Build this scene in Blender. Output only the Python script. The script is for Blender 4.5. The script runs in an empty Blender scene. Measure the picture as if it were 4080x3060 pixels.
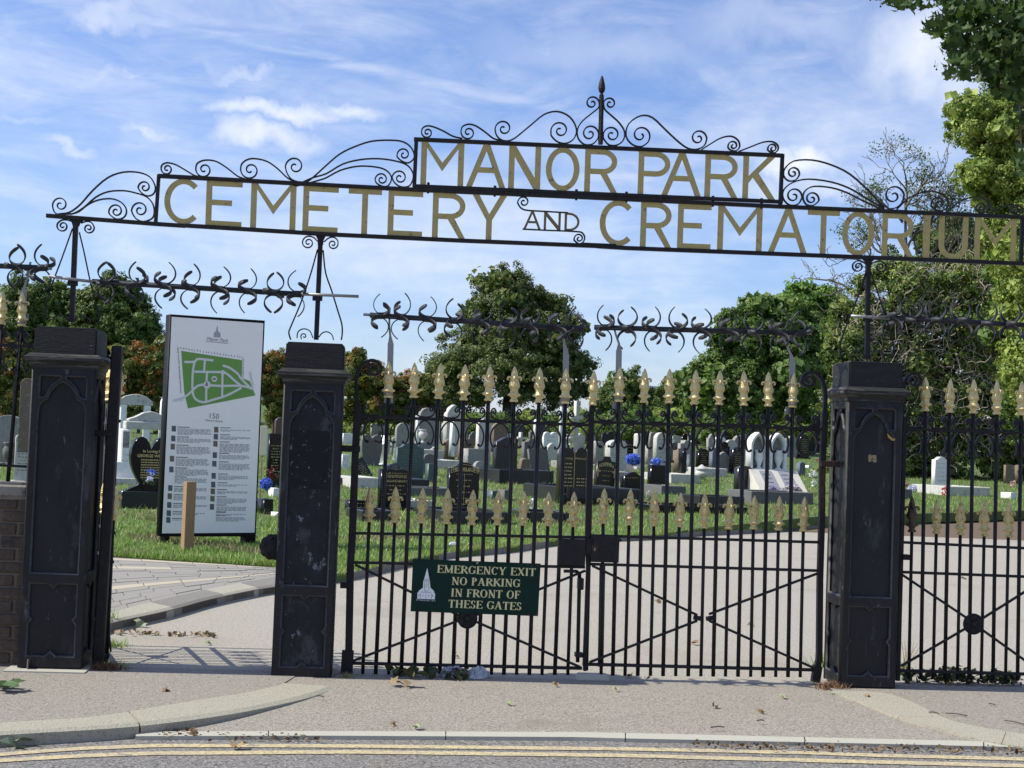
import bpy, math, random
import numpy as np
from mathutils import Matrix, Vector
R = math.radians
random.seed(11); rng = np.random.default_rng(11)
scn = bpy.context.scene
COL = scn.collection

# ---------------------------------------------------------------- camera
F = 6000.0; PITCH = R(2.2); ROLL = R(2.15); EYE = 1.56
fw = Vector((0, math.cos(PITCH), math.sin(PITCH))); up0 = Vector((0, -math.sin(PITCH), math.cos(PITCH))); r0 = Vector((1, 0, 0))
rt = r0*math.cos(ROLL) + up0*math.sin(ROLL); upv = up0*math.cos(ROLL) - r0*math.sin(ROLL)
cd = bpy.data.cameras.new('camera'); cam = bpy.data.objects.new('camera', cd); COL.objects.link(cam)
cd.sensor_width = 36; cd.lens = F*36/4080; cd.clip_start = .1; cd.clip_end = 4000
cam.matrix_world = Matrix(((rt.x, upv.x, -fw.x, 0), (rt.y, upv.y, -fw.y, 0), (rt.z, upv.z, -fw.z, EYE), (0, 0, 0, 1)))
scn.camera = cam
EV = Vector((0, 0, EYE))

# ---------------------------------------------------------------- light
SUN_EL = R(46); SUN_DIR = Vector((-math.cos(SUN_EL), -0.062, math.sin(SUN_EL))).normalized()
sl = bpy.data.lights.new('sun', 'SUN'); sl.energy = 4.6; sl.angle = R(.53); sl.color = (1, .965, .85)
so = bpy.data.objects.new('sun', sl); COL.objects.link(so)
so.rotation_euler = SUN_DIR.to_track_quat('Z', 'Y').to_euler(); so.location = (-20, 0, 30)
scn.view_settings.view_transform = 'Standard'; scn.view_settings.look = 'None'
scn.view_settings.exposure = 0.35; scn.view_settings.gamma = 1; scn.view_settings.use_curve_mapping = False

def ray(u, v):
    """direction through a point of the 2212 x 1659 view of the photograph"""
    x = (u*1.84448 - 2040)/F; y = (1530 - v*1.84448)/F
    return fw + rt*x + upv*y

# ---- world: physical sky with thin cirrus, small cumulus and one condensation trail
W = bpy.data.worlds.new('World'); scn.world = W; W.use_nodes = True
nt = W.node_tree; N = nt.nodes; L = nt.links; N.clear()
def nd(tree, t, **k):
    n = tree.nodes.new(t)
    for a, b in k.items(): setattr(n, a, b)
    return n
out = nd(nt, 'ShaderNodeOutputWorld'); bg = nd(nt, 'ShaderNodeBackground'); bg.inputs[1].default_value = .1
sky = nd(nt, 'ShaderNodeTexSky', sky_type='NISHITA'); sky.sun_disc = False
sky.sun_elevation = SUN_EL; sky.sun_rotation = R(270); sky.altitude = 20; sky.air_density = 1; sky.dust_density = .6; sky.ozone_density = 3
tc = nd(nt, 'ShaderNodeTexCoord')
def wm(op, a, b=None, clamp=False):
    m = nd(nt, 'ShaderNodeMath', operation=op); m.use_clamp = clamp
    for i, q in enumerate((a, b)):
        if q is None: continue
        if isinstance(q, (int, float)): m.inputs[i].default_value = q
        else: L.new(q, m.inputs[i])
    return m.outputs[0]
def wv(op, a, b):
    m = nd(nt, 'ShaderNodeVectorMath', operation=op)
    for i, q in enumerate((a, b)):
        if isinstance(q, (tuple, Vector)): m.inputs[i].default_value = q
        else: L.new(q, m.inputs[i])
    return m
def wnoise(scale, detail, rough, vec, dist=0):
    n = nd(nt, 'ShaderNodeTexNoise'); n.inputs['Scale'].default_value = scale; n.inputs['Detail'].default_value = detail
    n.inputs['Roughness'].default_value = rough; n.inputs['Distortion'].default_value = dist; L.new(vec, n.inputs['Vector']); return n
def ramp(fac, a, b):
    m = nd(nt, 'ShaderNodeMapRange', interpolation_type='SMOOTHSTEP'); L.new(fac, m.inputs[0])
    m.inputs[1].default_value = a; m.inputs[2].default_value = b; return m.outputs[0]
dirv = tc.outputs['Generated']
mp = nd(nt, 'ShaderNodeMapping'); L.new(dirv, mp.inputs[0]); mp.inputs['Rotation'].default_value = (0, R(13), 0); mp.inputs['Scale'].default_value = (1.0, 1.0, 3.6)
c1 = wnoise(3.2, 9, .62, mp.outputs[0], .5); c2 = wnoise(11, 7, .62, mp.outputs[0], 1.2)
cir = wm('ADD', wm('MULTIPLY', c1.outputs[0], .7), wm('MULTIPLY', c2.outputs[0], .3))
cirm = wm('MULTIPLY', ramp(cir, .38, .70), .58)
warpn = wnoise(20, 6, .56, dirv)
warp = wv('SCALE', wv('SUBTRACT', warpn.outputs['Color'], (.5, .5, .5)).outputs[0], (0, 0, 0)); warp.inputs['Scale'].default_value = .07
warp2 = wv('SCALE', wv('SUBTRACT', wnoise(9, 3, .5, dirv).outputs['Color'], (.5, .5, .5)).outputs[0], (0, 0, 0)); warp2.inputs['Scale'].default_value = .010
dw = wv('ADD', dirv, warp.outputs[0]).outputs[0]
total = None
for (u, v, su, sv, amp) in [(590, 245, 150, 26, .85), (740, 238, 75, 26, .85), (560, 312, 110, 34, .85), (520, 290, 60, 24, .6), (340, 286, 62, 16, .6), (245, 44, 85, 26, .55),
                            (150, 330, 60, 16, .55), (200, 140, 55, 20, .5), (275, 150, 60, 14, .45), (540, 148, 75, 16, .5), (470, 130, 60, 18, .3), (1740, 350, 90, 36, 1), (1650, 400, 130, 44, .5),
                            (1800, 400, 120, 34, .6), (2010, 110, 150, 110, .85), (2110, 200, 120, 70, .7), (2190, 60, 130, 120, .8), (1700, 60, 260, 50, .35), (60, 265, 90, 14, .35), (1320, 120, 300, 60, .3), (1190, 330, 170, 50, .3)]:
    c = ray(u, v).normalized()
    q = wv('SUBTRACT', dw, c).outputs[0]
    s = 1.84448/F
    q = wv('MULTIPLY', q, (1/(su*s), 1/(su*s), 1/(sv*s))).outputs[0]
    l = nd(nt, 'ShaderNodeVectorMath', operation='LENGTH'); L.new(q, l.inputs[0])
    m = wm('MULTIPLY', ramp(l.outputs['Value'], 1.65, .0), amp)
    total = m if total is None else wm('MAXIMUM', total, m)
tn = wnoise(60, 6, .6, dirv)
tr_n = ray(165, 10).cross(ray(1106, 212)).normalized()
dt = nd(nt, 'ShaderNodeVectorMath', operation='DOT_PRODUCT'); L.new(wv('ADD', dirv, warp2.outputs[0]).outputs[0], dt.inputs[0]); dt.inputs[1].default_value = tr_n
trail = wm('MULTIPLY', ramp(wm('ABSOLUTE', dt.outputs['Value']), .0090, .0005), wm('MULTIPLY', ramp(c2.outputs[0], .25, .65), .45))
allc = wm('MAXIMUM', wm('MAXIMUM', cirm, trail), total, True)
tint = nd(nt, 'ShaderNodeMix', data_type='RGBA', blend_type='MULTIPLY'); tint.inputs[0].default_value = 1
L.new(sky.outputs[0], tint.inputs['A']); tint.inputs['B'].default_value = (.98, 1.05, 1.34, 1)
shade = nd(nt, 'ShaderNodeMix', data_type='RGBA'); L.new(ramp(tn.outputs[0], .35, .7), shade.inputs[0])
shade.inputs['A'].default_value = (6.8, 7.3, 8.4, 1); shade.inputs['B'].default_value = (7.8, 8.1, 8.8, 1)
mx = nd(nt, 'ShaderNodeMix', data_type='RGBA'); L.new(allc, mx.inputs[0]); L.new(tint.outputs['Result'], mx.inputs['A']); L.new(shade.outputs['Result'], mx.inputs['B'])
L.new(mx.outputs['Result'], bg.inputs[0]); L.new(bg.outputs[0], out.inputs[0])

# ---------------------------------------------------------------- materials
MATS = {}
def mat(name, col, rough=.6, metal=0, var=.0, vscale=8, bump=0, bscale=40, col2=None, thr=(.45, .6), spec=None, island=None, transl=0, stretch=None, spots=None, coat=0):
    if name in MATS: return MATS[name]
    m = bpy.data.materials.new(name); m.use_nodes = True; t = m.node_tree; b = t.nodes['Principled BSDF']; MATS[name] = m
    b.inputs['Roughness'].default_value = rough; b.inputs['Metallic'].default_value = metal; b.inputs['Coat Weight'].default_value = coat
    if spec is not None: b.inputs['Specular IOR Level'].default_value = spec
    co = nd(t, 'ShaderNodeTexCoord'); vec = nd(t, 'ShaderNodeNewGeometry').outputs['Position']
    if stretch:
        mm = nd(t, 'ShaderNodeMapping'); mm.inputs['Scale'].default_value = stretch; t.links.new(vec, mm.inputs[0]); vec = mm.outputs[0]
    def noise(s, d=6, r=.6):
        n = nd(t, 'ShaderNodeTexNoise'); n.inputs['Scale'].default_value = s; n.inputs['Detail'].default_value = d; n.inputs['Roughness'].default_value = r
        t.links.new(vec, n.inputs['Vector']); return n.outputs[0]
    cur = None
    if island:
        g = nd(t, 'ShaderNodeNewGeometry'); rp = nd(t, 'ShaderNodeValToRGB'); t.links.new(g.outputs['Random Per Island'], rp.inputs[0])
        e = rp.color_ramp.elements; e[0].color = (*island[0], 1); e[1].color = (*island[-1], 1)
        for i, c in enumerate(island[1:-1]):
            x = e.new((i+1)/(len(island)-1)); x.color = (*c, 1)
        cur = rp.outputs[0]
    elif col2:
        mr = nd(t, 'ShaderNodeMapRange'); t.links.new(noise(vscale), mr.inputs[0]); mr.inputs[1].default_value = thr[0]; mr.inputs[2].default_value = thr[1]
        x = nd(t, 'ShaderNodeMix', data_type='RGBA'); t.links.new(mr.outputs[0], x.inputs[0]); x.inputs['A'].default_value = (*col, 1); x.inputs['B'].default_value = (*col2, 1); cur = x.outputs['Result']
    if var:
        mr = nd(t, 'ShaderNodeMapRange'); t.links.new(noise(vscale*1.7, 8, .7), mr.inputs[0]); mr.inputs[1].default_value = .25; mr.inputs[2].default_value = .75
        mr.inputs[3].default_value = 1-var; mr.inputs[4].default_value = 1+var
        x = nd(t, 'ShaderNodeMix', data_type='RGBA', blend_type='MULTIPLY'); x.inputs[0].default_value = 1
        if cur is None: x.inputs['A'].default_value = (*col, 1)
        else: t.links.new(cur, x.inputs['A'])
        cb = nd(t, 'ShaderNodeCombineColor'); [t.links.new(mr.outputs[0], cb.inputs[i]) for i in range(3)]
        t.links.new(cb.outputs[0], x.inputs['B']); cur = x.outputs['Result']
    if spots:
        for (sc, th, wd, c) in spots:
            mr = nd(t, 'ShaderNodeMapRange'); t.links.new(noise(sc, 5, .7), mr.inputs[0]); mr.inputs[1].default_value = th; mr.inputs[2].default_value = th+wd
            x = nd(t, 'ShaderNodeMix', data_type='RGBA'); t.links.new(mr.outputs[0], x.inputs[0])
            if cur is None: x.inputs['A'].default_value = (*col, 1)
            else: t.links.new(cur, x.inputs['A'])
            x.inputs['B'].default_value = (*c, 1); cur = x.outputs['Result']
    if cur is None: b.inputs['Base Color'].default_value = (*col, 1)
    else: t.links.new(cur, b.inputs['Base Color'])
    if bump:
        bp = nd(t, 'ShaderNodeBump'); bp.inputs['Strength'].default_value = bump; bp.inputs['Distance'].default_value = .01
        t.links.new(noise(bscale, 5, .65), bp.inputs['Height']); t.links.new(bp.outputs[0], b.inputs['Normal'])
    if transl:
        tb = nd(t, 'ShaderNodeBsdfTranslucent'); ms = nd(t, 'ShaderNodeMixShader'); ms.inputs[0].default_value = transl
        if cur is None: tb.inputs[0].default_value = (*col, 1)
        else: t.links.new(cur, tb.inputs[0])
        o = t.nodes['Material Output']; t.links.new(b.outputs[0], ms.inputs[1]); t.links.new(tb.outputs[0], ms.inputs[2]); t.links.new(ms.outputs[0], o.inputs[0])
    return m
IRON = mat('black_iron', (.017, .015, .016), .5, 0, .5, 9, .5, 70, spec=.22, spots=[(14, .66, .06, (.035, .018, .012)), (60, .70, .05, (.06, .06, .065))])
IRONP = mat('pillar_iron', (.020, .020, .0215), .52, 0, .40, 3, .5, 45, spec=.18, stretch=(1, 1, .35), spots=[(7, .56, .12, (.045, .046, .048)), (22, .64, .05, (.10, .10, .10)), (70, .69, .05, (.09, .09, .10)), (3, .70, .08, (.045, .045, .042))])
CAPTOP = mat('weathered_ledge', (.10, .095, .085), .85, 0, .3, 20, .5, 50, spots=[(30, .55, .06, (.03, .03, .032))])
CORN = mat('weathered_cornice', (.030, .030, .030), .6, 0, .4, 4, .5, 40, spec=.18, stretch=(.5, .5, 9), spots=[(5, .53, .06, (.10, .095, .085)), (14, .62, .05, (.17, .16, .14))])
CAPM = mat('cracked_cap_paint', (.019, .019, .021), .55, 0, .4, 5, .6, 40, spec=.18, stretch=(.6, .6, 5), spots=[(6, .66, .04, (.12, .12, .12)), (17, .68, .03, (.25, .25, .25))])
SCUFF = mat('scratched_paint', (.016, .017, .021), .5, 0, .4, 8, .5, 60, spec=.2, stretch=(1, 1, .7), spots=[(5, .54, .08, (.050, .050, .056)), (13, .605, .04, (.16, .16, .175)), (48, .68, .03, (.24, .24, .26))])
EDGE = mat('worn_sunlit_arris', (.055, .055, .06), .55, 0, .4, 20, spec=.3, spots=[(30, .55, .08, (.03, .03, .035))])  # worn paint, with the bright sunlit edge lines also put into its colour
RUST = mat('rusty_iron', (.05, .022, .014), .8, 0, .5, 12, .5, 70, spots=[(20, .5, .1, (.016, .013, .013))])
GOLD = mat('gold_paint', (.70, .56, .25), .38, .3, .22, 30, .35, 110, spots=[(45, .58, .08, (.30, .17, .06))])
GOLDS = mat('shaded_gold_paint', (.60, .48, .20), .42, .25, .28, 30, .4, 110, spots=[(40, .56, .08, (.20, .11, .04))])  # gold of the upper finials darkened, weaker light on the lower ones painted in
GOLDW = mat('worn_gold_paint', (.10, .065, .04), .6, .2, .4, 20, .3, 120, spots=[(25, .5, .1, (.03, .022, .02))])
LETTER = mat('letter_gold', (.44, .345, .115), .45, 0, .16, 10, .3, 60, spots=[(22, .61, .08, (.13, .075, .03)), (60, .66, .05, (.07, .05, .03))])
ALU = mat('galvanised_steel', (.27, .27, .265), .42, .55, .12, 30)
BARB = mat('dark_barb_plastic', (.034, .036, .042), .5, 0, .2, 30, spec=.2)
SIGNG = mat('sign_green', (.007, .026, .020), .5, 0, .15, 4, spec=.12)
CREAM = mat('cream_lettering', (.62, .60, .36), .6, 0, .1, 60)
YEL = mat('yellow_edge', (.62, .50, .12), .6)
WHITEP = mat('white_print', (.74, .76, .78), .5)
SHEET = {}
# ---------------------------------------------------------------- helpers
MW = {}
def meta(o, label=None, cat=None, group=None, kind=None):
    if label: o['label'] = label
    if cat: o['category'] = cat
    if group: o['group'] = group
    if kind: o['kind'] = kind
    return o
def thing(name, label, cat, loc=(0, 0, 0), rotz=0, group=None, lean=None):
    o = bpy.data.objects.new(name, None); COL.objects.link(o); o.empty_display_size = .1
    M = Matrix.Translation(Vector(loc)) @ Matrix.Rotation(rotz, 4, 'Z')
    if lean: M = M @ Matrix.Rotation(lean[0], 4, 'X') @ Matrix.Rotation(lean[1], 4, 'Y')
    o.matrix_basis = M; MW[o.name] = M; o['_'] = 1; del o['_']
    return meta(o, label, cat, group)
def tomesh(name, V_, F_, m=None, smooth=False):
    me = bpy.data.meshes.new(name); me.from_pydata([tuple(v) for v in V_], [], F_); me.update()
    if m: me.materials.append(m)
    if smooth: me.polygons.foreach_set('use_smooth', [True]*len(me.polygons))
    return me
def link(name, me, parent=None, M=None, world=False, label=None, cat=None, group=None, kind=None):
    """one object; M is its local matrix (world=True: a world matrix)"""
    o = bpy.data.objects.new(name, me); COL.objects.link(o)
    M = M or Matrix()
    if parent is not None:
        P = MW[parent.name]
        if world: M = P.inverted() @ M
        o.parent = parent; MW[o.name] = P @ M
    else: MW[o.name] = M
    o.matrix_basis = M
    return meta(o, label, cat, group, kind)
def wmesh(name, V_, F_, m, parent=None, smooth=False, **k):
    """mesh given in world coordinates, its origin moved to its own middle"""
    a = np.array([tuple(v) for v in V_], float); c = (a.min(0)+a.max(0))/2; c[2] = a[:, 2].min()
    me = tomesh(name, a-c, F_, m, smooth)
    return link(name, me, parent, Matrix.Translation(Vector(c)), True, **k)
class MB:
    def __init__(s): s.v = []; s.f = []
    def add(s, V_, F_, M=None):
        n = len(s.v); s.v += [tuple(M @ Vector(v)) if M else tuple(v) for v in V_]; s.f += [tuple(i+n for i in f) for f in F_]; return s
    def box(s, x0, x1, y0, y1, z0, z1, M=None, tx=0, ty=0):
        V_ = [(x0, y0, z0), (x1, y0, z0), (x1, y1, z0), (x0, y1, z0), (x0+tx, y0+ty, z1), (x1-tx, y0+ty, z1), (x1-tx, y1-ty, z1), (x0+tx, y1-ty, z1)]
        return s.add(V_, [(0, 3, 2, 1), (4, 5, 6, 7), (0, 1, 5, 4), (1, 2, 6, 5), (2, 3, 7, 6), (3, 0, 4, 7)], M)
    def me(s, name, m, smooth=False): return tomesh(name, s.v, s.f, m, smooth)
def bevel(me, w=.004, seg=1):
    import bmesh
    bm = bmesh.new(); bm.from_mesh(me)
    bmesh.ops.bevel(bm, geom=[e for e in bm.edges if len(e.link_faces) == 2 and e.calc_face_angle(0) > .5], offset=w, segments=seg, affect='EDGES', clamp_overlap=True)
    bm.to_mesh(me); bm.free(); return me
def sweep(pts, sec, nrm, closed_ends=True, scale=None):
    """sweep a section [(a,b)] (a along the in-plane side, b along nrm) along 3D points lying in the plane of normal nrm"""
    pts = [Vector(p) for p in pts]; nrm = Vector(nrm); V_ = []; k = len(sec); n = len(pts)
    for i, p in enumerate(pts):
        t = (pts[min(i+1, n-1)]-pts[max(i-1, 0)]).normalized(); s = nrm.cross(t).normalized(); sc = 1 if scale is None else scale[i]
        for a, b in sec: V_.append(p + s*a*sc + nrm*b)
    F_ = [(i*k+j, i*k+(j+1) % k, (i+1)*k+(j+1) % k, (i+1)*k+j) for i in range(n-1) for j in range(k)]
    if closed_ends: F_ += [tuple(range(k-1, -1, -1)), tuple((n-1)*k+j for j in range(k))]
    return V_, F_
def tube(pts, r, n=6):
    pts = [Vector(p) for p in pts]; m = len(pts); rr = r if hasattr(r, '__len__') else [r]*m; V_ = []; ref = None
    for i, p in enumerate(pts):
        t = (pts[min(i+1, m-1)]-pts[max(i-1, 0)]).normalized()
        if ref is None: ref = t.orthogonal().normalized()
        ref = (ref - t*ref.dot(t)).normalized(); b = t.cross(ref)
        for j in range(n):
            a = 2*math.pi*j/n; V_.append(p + (ref*math.cos(a)+b*math.sin(a))*rr[i])
    F_ = [(i*n+j, i*n+(j+1) % n, (i+1)*n+(j+1) % n, (i+1)*n+j) for i in range(m-1) for j in range(n)]
    return V_, F_+[tuple(range(n-1, -1, -1)), tuple((m-1)*n+j for j in range(n))]
def lathe(prof, n=16, fn=None):
    V_ = []; F_ = []
    for i, (r, z) in enumerate(prof):
        for j in range(n):
            a = 2*math.pi*j/n; q = r*(fn(z, a) if fn else 1); V_.append((q*math.cos(a), q*math.sin(a), z))
    for i in range(len(prof)-1):
        for j in range(n): F_.append((i*n+j, i*n+(j+1) % n, (i+1)*n+(j+1) % n, (i+1)*n+j))
    F_ += [tuple(range(n-1, -1, -1)), tuple((len(prof)-1)*n+j for j in range(n))]
    return V_, F_
def plate(outlines, th, bev=0, name='plate', res=1):
    """filled 2D outlines (first outer, rest holes) given thickness: front at y=-th/2, returns mesh standing in XZ"""
    c = bpy.data.curves.new(name, 'CURVE'); c.dimensions = '2D'; c.fill_mode = 'BOTH'; c.extrude = th/2-bev; c.bevel_depth = bev; c.bevel_resolution = 0; c.offset = -bev
    for o in outlines:
        s = c.splines.new('POLY'); s.points.add(len(o)-1); s.use_cyclic_u = True
        for p, q in zip(s.points, o): p.co = (q[0], q[1], 0, 1)
    o = bpy.data.objects.new('t', c); me = bpy.data.meshes.new_from_object(o); bpy.data.objects.remove(o); bpy.data.curves.remove(c)
    me.transform(Matrix.Rotation(R(90), 4, 'X')); me.materials.clear(); return me
def textmesh(body, size, depth=.001, align='CENTER', spacing=1, shear=0, m=None, sx=1, bold=0):
    c = bpy.data.curves.new('t', 'FONT'); c.body = body; c.size = size; c.extrude = depth; c.align_x = align; c.space_character = spacing; c.shear = shear; c.resolution_u = 2; c.offset = bold
    o = bpy.data.objects.new('t', c); me = bpy.data.meshes.new_from_object(o); bpy.data.objects.remove(o); bpy.data.curves.remove(c)
    me.transform(Matrix.Rotation(R(90), 4, 'X') @ Matrix.Diagonal((sx, 1, 1, 1))); me.materials.clear(); me.materials.append(m); return me
def catmull(P, k=6, closed=False):
    P = [Vector(p) for p in P]; o = []
    n = len(P)
    for i in range(n-1 if not closed else n):
        a, b, c, d = (P[(i-1) % n] if closed or i else P[0]*2-P[1]), P[i], P[(i+1) % n], (P[(i+2) % n] if closed or i+2 < n else P[-1]*2-P[-2])
        for j in range(k):
            t = j/k; o.append(.5*((2*b)+(c-a)*t+(2*a-5*b+4*c-d)*t*t+(3*b-a-3*c+d)*t**3))
    if not closed: o.append(P[-1])
    return o
class Plane:
    def __init__(s, O, yaw):
        s.O = Vector(O); s.yaw = yaw; s.ex = Vector((math.cos(yaw), math.sin(yaw), 0)); s.n = Vector((-math.sin(yaw), math.cos(yaw), 0))   # n points away from the camera
    def loc(s, u, v):
        d = ray(u, v); t = (s.O-EV).dot(s.n)/d.dot(s.n); p = EV + d*t - s.O; return p.dot(s.ex), p.z
    def P(s, a, z, off=0): return s.O + s.ex*a + Vector((0, 0, z)) - s.n*off       # off: metres towards the camera
    def uv(s, u, v, off=0):
        q = Plane(s.O - s.n*off, s.yaw); a, z = q.loc(u, v); return q.P(a, z)
    def M(s, a, z, off=0, rot=0, sx=1, sz=1):
        B = Matrix(((s.ex.x, s.n.x, 0, 0), (s.ex.y, s.n.y, 0, 0), (0, 0, 1, 0), (0, 0, 0, 1)))
        return Matrix.Translation(s.P(a, z, off)) @ B @ Matrix.Rotation(-rot, 4, 'Y') @ Matrix.Diagonal((sx, 1, sz, 1))
PHI = R(4.94); GP = Plane((0, 10.055, 0), PHI)
def ground(u, v, z=0):
    d = ray(u, v); t = (z-EYE)/d.z; return EV + d*t
def T(y):                                       # the burial ground climbs gently, then a bank
    if y < 25: return 0.
    if y < 72: return .034*(y-25)
    if y < 84: return 1.6+(y-72)*.125
    return 3.1+min(y-84, 60)*.01
def terr(u, v):
    d = ray(u, v); y = 12.
    while y < 300:
        p = EV + d*(y/d.y)
        if p.z <= T(y): return p
        y += .05
    return EV + d*(70/d.y)
def near(u, v, Y): d = ray(u, v); return EV + d*(Y/d.y)
def ppm(Y): return F/Y/1.84448                  # photo-view units per metre at depth Y
def leafmesh(name, P, S, Nn, mt, asp=.55, fold=.18, group=None):
    P = np.asarray(P, float); n = len(P); Nn = Nn/(np.linalg.norm(Nn, axis=1, keepdims=True)+1e-9)
    t = np.cross(rng.normal(size=(n, 3)), Nn); t /= np.linalg.norm(t, axis=1, keepdims=True)+1e-9; b = np.cross(Nn, t)
    S = np.asarray(S)[:, None]; V_ = np.empty((n, 4, 3)); V_[:, 0] = P-t*S*.5; V_[:, 1] = P+b*S*asp*.5+Nn*S*fold; V_[:, 2] = P+t*S*.5; V_[:, 3] = P-b*S*asp*.5+Nn*S*fold
    me = bpy.data.meshes.new(name); me.vertices.add(n*4); me.vertices.foreach_set('co', V_.ravel())
    me.loops.add(n*6); idx = np.arange(n)[:, None]*4 + np.array([0, 1, 2, 0, 2, 3])[None]; me.loops.foreach_set('vertex_index', idx.ravel().astype(np.int32))
    me.polygons.add(n*2); me.polygons.foreach_set('loop_start', np.arange(0, n*6, 3).astype(np.int32)); me.polygons.foreach_set('loop_total', np.full(n*2, 3, np.int32))
    me.update(calc_edges=True); me.validate(); me.materials.append(mt); return me
def crown_pts(lobes, nc, per, cr, shell=(.72, 1.0), up=.25, cull=True, topbias=0):
    """points and normals of leaves gathered in clumps near the surface of overlapping lobes"""
    C_ = np.array([l[0] for l in lobes], float); A = np.array([l[1] for l in lobes], float); w = (A[:, 0]*A[:, 2]+A[:, 1]*A[:, 2]); w /= w.sum()
    k = rng.choice(len(lobes), nc, p=w); d = rng.normal(size=(nc, 3)); d[:, 1] -= .35; d[:, 2] += topbias; d /= np.linalg.norm(d, axis=1, keepdims=True)
    r = rng.uniform(shell[0], shell[1], nc)[:, None]; cc = C_[k]+d*A[k]*r
    if cull:
        q = np.min(np.linalg.norm((cc[:, None]-C_[None])/A[None], axis=2)+(np.arange(len(lobes))[None] == k[:, None])*9, axis=1); m = q > .72; cc = cc[m]; d = d[m]
    n = len(cc); sz = rng.uniform(.55, 1.35, n)
    off = rng.normal(size=(n, per, 3)); off /= np.linalg.norm(off, axis=2, keepdims=True); off *= (rng.uniform(0, 1, (n, per, 1))**.45)*cr*sz[:, None, None]; off[:, :, 2] *= .7
    P = (cc[:, None]+off).reshape(-1, 3); nn = (off/cr*.9 + d[:, None]*.8 + rng.normal(size=off.shape)*.55 + np.array([0, 0, up])).reshape(-1, 3)
    return P, nn
def lobe(u, v, ru, rv, Y, dep=None):
    k = ppm(Y); c = near(u, v, Y); return (tuple(c), (ru/k, dep if dep else ru/k*.9, rv/k))
# ---------------------------------------------------------------- ground
ASPH = mat('pale_worn_tarmac', (.300, .265, .222), .92, 0, .16, 30, .9, 80, spots=[(2.2, .52, .2, (.262, .230, .188)), (70, .53, .04, (.41, .37, .32)), (58, .54, .04, (.185, .16, .13)), (.9, .58, .14, (.235, .205, .165)), (5, .63, .06, (.24, .21, .175))])
ASPI = mat('pale_drive_tarmac', (.36, .325, .27), .92, 0, .14, 25, .9, 70, spots=[(1.3, .54, .2, (.34, .30, .235)), (55, .54, .04, (.46, .425, .37)), (45, .55, .04, (.24, .215, .175)), (.5, .54, .16, (.305, .27, .222)), (3, .62, .08, (.30, .265, .21))])
ROAD = mat('road_asphalt', (.18, .17, .16), .9, 0, .2, 30, .9, 80, spots=[(2.5, .5, .2, (.19, .162, .13)), (65, .53, .04, (.36, .335, .31)), (55, .55, .04, (.045, .04, .036))])
PAVE = mat('pavement_asphalt', (.262, .232, .198), .92, 0, .14, 30, .6, 80, spots=[(1.5, .52, .2, (.265, .232, .195)), (75, .54, .04, (.37, .345, .29)), (60, .56, .04, (.14, .115, .095))])
KERB = mat('pale_granite_kerb', (.37, .345, .27), .88, 0, .14, 30, .8, 80, spots=[(70, .56, .05, (.27, .23, .18)), (12, .62, .1, (.36, .31, .25))])
KERBC = mat('concrete_kerb', (.43, .41, .34), .85, 0, .08, 60, .3, 120, spots=[(40, .66, .06, (.22, .22, .2))])
KERBD = mat('dark_granite_kerb', (.20, .185, .16), .9, 0, .25, 40, .5, 90)
YLINE = mat('yellow_road_paint', (.56, .46, .25), .85, 0, .16, 30, .5, 90, spots=[(60, .50, .06, (.30, .265, .20)), (5, .52, .12, (.40, .345, .24)), (12, .60, .05, (.22, .20, .17))])
PAVER = mat('block_paver', (.27, .25, .22), .9, 0, .14, 25, .4, 100)
PAVERL = mat('pale_block_paver', (.44, .38, .28), .9, 0, .10, 25, .3, 100)
SOIL = mat('dry_soil', (.13, .09, .06), .95, 0, .3, 8, .7, 40)
LAWNM = mat('lawn_soil', (.075, .12, .028), .95, 0, .3, 3, .6, 40, spots=[(1.6, .56, .12, (.17, .15, .07)), (.5, .55, .1, (.06, .11, .022))])

def sheet(name, rows, m, kind='structure', parent=None, **k):
    """rows: list of equally long lists of points"""
    w = len(rows[0]); V_ = [p for r in rows for p in r]; F_ = [(i*w+j, i*w+j+1, (i+1)*w+j+1, (i+1)*w+j) for i in range(len(rows)-1) for j in range(w-1)]
    return wmesh(name, V_, F_, m, parent, kind=kind if parent is None else None, **k)
def poly(name, pts, z, th, m, parent=None, **k):
    """closed outline (x,y) as a slab"""
    n = len(pts); V_ = [(p[0], p[1], z) for p in pts]+[(p[0], p[1], z-th) for p in pts]
    F_ = [tuple(range(n))]+[tuple(range(2*n-1, n-1, -1))]+[(i, i+n, (i+1) % n+n, (i+1) % n) for i in range(n)]
    a = sum(pts[i][0]*pts[(i+1) % n][1]-pts[(i+1) % n][0]*pts[i][1] for i in range(n))
    if a < 0: F_ = [f[::-1] for f in F_]
    return wmesh(name, V_, F_, m, parent, **k)
# base sheet to the horizon, raised terrain behind
xs = np.linspace(-260, 260, 53); ys = [-60, 0, 8, 20] + list(np.linspace(24, 140, 60)) + [200, 400, 900, 1800]
sheet('ground', [[(x*(1 if y < 300 else 6), y, (T(y) if y > 24 else 0)-.16-(1 if y < 11 else 0)) for x in xs] for y in ys], SOIL)
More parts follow.
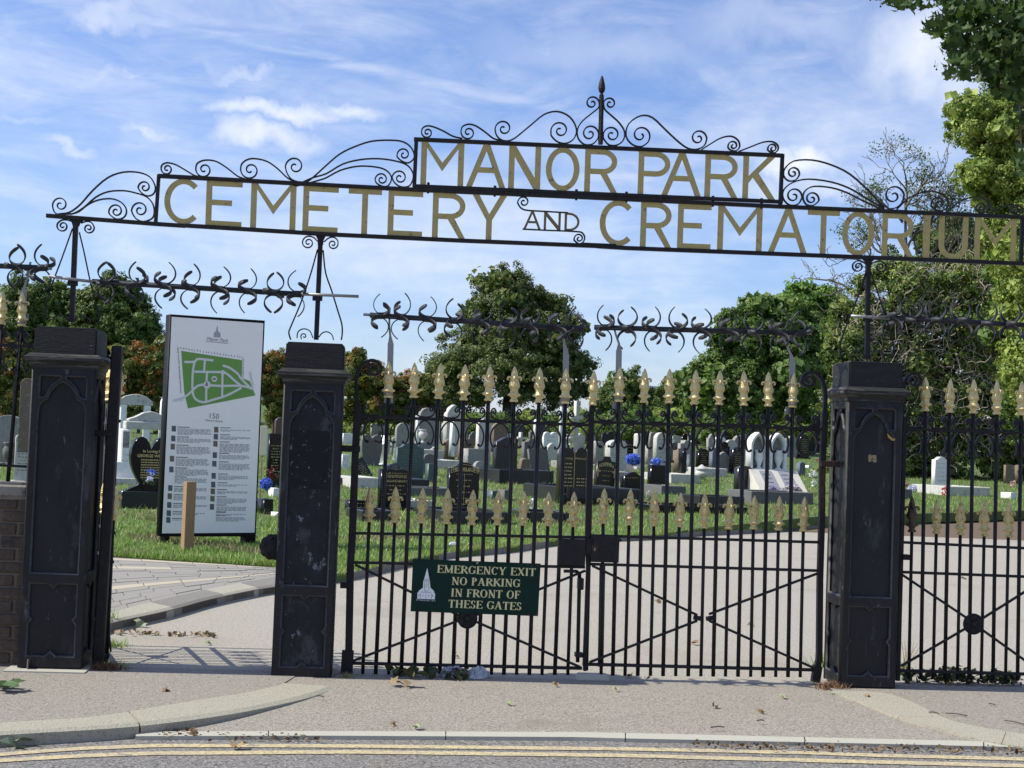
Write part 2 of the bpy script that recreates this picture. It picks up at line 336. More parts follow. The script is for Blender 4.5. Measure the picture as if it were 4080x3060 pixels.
# road
sheet('road', [[(x, y, -.065) for x in np.linspace(-40, 40, 9)] for y in (-30, 4, 7, 9.45)], ROAD)
def gl(u, v, z): p = ground(u, v, z); return p
def band(name, top, bot, z, m, **k):
    """ribbon on the ground between two traced edges"""
    a = [ground(u, v, z) for u, v in top]; b = [ground(u, v, z) for u, v in bot]
    return sheet(name, [b, a], m, **k)
us = [-260, 0, 163, 326, 566, 759, 1000, 1355, 1735, 1898, 2212, 2480]
def interp(tab, u): return float(np.interp(u, [p[0] for p in tab], [p[1] for p in tab]))
L1t = [(-260, 1645), (0, 1625.6), (163, 1613.5), (326, 1607), (566, 1607), (759, 1607.7), (1355, 1614), (1735, 1622), (1898, 1628), (2212, 1635.8), (2480, 1642)]
L2t = [(-260, 1660), (0, 1638.6), (163, 1629), (326, 1623), (759, 1620), (1355, 1628), (1735, 1638), (1898, 1642), (2212, 1650), (2480, 1656)]
uu = np.linspace(-260, 2480, 90)
band('yellow_line', [(u, interp(L1t, u)) for u in uu], [(u, interp(L1t, u)+7.2+random.uniform(-.3, .3)) for u in uu], -.061, YLINE)
band('yellow_line', [(u, interp(L2t, u)) for u in uu], [(u, interp(L2t, u)+7.8+random.uniform(-.3, .3)) for u in uu], -.061, YLINE)
# crossing apron, falling from the gate line to the flush kerb
FKt = [(-300, 1573), (292, 1580), (705, 1579), (1247, 1581), (1351, 1583), (1898, 1596), (2212, 1603), (2500, 1610)]
FKb = [(-300, 1585), (292, 1590), (705, 1589), (1247, 1592), (1351, 1595), (1898, 1606.5), (2212, 1614), (2500, 1622)]
fe = [ground(u, interp(FKt, u), -.05) for u in np.linspace(-300, 2500, 60)]
def gline(x, dy=0): return 10.055+dy+math.tan(PHI)*x
rows = []
for k in range(9):
    t = k/8; rows.append([Vector((p.x, p.y*(1-t)+gline(p.x)*t, -.05*(1-t)**2.2)) for p in fe])
sheet('crossing', rows, ASPH)
fk = None
kerbroot = thing('kerb', 'flush pale concrete kerb stones along the road edge in front of the gates', 'kerb', fe[30]); 
joints = [292, 580, 963, 1351, 1738, 2125, 2500]
KS = []
for a, b in zip(joints[:-1], joints[1:]):
    n = 8; us_ = [a+1.2+(b-a-2.4)*i/(n-1) for i in range(n)]
    A = [ground(u, interp(FKt, u), -.044) for u in us_]; B = [ground(u, interp(FKb, u), -.044) for u in us_]
    V_ = [*B, *A, *[p-Vector((0, 0, .1)) for p in B], *[p-Vector((0, 0, .1)) for p in A]]
    F_ = [(i, i+1, n+i+1, n+i) for i in range(n-1)]+[(2*n+i, 2*n+i+1, i+1, i) for i in range(n-1)]+[(n+i, n+i+1, 3*n+i+1, 3*n+i) for i in range(n-1)]+[(0, n, 3*n, 2*n), (n-1, 3*n-1, 4*n-1, 2*n-1)]
    wmesh('kerb_stone', V_, F_, KERBC, kerbroot)
kerbroot['kind'] = 'structure'; del kerbroot['category']
# raised pavement, left, with its curved granite kerb
KI = [(-300, 1585), (-120, 1572), (0, 1562), (202, 1549), (343, 1527), (446, 1510), (515, 1500), (599, 1482), (612, 1476)]
KO = [(-300, 1610), (-120, 1596), (0, 1584), (233, 1570), (360, 1558), (480, 1542), (573, 1525), (669, 1503), (724, 1484)]
ki = [ground(u, v, .004) for u, v in KI]; ko = [ground(u, v, .004) for u, v in KO]
ki = catmull(ki, 4); ko = catmull(ko, 4)
pts = [(p.x, p.y) for p in ki] + [(-1.3, gline(-1.3, .02)), (-12, gline(-12, .02)), (-12, ki[0].y)]
poly('pavement', pts, .004, .10, PAVE, kind='structure')
kr = thing('kerb', 'curved pale granite kerb sweeping from the middle pillar to the road', 'kerb', ko[12]); kr['kind'] = 'structure'; del kr['category']
cuts = [0, 14, 32]
n = len(ki)
for a, b in zip(cuts[:-1], cuts[1:]):
    A = ki[a:b+1]; B = ko[a:b+1]; A = [p.copy() for p in A]; B = [p.copy() for p in B]; g = .006
    da = (A[1]-A[0]).normalized()*g; A[0] += da; B[0] += da; A[-1] -= da; B[-1] -= da; m_ = len(A)
    up_ = Vector((0, 0, .003)); top = [p+up_ for p in A]; tb = [p+(q-p)*.88+up_ for p, q in zip(A, B)]; te = [q-Vector((0, 0, .010)) for q in B]; bot = [q-Vector((0, 0, .10)) for q in B]; ba = [q-Vector((0, 0, .10)) for q in A]
    V_ = ba+top+tb+te+bot; F_ = [(j*m_+i, j*m_+i+1, (j+1)*m_+i+1, (j+1)*m_+i) for j in range(4) for i in range(m_-1)]
    F_ = [f[::-1] for f in F_]; F_ += [tuple(j*m_ for j in range(5)), tuple(j*m_+m_-1 for j in range(4, -1, -1))]
    wmesh('kerb_stone', V_, F_, KERB, kr)
# right pavement and the ramped pale kerb
RI = [(1800, 1497), (1922.6, 1504), (2037, 1547), (2110, 1563), (2212, 1575.4), (2500, 1600)]; RO = [(1790, 1500), (1825.6, 1506), (1940, 1545), (2058.5, 1571), (2212, 1599), (2500, 1622)]
ri = catmull([ground(u, v, -.0) for u, v in RI], 4); ro = catmull([ground(u, v, -.0) for u, v in RO], 4)
def cz(x, y):
    f = float(np.interp(x, [p.x for p in fe], [p.y for p in fe])); t = min(1, max(0, (y-f)/(gline(x)-f))); return -.05*(1-t)**2.2
rz = lambda p, h: Vector((p.x, p.y, cz(p.x, p.y)+h))
g_ = [[rz(p, .012) for p in ri]]; 
for t in (.33, .66, 1): g_.append([rz(Vector((p.x, p.y*(1-t)+gline(p.x, .0)*t, 0)), .012) for p in ri])
sheet('pavement', g_, PAVE)
kr = thing('kerb', 'pale worn kerb ramping down from the right pillar to the road', 'kerb', ro[10]); kr['kind'] = 'structure'; del kr['category']
for a, b in ((0, 8), (8, 15), (15, 20)):
    A = [rz(p, .018) for p in ri[a:b+1]]; B = [rz(p, .014) for p in ro[a:b+1]]
    A[0] = A[0].lerp(A[1], .03); B[0] = B[0].lerp(B[1], .03); m_ = len(A)
    V_ = B+A+[p-Vector((0, 0, .05)) for p in B]; F_ = [(i, i+1, m_+i+1, m_+i) for i in range(m_-1)]+[(2*m_+i, 2*m_+i+1, i+1, i) for i in range(m_-1)]
    wmesh('kerb_stone', V_, F_, KERB, kr)
# drive inside the gates
sheet('drive', [[Vector((x, gline(x, d), 0)) for x in np.linspace(-14, 16, 12)] for d in (0, 2, 5, 9, 14, 22)], ASPI)
# lawn: its front edge traced, rising terrain behind
LZ = .07
edge = [(-200, 1190), (100, 1196), (237, 1201), (480, 1216), (594, 1223), (650, 1250), (724, 1245), (783, 1234), (870, 1214), (971, 1194), (1109, 1183), (1175, 1172), (1250, 1165), (1341, 1160), (1420, 1157), (1503, 1150), (1629, 1144), (1759, 1137), (1945, 1136), (2212, 1135), (2500, 1134)]
ep = [ground(u, v, LZ) for u, v in edge]; ex_ = [p.x for p in ep]; ey_ = [p.y for p in ep]
def lawny(x): return float(np.interp(x, ex_, ey_))
lx = sorted(set(list(np.linspace(-60, 60, 41))+list(np.linspace(-7, 9, 81))))
rows = []
for k in range(60):
    r = []
    for x in lx:
        y0 = lawny(x); y = y0 + (110-y0)*(k/59)**1.6; r.append((x, y, LZ+T(y)))
    rows.append(r)
sheet('lawn', [[(x, y, z-.2) for x, y, z in rows[0]]]+rows, LAWNM)
# drive edging stones (low dark kerb) between lawn and tarmac
kr = thing('kerb', 'low dark edging stones between the lawn and the inner drive', 'kerb', ep[12]); kr['kind'] = 'structure'; del kr['category']
line = catmull([Vector((p.x, p.y-.02, 0)) for p in ep[5:]], 10)
acc = [line[0]]; seg = []
for p in line[1:]:
    if (p-acc[-1]).length > .92: seg.append((acc[-1], p)); acc.append(p)
for a, b in seg:
    d = (b-a).normalized(); s = Vector((d.y, -d.x, 0)); a2 = a+d*.01; b2 = b-d*.01; z = .085+random.uniform(-.006, .006)
    V_ = [a2, b2, b2+s*-.12, a2+s*-.12]; V_ = [Vector((p.x, p.y, -.05)) for p in V_]+[Vector((p.x, p.y, z)) for p in V_]
    wmesh('edging_stone', V_, [(4, 5, 6, 7), (0, 1, 5, 4), (1, 2, 6, 5), (2, 3, 7, 6), (3, 0, 4, 7)], KERBD, kr)
# block-paved path between the side gate and the lawn
pa = thing('path', 'grey block-paved path with pale bands behind the side gate', 'path', ground(400, 1260)); pa['kind'] = 'structure'; del pa['category']
PZ = .075
KA = catmull([ground(u, v, PZ) for u, v in [(60, 1392), (140, 1358), (223, 1330), (309, 1306), (412, 1282), (504, 1263), (592, 1247.6), (640, 1240), (700, 1232)]], 6)
KB = catmull([ground(u, v, PZ) for u, v in [(60, 1424), (140, 1388), (223, 1349), (360, 1318), (453, 1293), (549, 1273), (600, 1265), (650, 1256), (710, 1246)]], 6)
KC = catmull([ground(u, v, PZ) for u, v in [(-120, 1193), (0, 1197), (120, 1200), (237, 1204), (360, 1212), (480, 1219), (560, 1224), (620, 1228), (700, 1232)]], 6)
base = [Vector((p.x, p.y, .03)) for p in KB]+[Vector((p.x, p.y+.1, .03)) for p in KC[::-1]]
poly('paving_bed', [(p.x, p.y) for p in base], .069, .06, mat('joint_sand', (.15, .13, .105), .95), pa)
nrow = 17; npav = 0; stuffp = MB()
for i in range(nrow):
    t0 = i/nrow; t1 = (i+1)/nrow
    def at(t, s):
        q = s*(len(KA)-1); j = min(int(q), len(KA)-2); f = q-j; a = KA[j].lerp(KA[j+1], f); c = KC[j].lerp(KC[j+1], f); return a.lerp(c, t)
    ln = (at(t0, 0)-at(t0, 1)).length; k = max(3, int(ln/.42)); ofs = .5*(i % 2)
    for j in range(k):
        s0 = min(1, max(0, (j+ofs)/k)); s1 = min(1, (j+1+ofs)/k)
        if s1-s0 < .01: continue
        pale = (i == 5 or i == 16) or (i == 12 and s0 < .5)
        A, B, C_, D = at(t0, s0), at(t0, s1), at(t1, s1), at(t1, s0)
        m0 = (A+B+C_+D)/4; P4 = [m0+(p-m0)*(1-.009/max((p-m0).length, .06)) for p in (A, B, C_, D)]
        if (A-D).length < .03 : continue
        h = PZ+random.uniform(-.004, .003)
        V_ = [Vector((p.x, p.y, .03)) for p in P4]+[Vector((p.x, p.y, h)) for p in P4]
        o = wmesh('paver', V_, [(4, 5, 6, 7), (0, 1, 5, 4), (1, 2, 6, 5), (2, 3, 7, 6), (3, 0, 4, 7)], PAVERL if pale else PAVER, pa)
        if pale: o['label'] = 'pale paver'
cuts = [(0, 6, 0), (6, 13, 0), (13, 19, 1), (19, 26, 0), (26, 31, 1), (31, 37, 0), (37, 43, 1), (43, 48, 0)]
for a, b, lt in cuts:
    A = [p.copy() for p in KA[a:b+1]]; B = [p.copy() for p in KB[a:b+1]]; m_ = len(A); e = (A[1]-A[0])*.06; A[0] += e; B[0] += e; A[-1] -= e; B[-1] -= e
    V_ = [p+Vector((0, 0, .006)) for p in A]+[p.lerp(q, .85)+Vector((0, 0, .006)) for p, q in zip(A, B)]+[q-Vector((0, 0, .012)) for q in B]+[q-Vector((0, 0, .12)) for q in B]
    F_ = [((j+1)*m_+i, (j+1)*m_+i+1, j*m_+i+1, j*m_+i) for j in range(3) for i in range(m_-1)]+[(0, m_, 2*m_, 3*m_), (4*m_-1, 3*m_-1, 2*m_-1, m_-1)]
    o = wmesh('kerb_stone', V_, F_, KERB if lt else KERBD, pa)
    o['label'] = 'pale sandy kerb stone' if lt else 'dark granite kerb stone'
# ---------------------------------------------------------------- gate pillars
FPl = Plane(GP.O-GP.n*.19, PHI)
def arcpts(cx, cz_, r, a0, a1, n=6): return [(cx+r*math.cos(R(a0+(a1-a0)*i/n)), cz_+r*math.sin(R(a0+(a1-a0)*i/n))) for i in range(n+1)]
def mirrored(h): return h+[(-x, z) for x, z in h[::-1]]
w2 = .19
half = [(0, 1.815), (.03, 1.798), (.055, 1.772), (.072, 1.745), (.080, 1.722), (.084, 1.705), (.095, 1.700), (.112, 1.688), (.126, 1.668), (.133, 1.645), (.135, 1.62), (.135, .605)]
main = [(-x, z) for x, z in half[::-1]][:-1]+half
spr = [(.020, 1.852), (.127, 1.852), (.134, 1.845), (.134, 1.722), (.122, 1.722), (.105, 1.730), (.098, 1.745), (.090, 1.772), (.072, 1.800), (.046, 1.825), (.022, 1.840)]
spl_ = [(-x, z) for x, z in spr[::-1]]
lo, hi, mdz = .082, .530, .306
low = [(-.135, lo), (-.035, lo), (0, lo+.032), (.035, lo), (.135, lo), (.135, mdz-.028), (.112, mdz), (.135, mdz+.028), (.135, hi), (.030, hi), (0, hi-.03), (-.030, hi), (-.135, hi), (-.135, mdz+.028), (-.112, mdz), (-.135, mdz-.028)]
def faceplate(w): return [[(-w, 0), (w, 0), (w, 1.985), (-w, 1.985)], main, spr, spl_, low]
fp_f = plate(faceplate(w2), .028, .010); fp_s = plate(faceplate(w2-.0275), .028, .010)
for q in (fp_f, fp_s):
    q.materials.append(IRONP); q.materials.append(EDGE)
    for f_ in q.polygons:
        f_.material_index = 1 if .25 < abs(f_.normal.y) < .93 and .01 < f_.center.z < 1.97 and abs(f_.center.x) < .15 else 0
capm = {}
def pillar(u0, u1, vb, label, core=None):
    a0, z0 = FPl.loc(u0, vb[0]); a1, z1 = FPl.loc(u1, vb[1]); s = (a0+a1)/2; z = (z0+z1)/2
    t = thing('gate_pillar', label, 'pillar', GP.P(s, z), PHI, 'square cast iron pillars of the cemetery gates')
    k = (a1-a0)/.38; t.scale = (k, 1, 1); MW[t.name] = MW[t.name] @ Matrix.Diagonal((k, 1, 1, 1))
    link('shaft', MB().box(-w2+.024, w2-.024, -w2+.024, w2-.024, -.1, 1.985).me('shaft', core or IRONP), t)
    link('panel', fp_f, t, Matrix.Translation((0, -w2+.013, 0))); link('panel', fp_f, t, Matrix.Translation((0, w2-.013, 0)) @ Matrix.Rotation(math.pi, 4, 'Z'))
    link('panel', fp_s, t, Matrix.Translation((w2-.0135, 0, 0)) @ Matrix.Rotation(math.pi/2, 4, 'Z')); link('panel', fp_s, t, Matrix.Translation((-w2+.0135, 0, 0)) @ Matrix.Rotation(-math.pi/2, 4, 'Z'))
    m = MB(); prof = [(.188, 1.90), (.196, 1.905), (.20, 1.925), (.215, 1.945), (.228, 1.952), (.232, 1.957), (.232, 1.975), (.218, 1.985), (.200, 2.0)]
    V_ = []; F_ = []
    for r, zz in prof: V_ += [(-r, -r, zz), (r, -r, zz), (r, r, zz), (-r, r, zz)]
    F_ = [(i*4+j, i*4+(j+1) % 4, i*4+4+(j+1) % 4, i*4+4+j) for i in range(len(prof)-1) for j in range(4)]
    link('cornice', tomesh('cornice', V_, F_, CORN), t)
    lg = .2185
    link('ledge', MB().box(-lg, lg, -lg, lg, 1.984, 1.9855).me('ledge', CAPTOP), t)
    link('cap_block', bevel(MB().box(-w2+.002, w2-.002, -w2+.002, w2-.002, 1.986, 2.168, tx=.003, ty=.003).me('cap', CAPM), .008, 2), t)
    link('cap_top', MB().box(-.172, .172, -.172, .172, 2.165, 2.172).me('cap_top', CAPTOP), t)
    return t, s, z
P1, s1, z1 = pillar(36, 176, (1443, 1445), 'leftmost square iron gate pillar, beside the brick wall and the open side gate')
P2, s2, z2 = pillar(585, 715, (1467, 1468), 'scuffed iron gate pillar between the footpath opening and the closed double gates', SCUFF)
P3, s3, z3 = pillar(1814, 1934.5, (1487, 1485), 'clean dark iron gate pillar with a small sticker remnant, right of the double gates')
# scuffs and sticker scraps
def decal(par, pts, m, y, name): link(name, tomesh(name, [(x, y, z) for x, z in pts], [tuple(range(len(pts)))], m), par)
def scrap(par, sx, zz, w, h, m, name='paint_scrape', off=.0005):
    V_ = []; n = 9
    for i in range(n):
        a = 2*math.pi*i/n; q = random.uniform(.75, 1.1); V_.append((sx+w*.5*q*math.cos(a), -w2+.024-off, zz+h*.5*q*math.sin(a)))
    link(name, tomesh(name, V_, [tuple(range(n))], m), par)
decal(P2, [(-.12, 1.22), (.115, 1.22), (.115, 1.60), (-.12, 1.60)], mat('fresh_black_patch', (.010, .010, .012), .5, 0, .3, 8, .5, 50, spec=.2, spots=[(24, .63, .03, (.22, .22, .24))]), -w2+.0235, 'black_repaint_patch')
tan = mat('old_sticker', (.30, .22, .12), .8, 0, .3, 60, spots=[(50, .55, .05, (.08, .07, .05))])
decal(P3, [(-.033, 1.545), (-.02, 1.553), (.0, 1.545), (.022, 1.55), (.024, 1.50), (.012, 1.497), (-.004, 1.503), (-.03, 1.50)], tan, -w2+.0225, 'sticker_remnant')
decal(P3, [(.084, 1.700), (.098, 1.684), (.128, 1.66), (.138, 1.668), (.142, 1.650), (.12, 1.646), (.09, 1.668)], mat('ochre_chip', (.36, .24, .07), .8, 0, .3, 60), -w2-.0008, 'ochre_paint_chip')
# paving-edge stones under the pillars
poly('pillar_footing', [tuple(GP.P(s1+a, 0, b))[:2] for a, b in ((-.26, .30), (.24, .30), (.24, -.25), (-.26, -.25))], .012, .1, KERBC, kind='structure')

# rosette latch keeper seen beyond the middle pillar
def planebox(name, A, B, w, d, m, par, pl=GP, off=0, bev=0, **k):
    """bar between two plane points (a,z): w in the plane, d in depth"""
    p = pl.P(*A, off); q = pl.P(*B, off)
    V_, F_ = sweep([p, q], [(-w/2, -d/2), (w/2, -d/2), (w/2, d/2), (-w/2, d/2)], pl.n)
    o = wmesh(name, V_, F_, m, par, **k)
    if bev: bevel(o.data, bev)
    return o
def strip(name, uvs, th, d, m, par, pl=GP, off=0, dens=5, scale=None, smooth=True, meta_=None):
    """flat bar bent in the plane through traced photo points"""
    P = [pl.loc(u, v) for u, v in uvs]; P = [Vector((a, z, 0)) for a, z in P]; P = catmull(P, dens)
    return stripm(name, [(p.x, p.y) for p in P], th, d, m, par, pl, off, scale, smooth)
def stripm(name, az, th, d, m, par, pl=GP, off=0, scale=None, smooth=True):
    sc = None if scale is None else [scale(i/(len(az)-1)) for i in range(len(az))]
    V_, F_ = sweep([pl.P(a, z, off) for a, z in az], [(-th/2, -d/2), (th/2, -d/2), (th/2, d/2), (-th/2, d/2)], pl.n, scale=sc)
    return wmesh(name, V_, F_, m, par)
def curl(C, P, turns, sgn, n=26, r1=.16):
    """spiral of photo points from P winding in round C; sgn=+1 clockwise on screen"""
    dx, dy = P[0]-C[0], P[1]-C[1]; r = math.hypot(dx, dy); a0 = math.atan2(dy, dx); o = []
    for i in range(1, n+1):
        t = i/n; rr = r*((1-t)*1+t*r1); a = a0+sgn*2*math.pi*turns*t; o.append((C[0]+rr*math.cos(a), C[1]+rr*math.sin(a)))
    return o
# ---------------------------------------------------------------- overhead sign
SG = thing('gateway_sign', 'black wrought iron overhead sign with gold letters spanning the gate pillars', 'sign', GP.P(s2, 2.2))
zA = lambda x, y: (x*.33333, 325.3+y*.33333)
zB = lambda x, y: (704.8+.29412*x, 135.5+.29412*y)
zC = lambda x, y: (1301.2+.41177*x, 162.6+.41177*y)
b1 = [(894, 301), (1690.5, 336.2)]; b2a = [(894, 402), (1690.5, 436.2)]
b2 = [(342, 380), (737, 401.6), (893, 409.8), (1301, 428), (1690, 446.6), (2205, 469.4)]
b3 = [(100, 465.8), (333, 483.6), (400, 488), (705, 506.1), (1000, 520), (1301, 532.2), (1355, 536), (1812, 553.8), (2212, 569.8)]
def beam(name, uvs, w, d, ext=None):
    V_, F_ = sweep([GP.uv(u, v) for u, v in uvs], [(-w/2, -d/2), (w/2, -d/2), (w/2, d/2), (-w/2, d/2)], GP.n); o = wmesh(name, V_, F_, IRON, SG); bevel(o.data, .002); return o
beam('top_rail', b1, .026, .030); beam('middle_rail', b2a, .024, .032); beam('upper_rail', b2, .026, .034); beam('bottom_rail', b3[:3], .026, .030); beam('bottom_rail', [(400, 487.2)]+b3[3:5]+[(1300, 532)], .026, .034); beam('bottom_rail', [(1290, 532)]+b3[6:], .027, .030)
beam('end_bar', [(899.5, 297.5), (894.8, 405)], .026, .028); beam('end_bar', [(1690.2, 332.8), (1685.3, 445)], .024, .028)
beam('end_bar', [(343.2, 377), (336.2, 484)], .022, .028); beam('end_bar', [(2209, 466), (2204.5, 570)], .024, .028)
beam('splice_plate', [(1258, 526.2), (1330, 529.5)], .012, .036)
def vline(tab, u): return interp(tab, u)
for u, v in [(925, 402), (1069, 409), (1245, 417), (1353, 422), (1540, 431), (1645, 436)]:
    p = GP.uv(u, v+3); V_, F_ = tube([p+Vector((0, 0, .034)), p+Vector((0, 0, .027)), p-Vector((0, 0, .040))], [.010, .010, .008], 6); wmesh('bolt', V_, F_, IRON, SG)
# letters: outlines in a unit box (x right, y up), stroke width s relative to the height
def Lpoly(ch, w, s):
    """w = width/height, s = stroke/height -> outlines scaled so that height is 1"""
    t = s*.94
    def bowl(x0, x1, y0, y1, t):
        r = (y1-y0)/2; cy = (y0+y1)/2; rx = min(r*1.15, (x1-x0)*.7)
        o = [(x0, y0), (x1-rx, y0)]+[(x1-rx+rx*math.sin(a), cy-r*math.cos(a)) for a in [math.pi*i/12 for i in range(1, 12)]]+[(x1-rx, y1), (x0, y1)]
        return o
    def hole(x0, x1, y0, y1, t):
        r = (y1-y0)/2; rx = min(r*1.15, (x1-x0)*.7); ri_ = r-t; rxi = rx-t; cy = (y0+y1)/2
        return [(x0+s, y0+t), (x1-rx, y0+t)]+[(x1-rx+rxi*math.sin(a), cy-ri_*math.cos(a)) for a in [math.pi*i/12 for i in range(1, 12)]]+[(x1-rx, y1-t), (x0+s, y1-t)]
    if ch == 'E': return [[(0, 0), (w, 0), (w, t), (s, t), (s, .46), (w*.72, .46), (w*.72, .46+t), (s, .46+t), (s, 1-t), (w, 1-t), (w, 1), (0, 1)]]
    if ch == 'T': return [[(w/2-s/2, 0), (w/2+s/2, 0), (w/2+s/2, 1-t), (w, 1-t), (w, 1), (0, 1), (0, 1-t), (w/2-s/2, 1-t)]]
    if ch == 'I': return [[(0, 0), (w, 0), (w, 1), (0, 1)]]
    if ch == 'M': k = s*1.12; return [[(0, 0), (s, 0), (s, .86), (w/2, .33), (w-s, .86), (w-s, 0), (w, 0), (w, 1), (w-s*1.05, 1), (w/2, .33+k*1.35), (s*1.05, 1), (0, 1)]]
    if ch == 'N': return [[(0, 0), (s, 0), (s, .74), (w-s*1.12, 0), (w, 0), (w, 1), (w-s, 1), (w-s, .27), (s*1.12, 1), (0, 1)]]
    if ch == 'Y': return [[(w/2-s/2, 0), (w/2+s/2, 0), (w/2+s/2, .44), (w, 1), (w-s*1.15, 1), (w/2, .575), (s*1.15, 1), (0, 1), (w/2-s/2, .44)]]
    if ch == 'A':
        c = w/2; q = s*1.04; f = lambda y: (c-s*.55)*(1-y)
        # outer legs, crossbar hole
        iy = .34+t; inn = lambda y: q+ (c-s*.55)*y*1.0
        top = 1-.13
        return [[(0, 0), (q, 0), (q+(c-s*.55)*.34, .34), (w-q-(c-s*.55)*.34, .34), (w-q, 0), (w, 0), (c+s*.55, 1), (c-s*.55, 1)], [(inn(iy), iy), (w-inn(iy), iy), (c+.004, min(.93, (c-q)/(c-s*.55))), (c-.004, min(.93, (c-q)/(c-s*.55)))]]
    if ch == 'K': return [[(0, 0), (s, 0), (s, .36), (s+w*.13, .50), (w-s*1.2, 0), (w, 0), (s+w*.30, .60), (w*.98, 1), (w*.98-s*1.35, 1), (s, .53), (s, 1), (0, 1)]]
    if ch == 'P': o = bowl(0, w, .42, 1, t); return [[(0, 0), (s, 0), (s, .42)]+o[1:], hole(0, w, .42, 1, t)]
    if ch == 'R':
        o = bowl(0, w*.98, .42, 1, t); x = w*.98-min(.29*1.15, w*.98*.7)
        return [[(0, 0), (s, 0), (s, .42), (x-s*.35, .42), (w-s*1.05, 0), (w, 0), (x+s*.85, .425)]+o[2:], hole(0, w*.98, .42, 1, t)]
    if ch == 'D':
        return [bowl(0, w, 0, 1, t), hole(0, w, 0, 1, t)]
    if ch == 'U':
        r = w/2; ri_ = r-s; b_ = r*.95
        return [[(0, 1)]+[(r-r*math.cos(a), b_-b_*math.sin(a)) for a in [math.pi*i/16 for i in range(17)]]+[(w, 1), (w-s, 1)]+[(r+ri_*math.cos(a), b_-(b_-t)*math.sin(a)) for a in [math.pi*i/16 for i in range(17)]]+[(s, 1)]]
    if ch == 'O':
        o = [(w/2+w/2*math.cos(a), .5+.505*math.sin(a)) for a in [2*math.pi*i/40 for i in range(40)]]
        return [o, [(w/2+(w/2-s)*math.cos(a), .5+(.505-t)*math.sin(a)) for a in [2*math.pi*i/40 for i in range(40)]]]
    if ch == 'C':
        g = R(46); an = [g+(2*math.pi-2*g)*i/32 for i in range(33)]; W_ = w*.56
        return [[(W_+W_*math.cos(a), .5+.505*math.sin(a)) for a in an]+[(W_+(W_-s)*math.cos(a), .5+(.505-t)*math.sin(a)) for a in an[::-1]]]
def letter(ch, u0, u1, topf, botf, parent=SG, st=.1105, bold=False, mt=LETTER):
    um = (u0+u1)/2; vt = topf(um); vb = botf(um)
    # plane coordinates of the letter box: sheared as the frame is
    TL = GP.loc(u0+.033*(vb-vt)/2, topf(u0)); TR = GP.loc(u1+.033*(vb-vt)/2, topf(u1)); BL = GP.loc(u0-.033*(vb-vt)/2, botf(u0)); BR = GP.loc(u1-.033*(vb-vt)/2, botf(u1))
    H = ((TL[1]-BL[1])+(TR[1]-BR[1]))/2; Wd = ((TR[0]-TL[0])+(BR[0]-BL[0]))/2; w = Wd/H
    o = []
    for ol in Lpoly(ch, w, st):
        r = []
        for x, y in ol:
            a = x/w; tx = TL[0]+(TR[0]-TL[0])*a; tz = TL[1]+(TR[1]-TL[1])*a; bx = BL[0]+(BR[0]-BL[0])*a; bz = BL[1]+(BR[1]-BL[1])*a
            r.append((bx+(tx-bx)*y, bz+(tz-bz)*y))
        o.append(r)
    c = (o[0][0][0], o[0][0][1]); o = [[(x-c[0], z-c[1]) for x, z in r] for r in o]
    me = plate(o, .008, .001); me.materials.append(mt)
    link('letter', me, parent, GP.M(c[0], c[1]), True, label='letter '+ch)
f = lambda tab, d: (lambda u: interp(tab, u)+d)
for ch, a, b in [('M', 909.2, 1001.9), ('A', 1007.7, 1093), ('N', 1098.9, 1168), ('O', 1179.2, 1251.9), ('R', 1263, 1334.2), ('P', 1378.6, 1447.4), ('A', 1429.7, 1515.3), ('R', 1522.7, 1594.4), ('K', 1604.7, 1676)]:
    letter(ch, a, b, f(b1, 3.5), f(b2a, -3.5), st=.132)
for ch, a, b in [('C', 355, 430), ('E', 445, 523), ('M', 541.6, 639.3), ('E', 654.3, 730.6), ('T', 751.9, 823.9), ('E', 838, 913), ('R', 934.2, 1006.3), ('Y', 1018.9, 1094.5),
                 ('C', 1295.4, 1367), ('R', 1383.6, 1451.5), ('E', 1463.8, 1535.9), ('M', 1550.3, 1646.3), ('A', 1660.3, 1743.9), ('T', 1743.9, 1813), ('O', 1819.2, 1888), ('R', 1905.3, 1974.5), ('I', 1994.2, 2008.7), ('U', 2028, 2091), ('M', 2105.4, 2194.8)]:
    letter(ch, a, b, f(b2, 3.5), f(b3, -3.5), st=.128)
at_ = [(1120, 455.5), (1230, 459.4), (1260, 460.6)]; ab_ = [(1120, 494.2), (1260, 500.5)]
for ch, a, b in [('A', 1130.7, 1168.9), ('N', 1174.8, 1211.3), ('D', 1219.5, 1251.9)]: letter(ch, a, b, f(at_, 0), f(ab_, 0), st=.13, mt=mat('dark_gold_letter', (.16, .115, .05), .6, 0, .25, 20))
TH, DP = .0085, .020
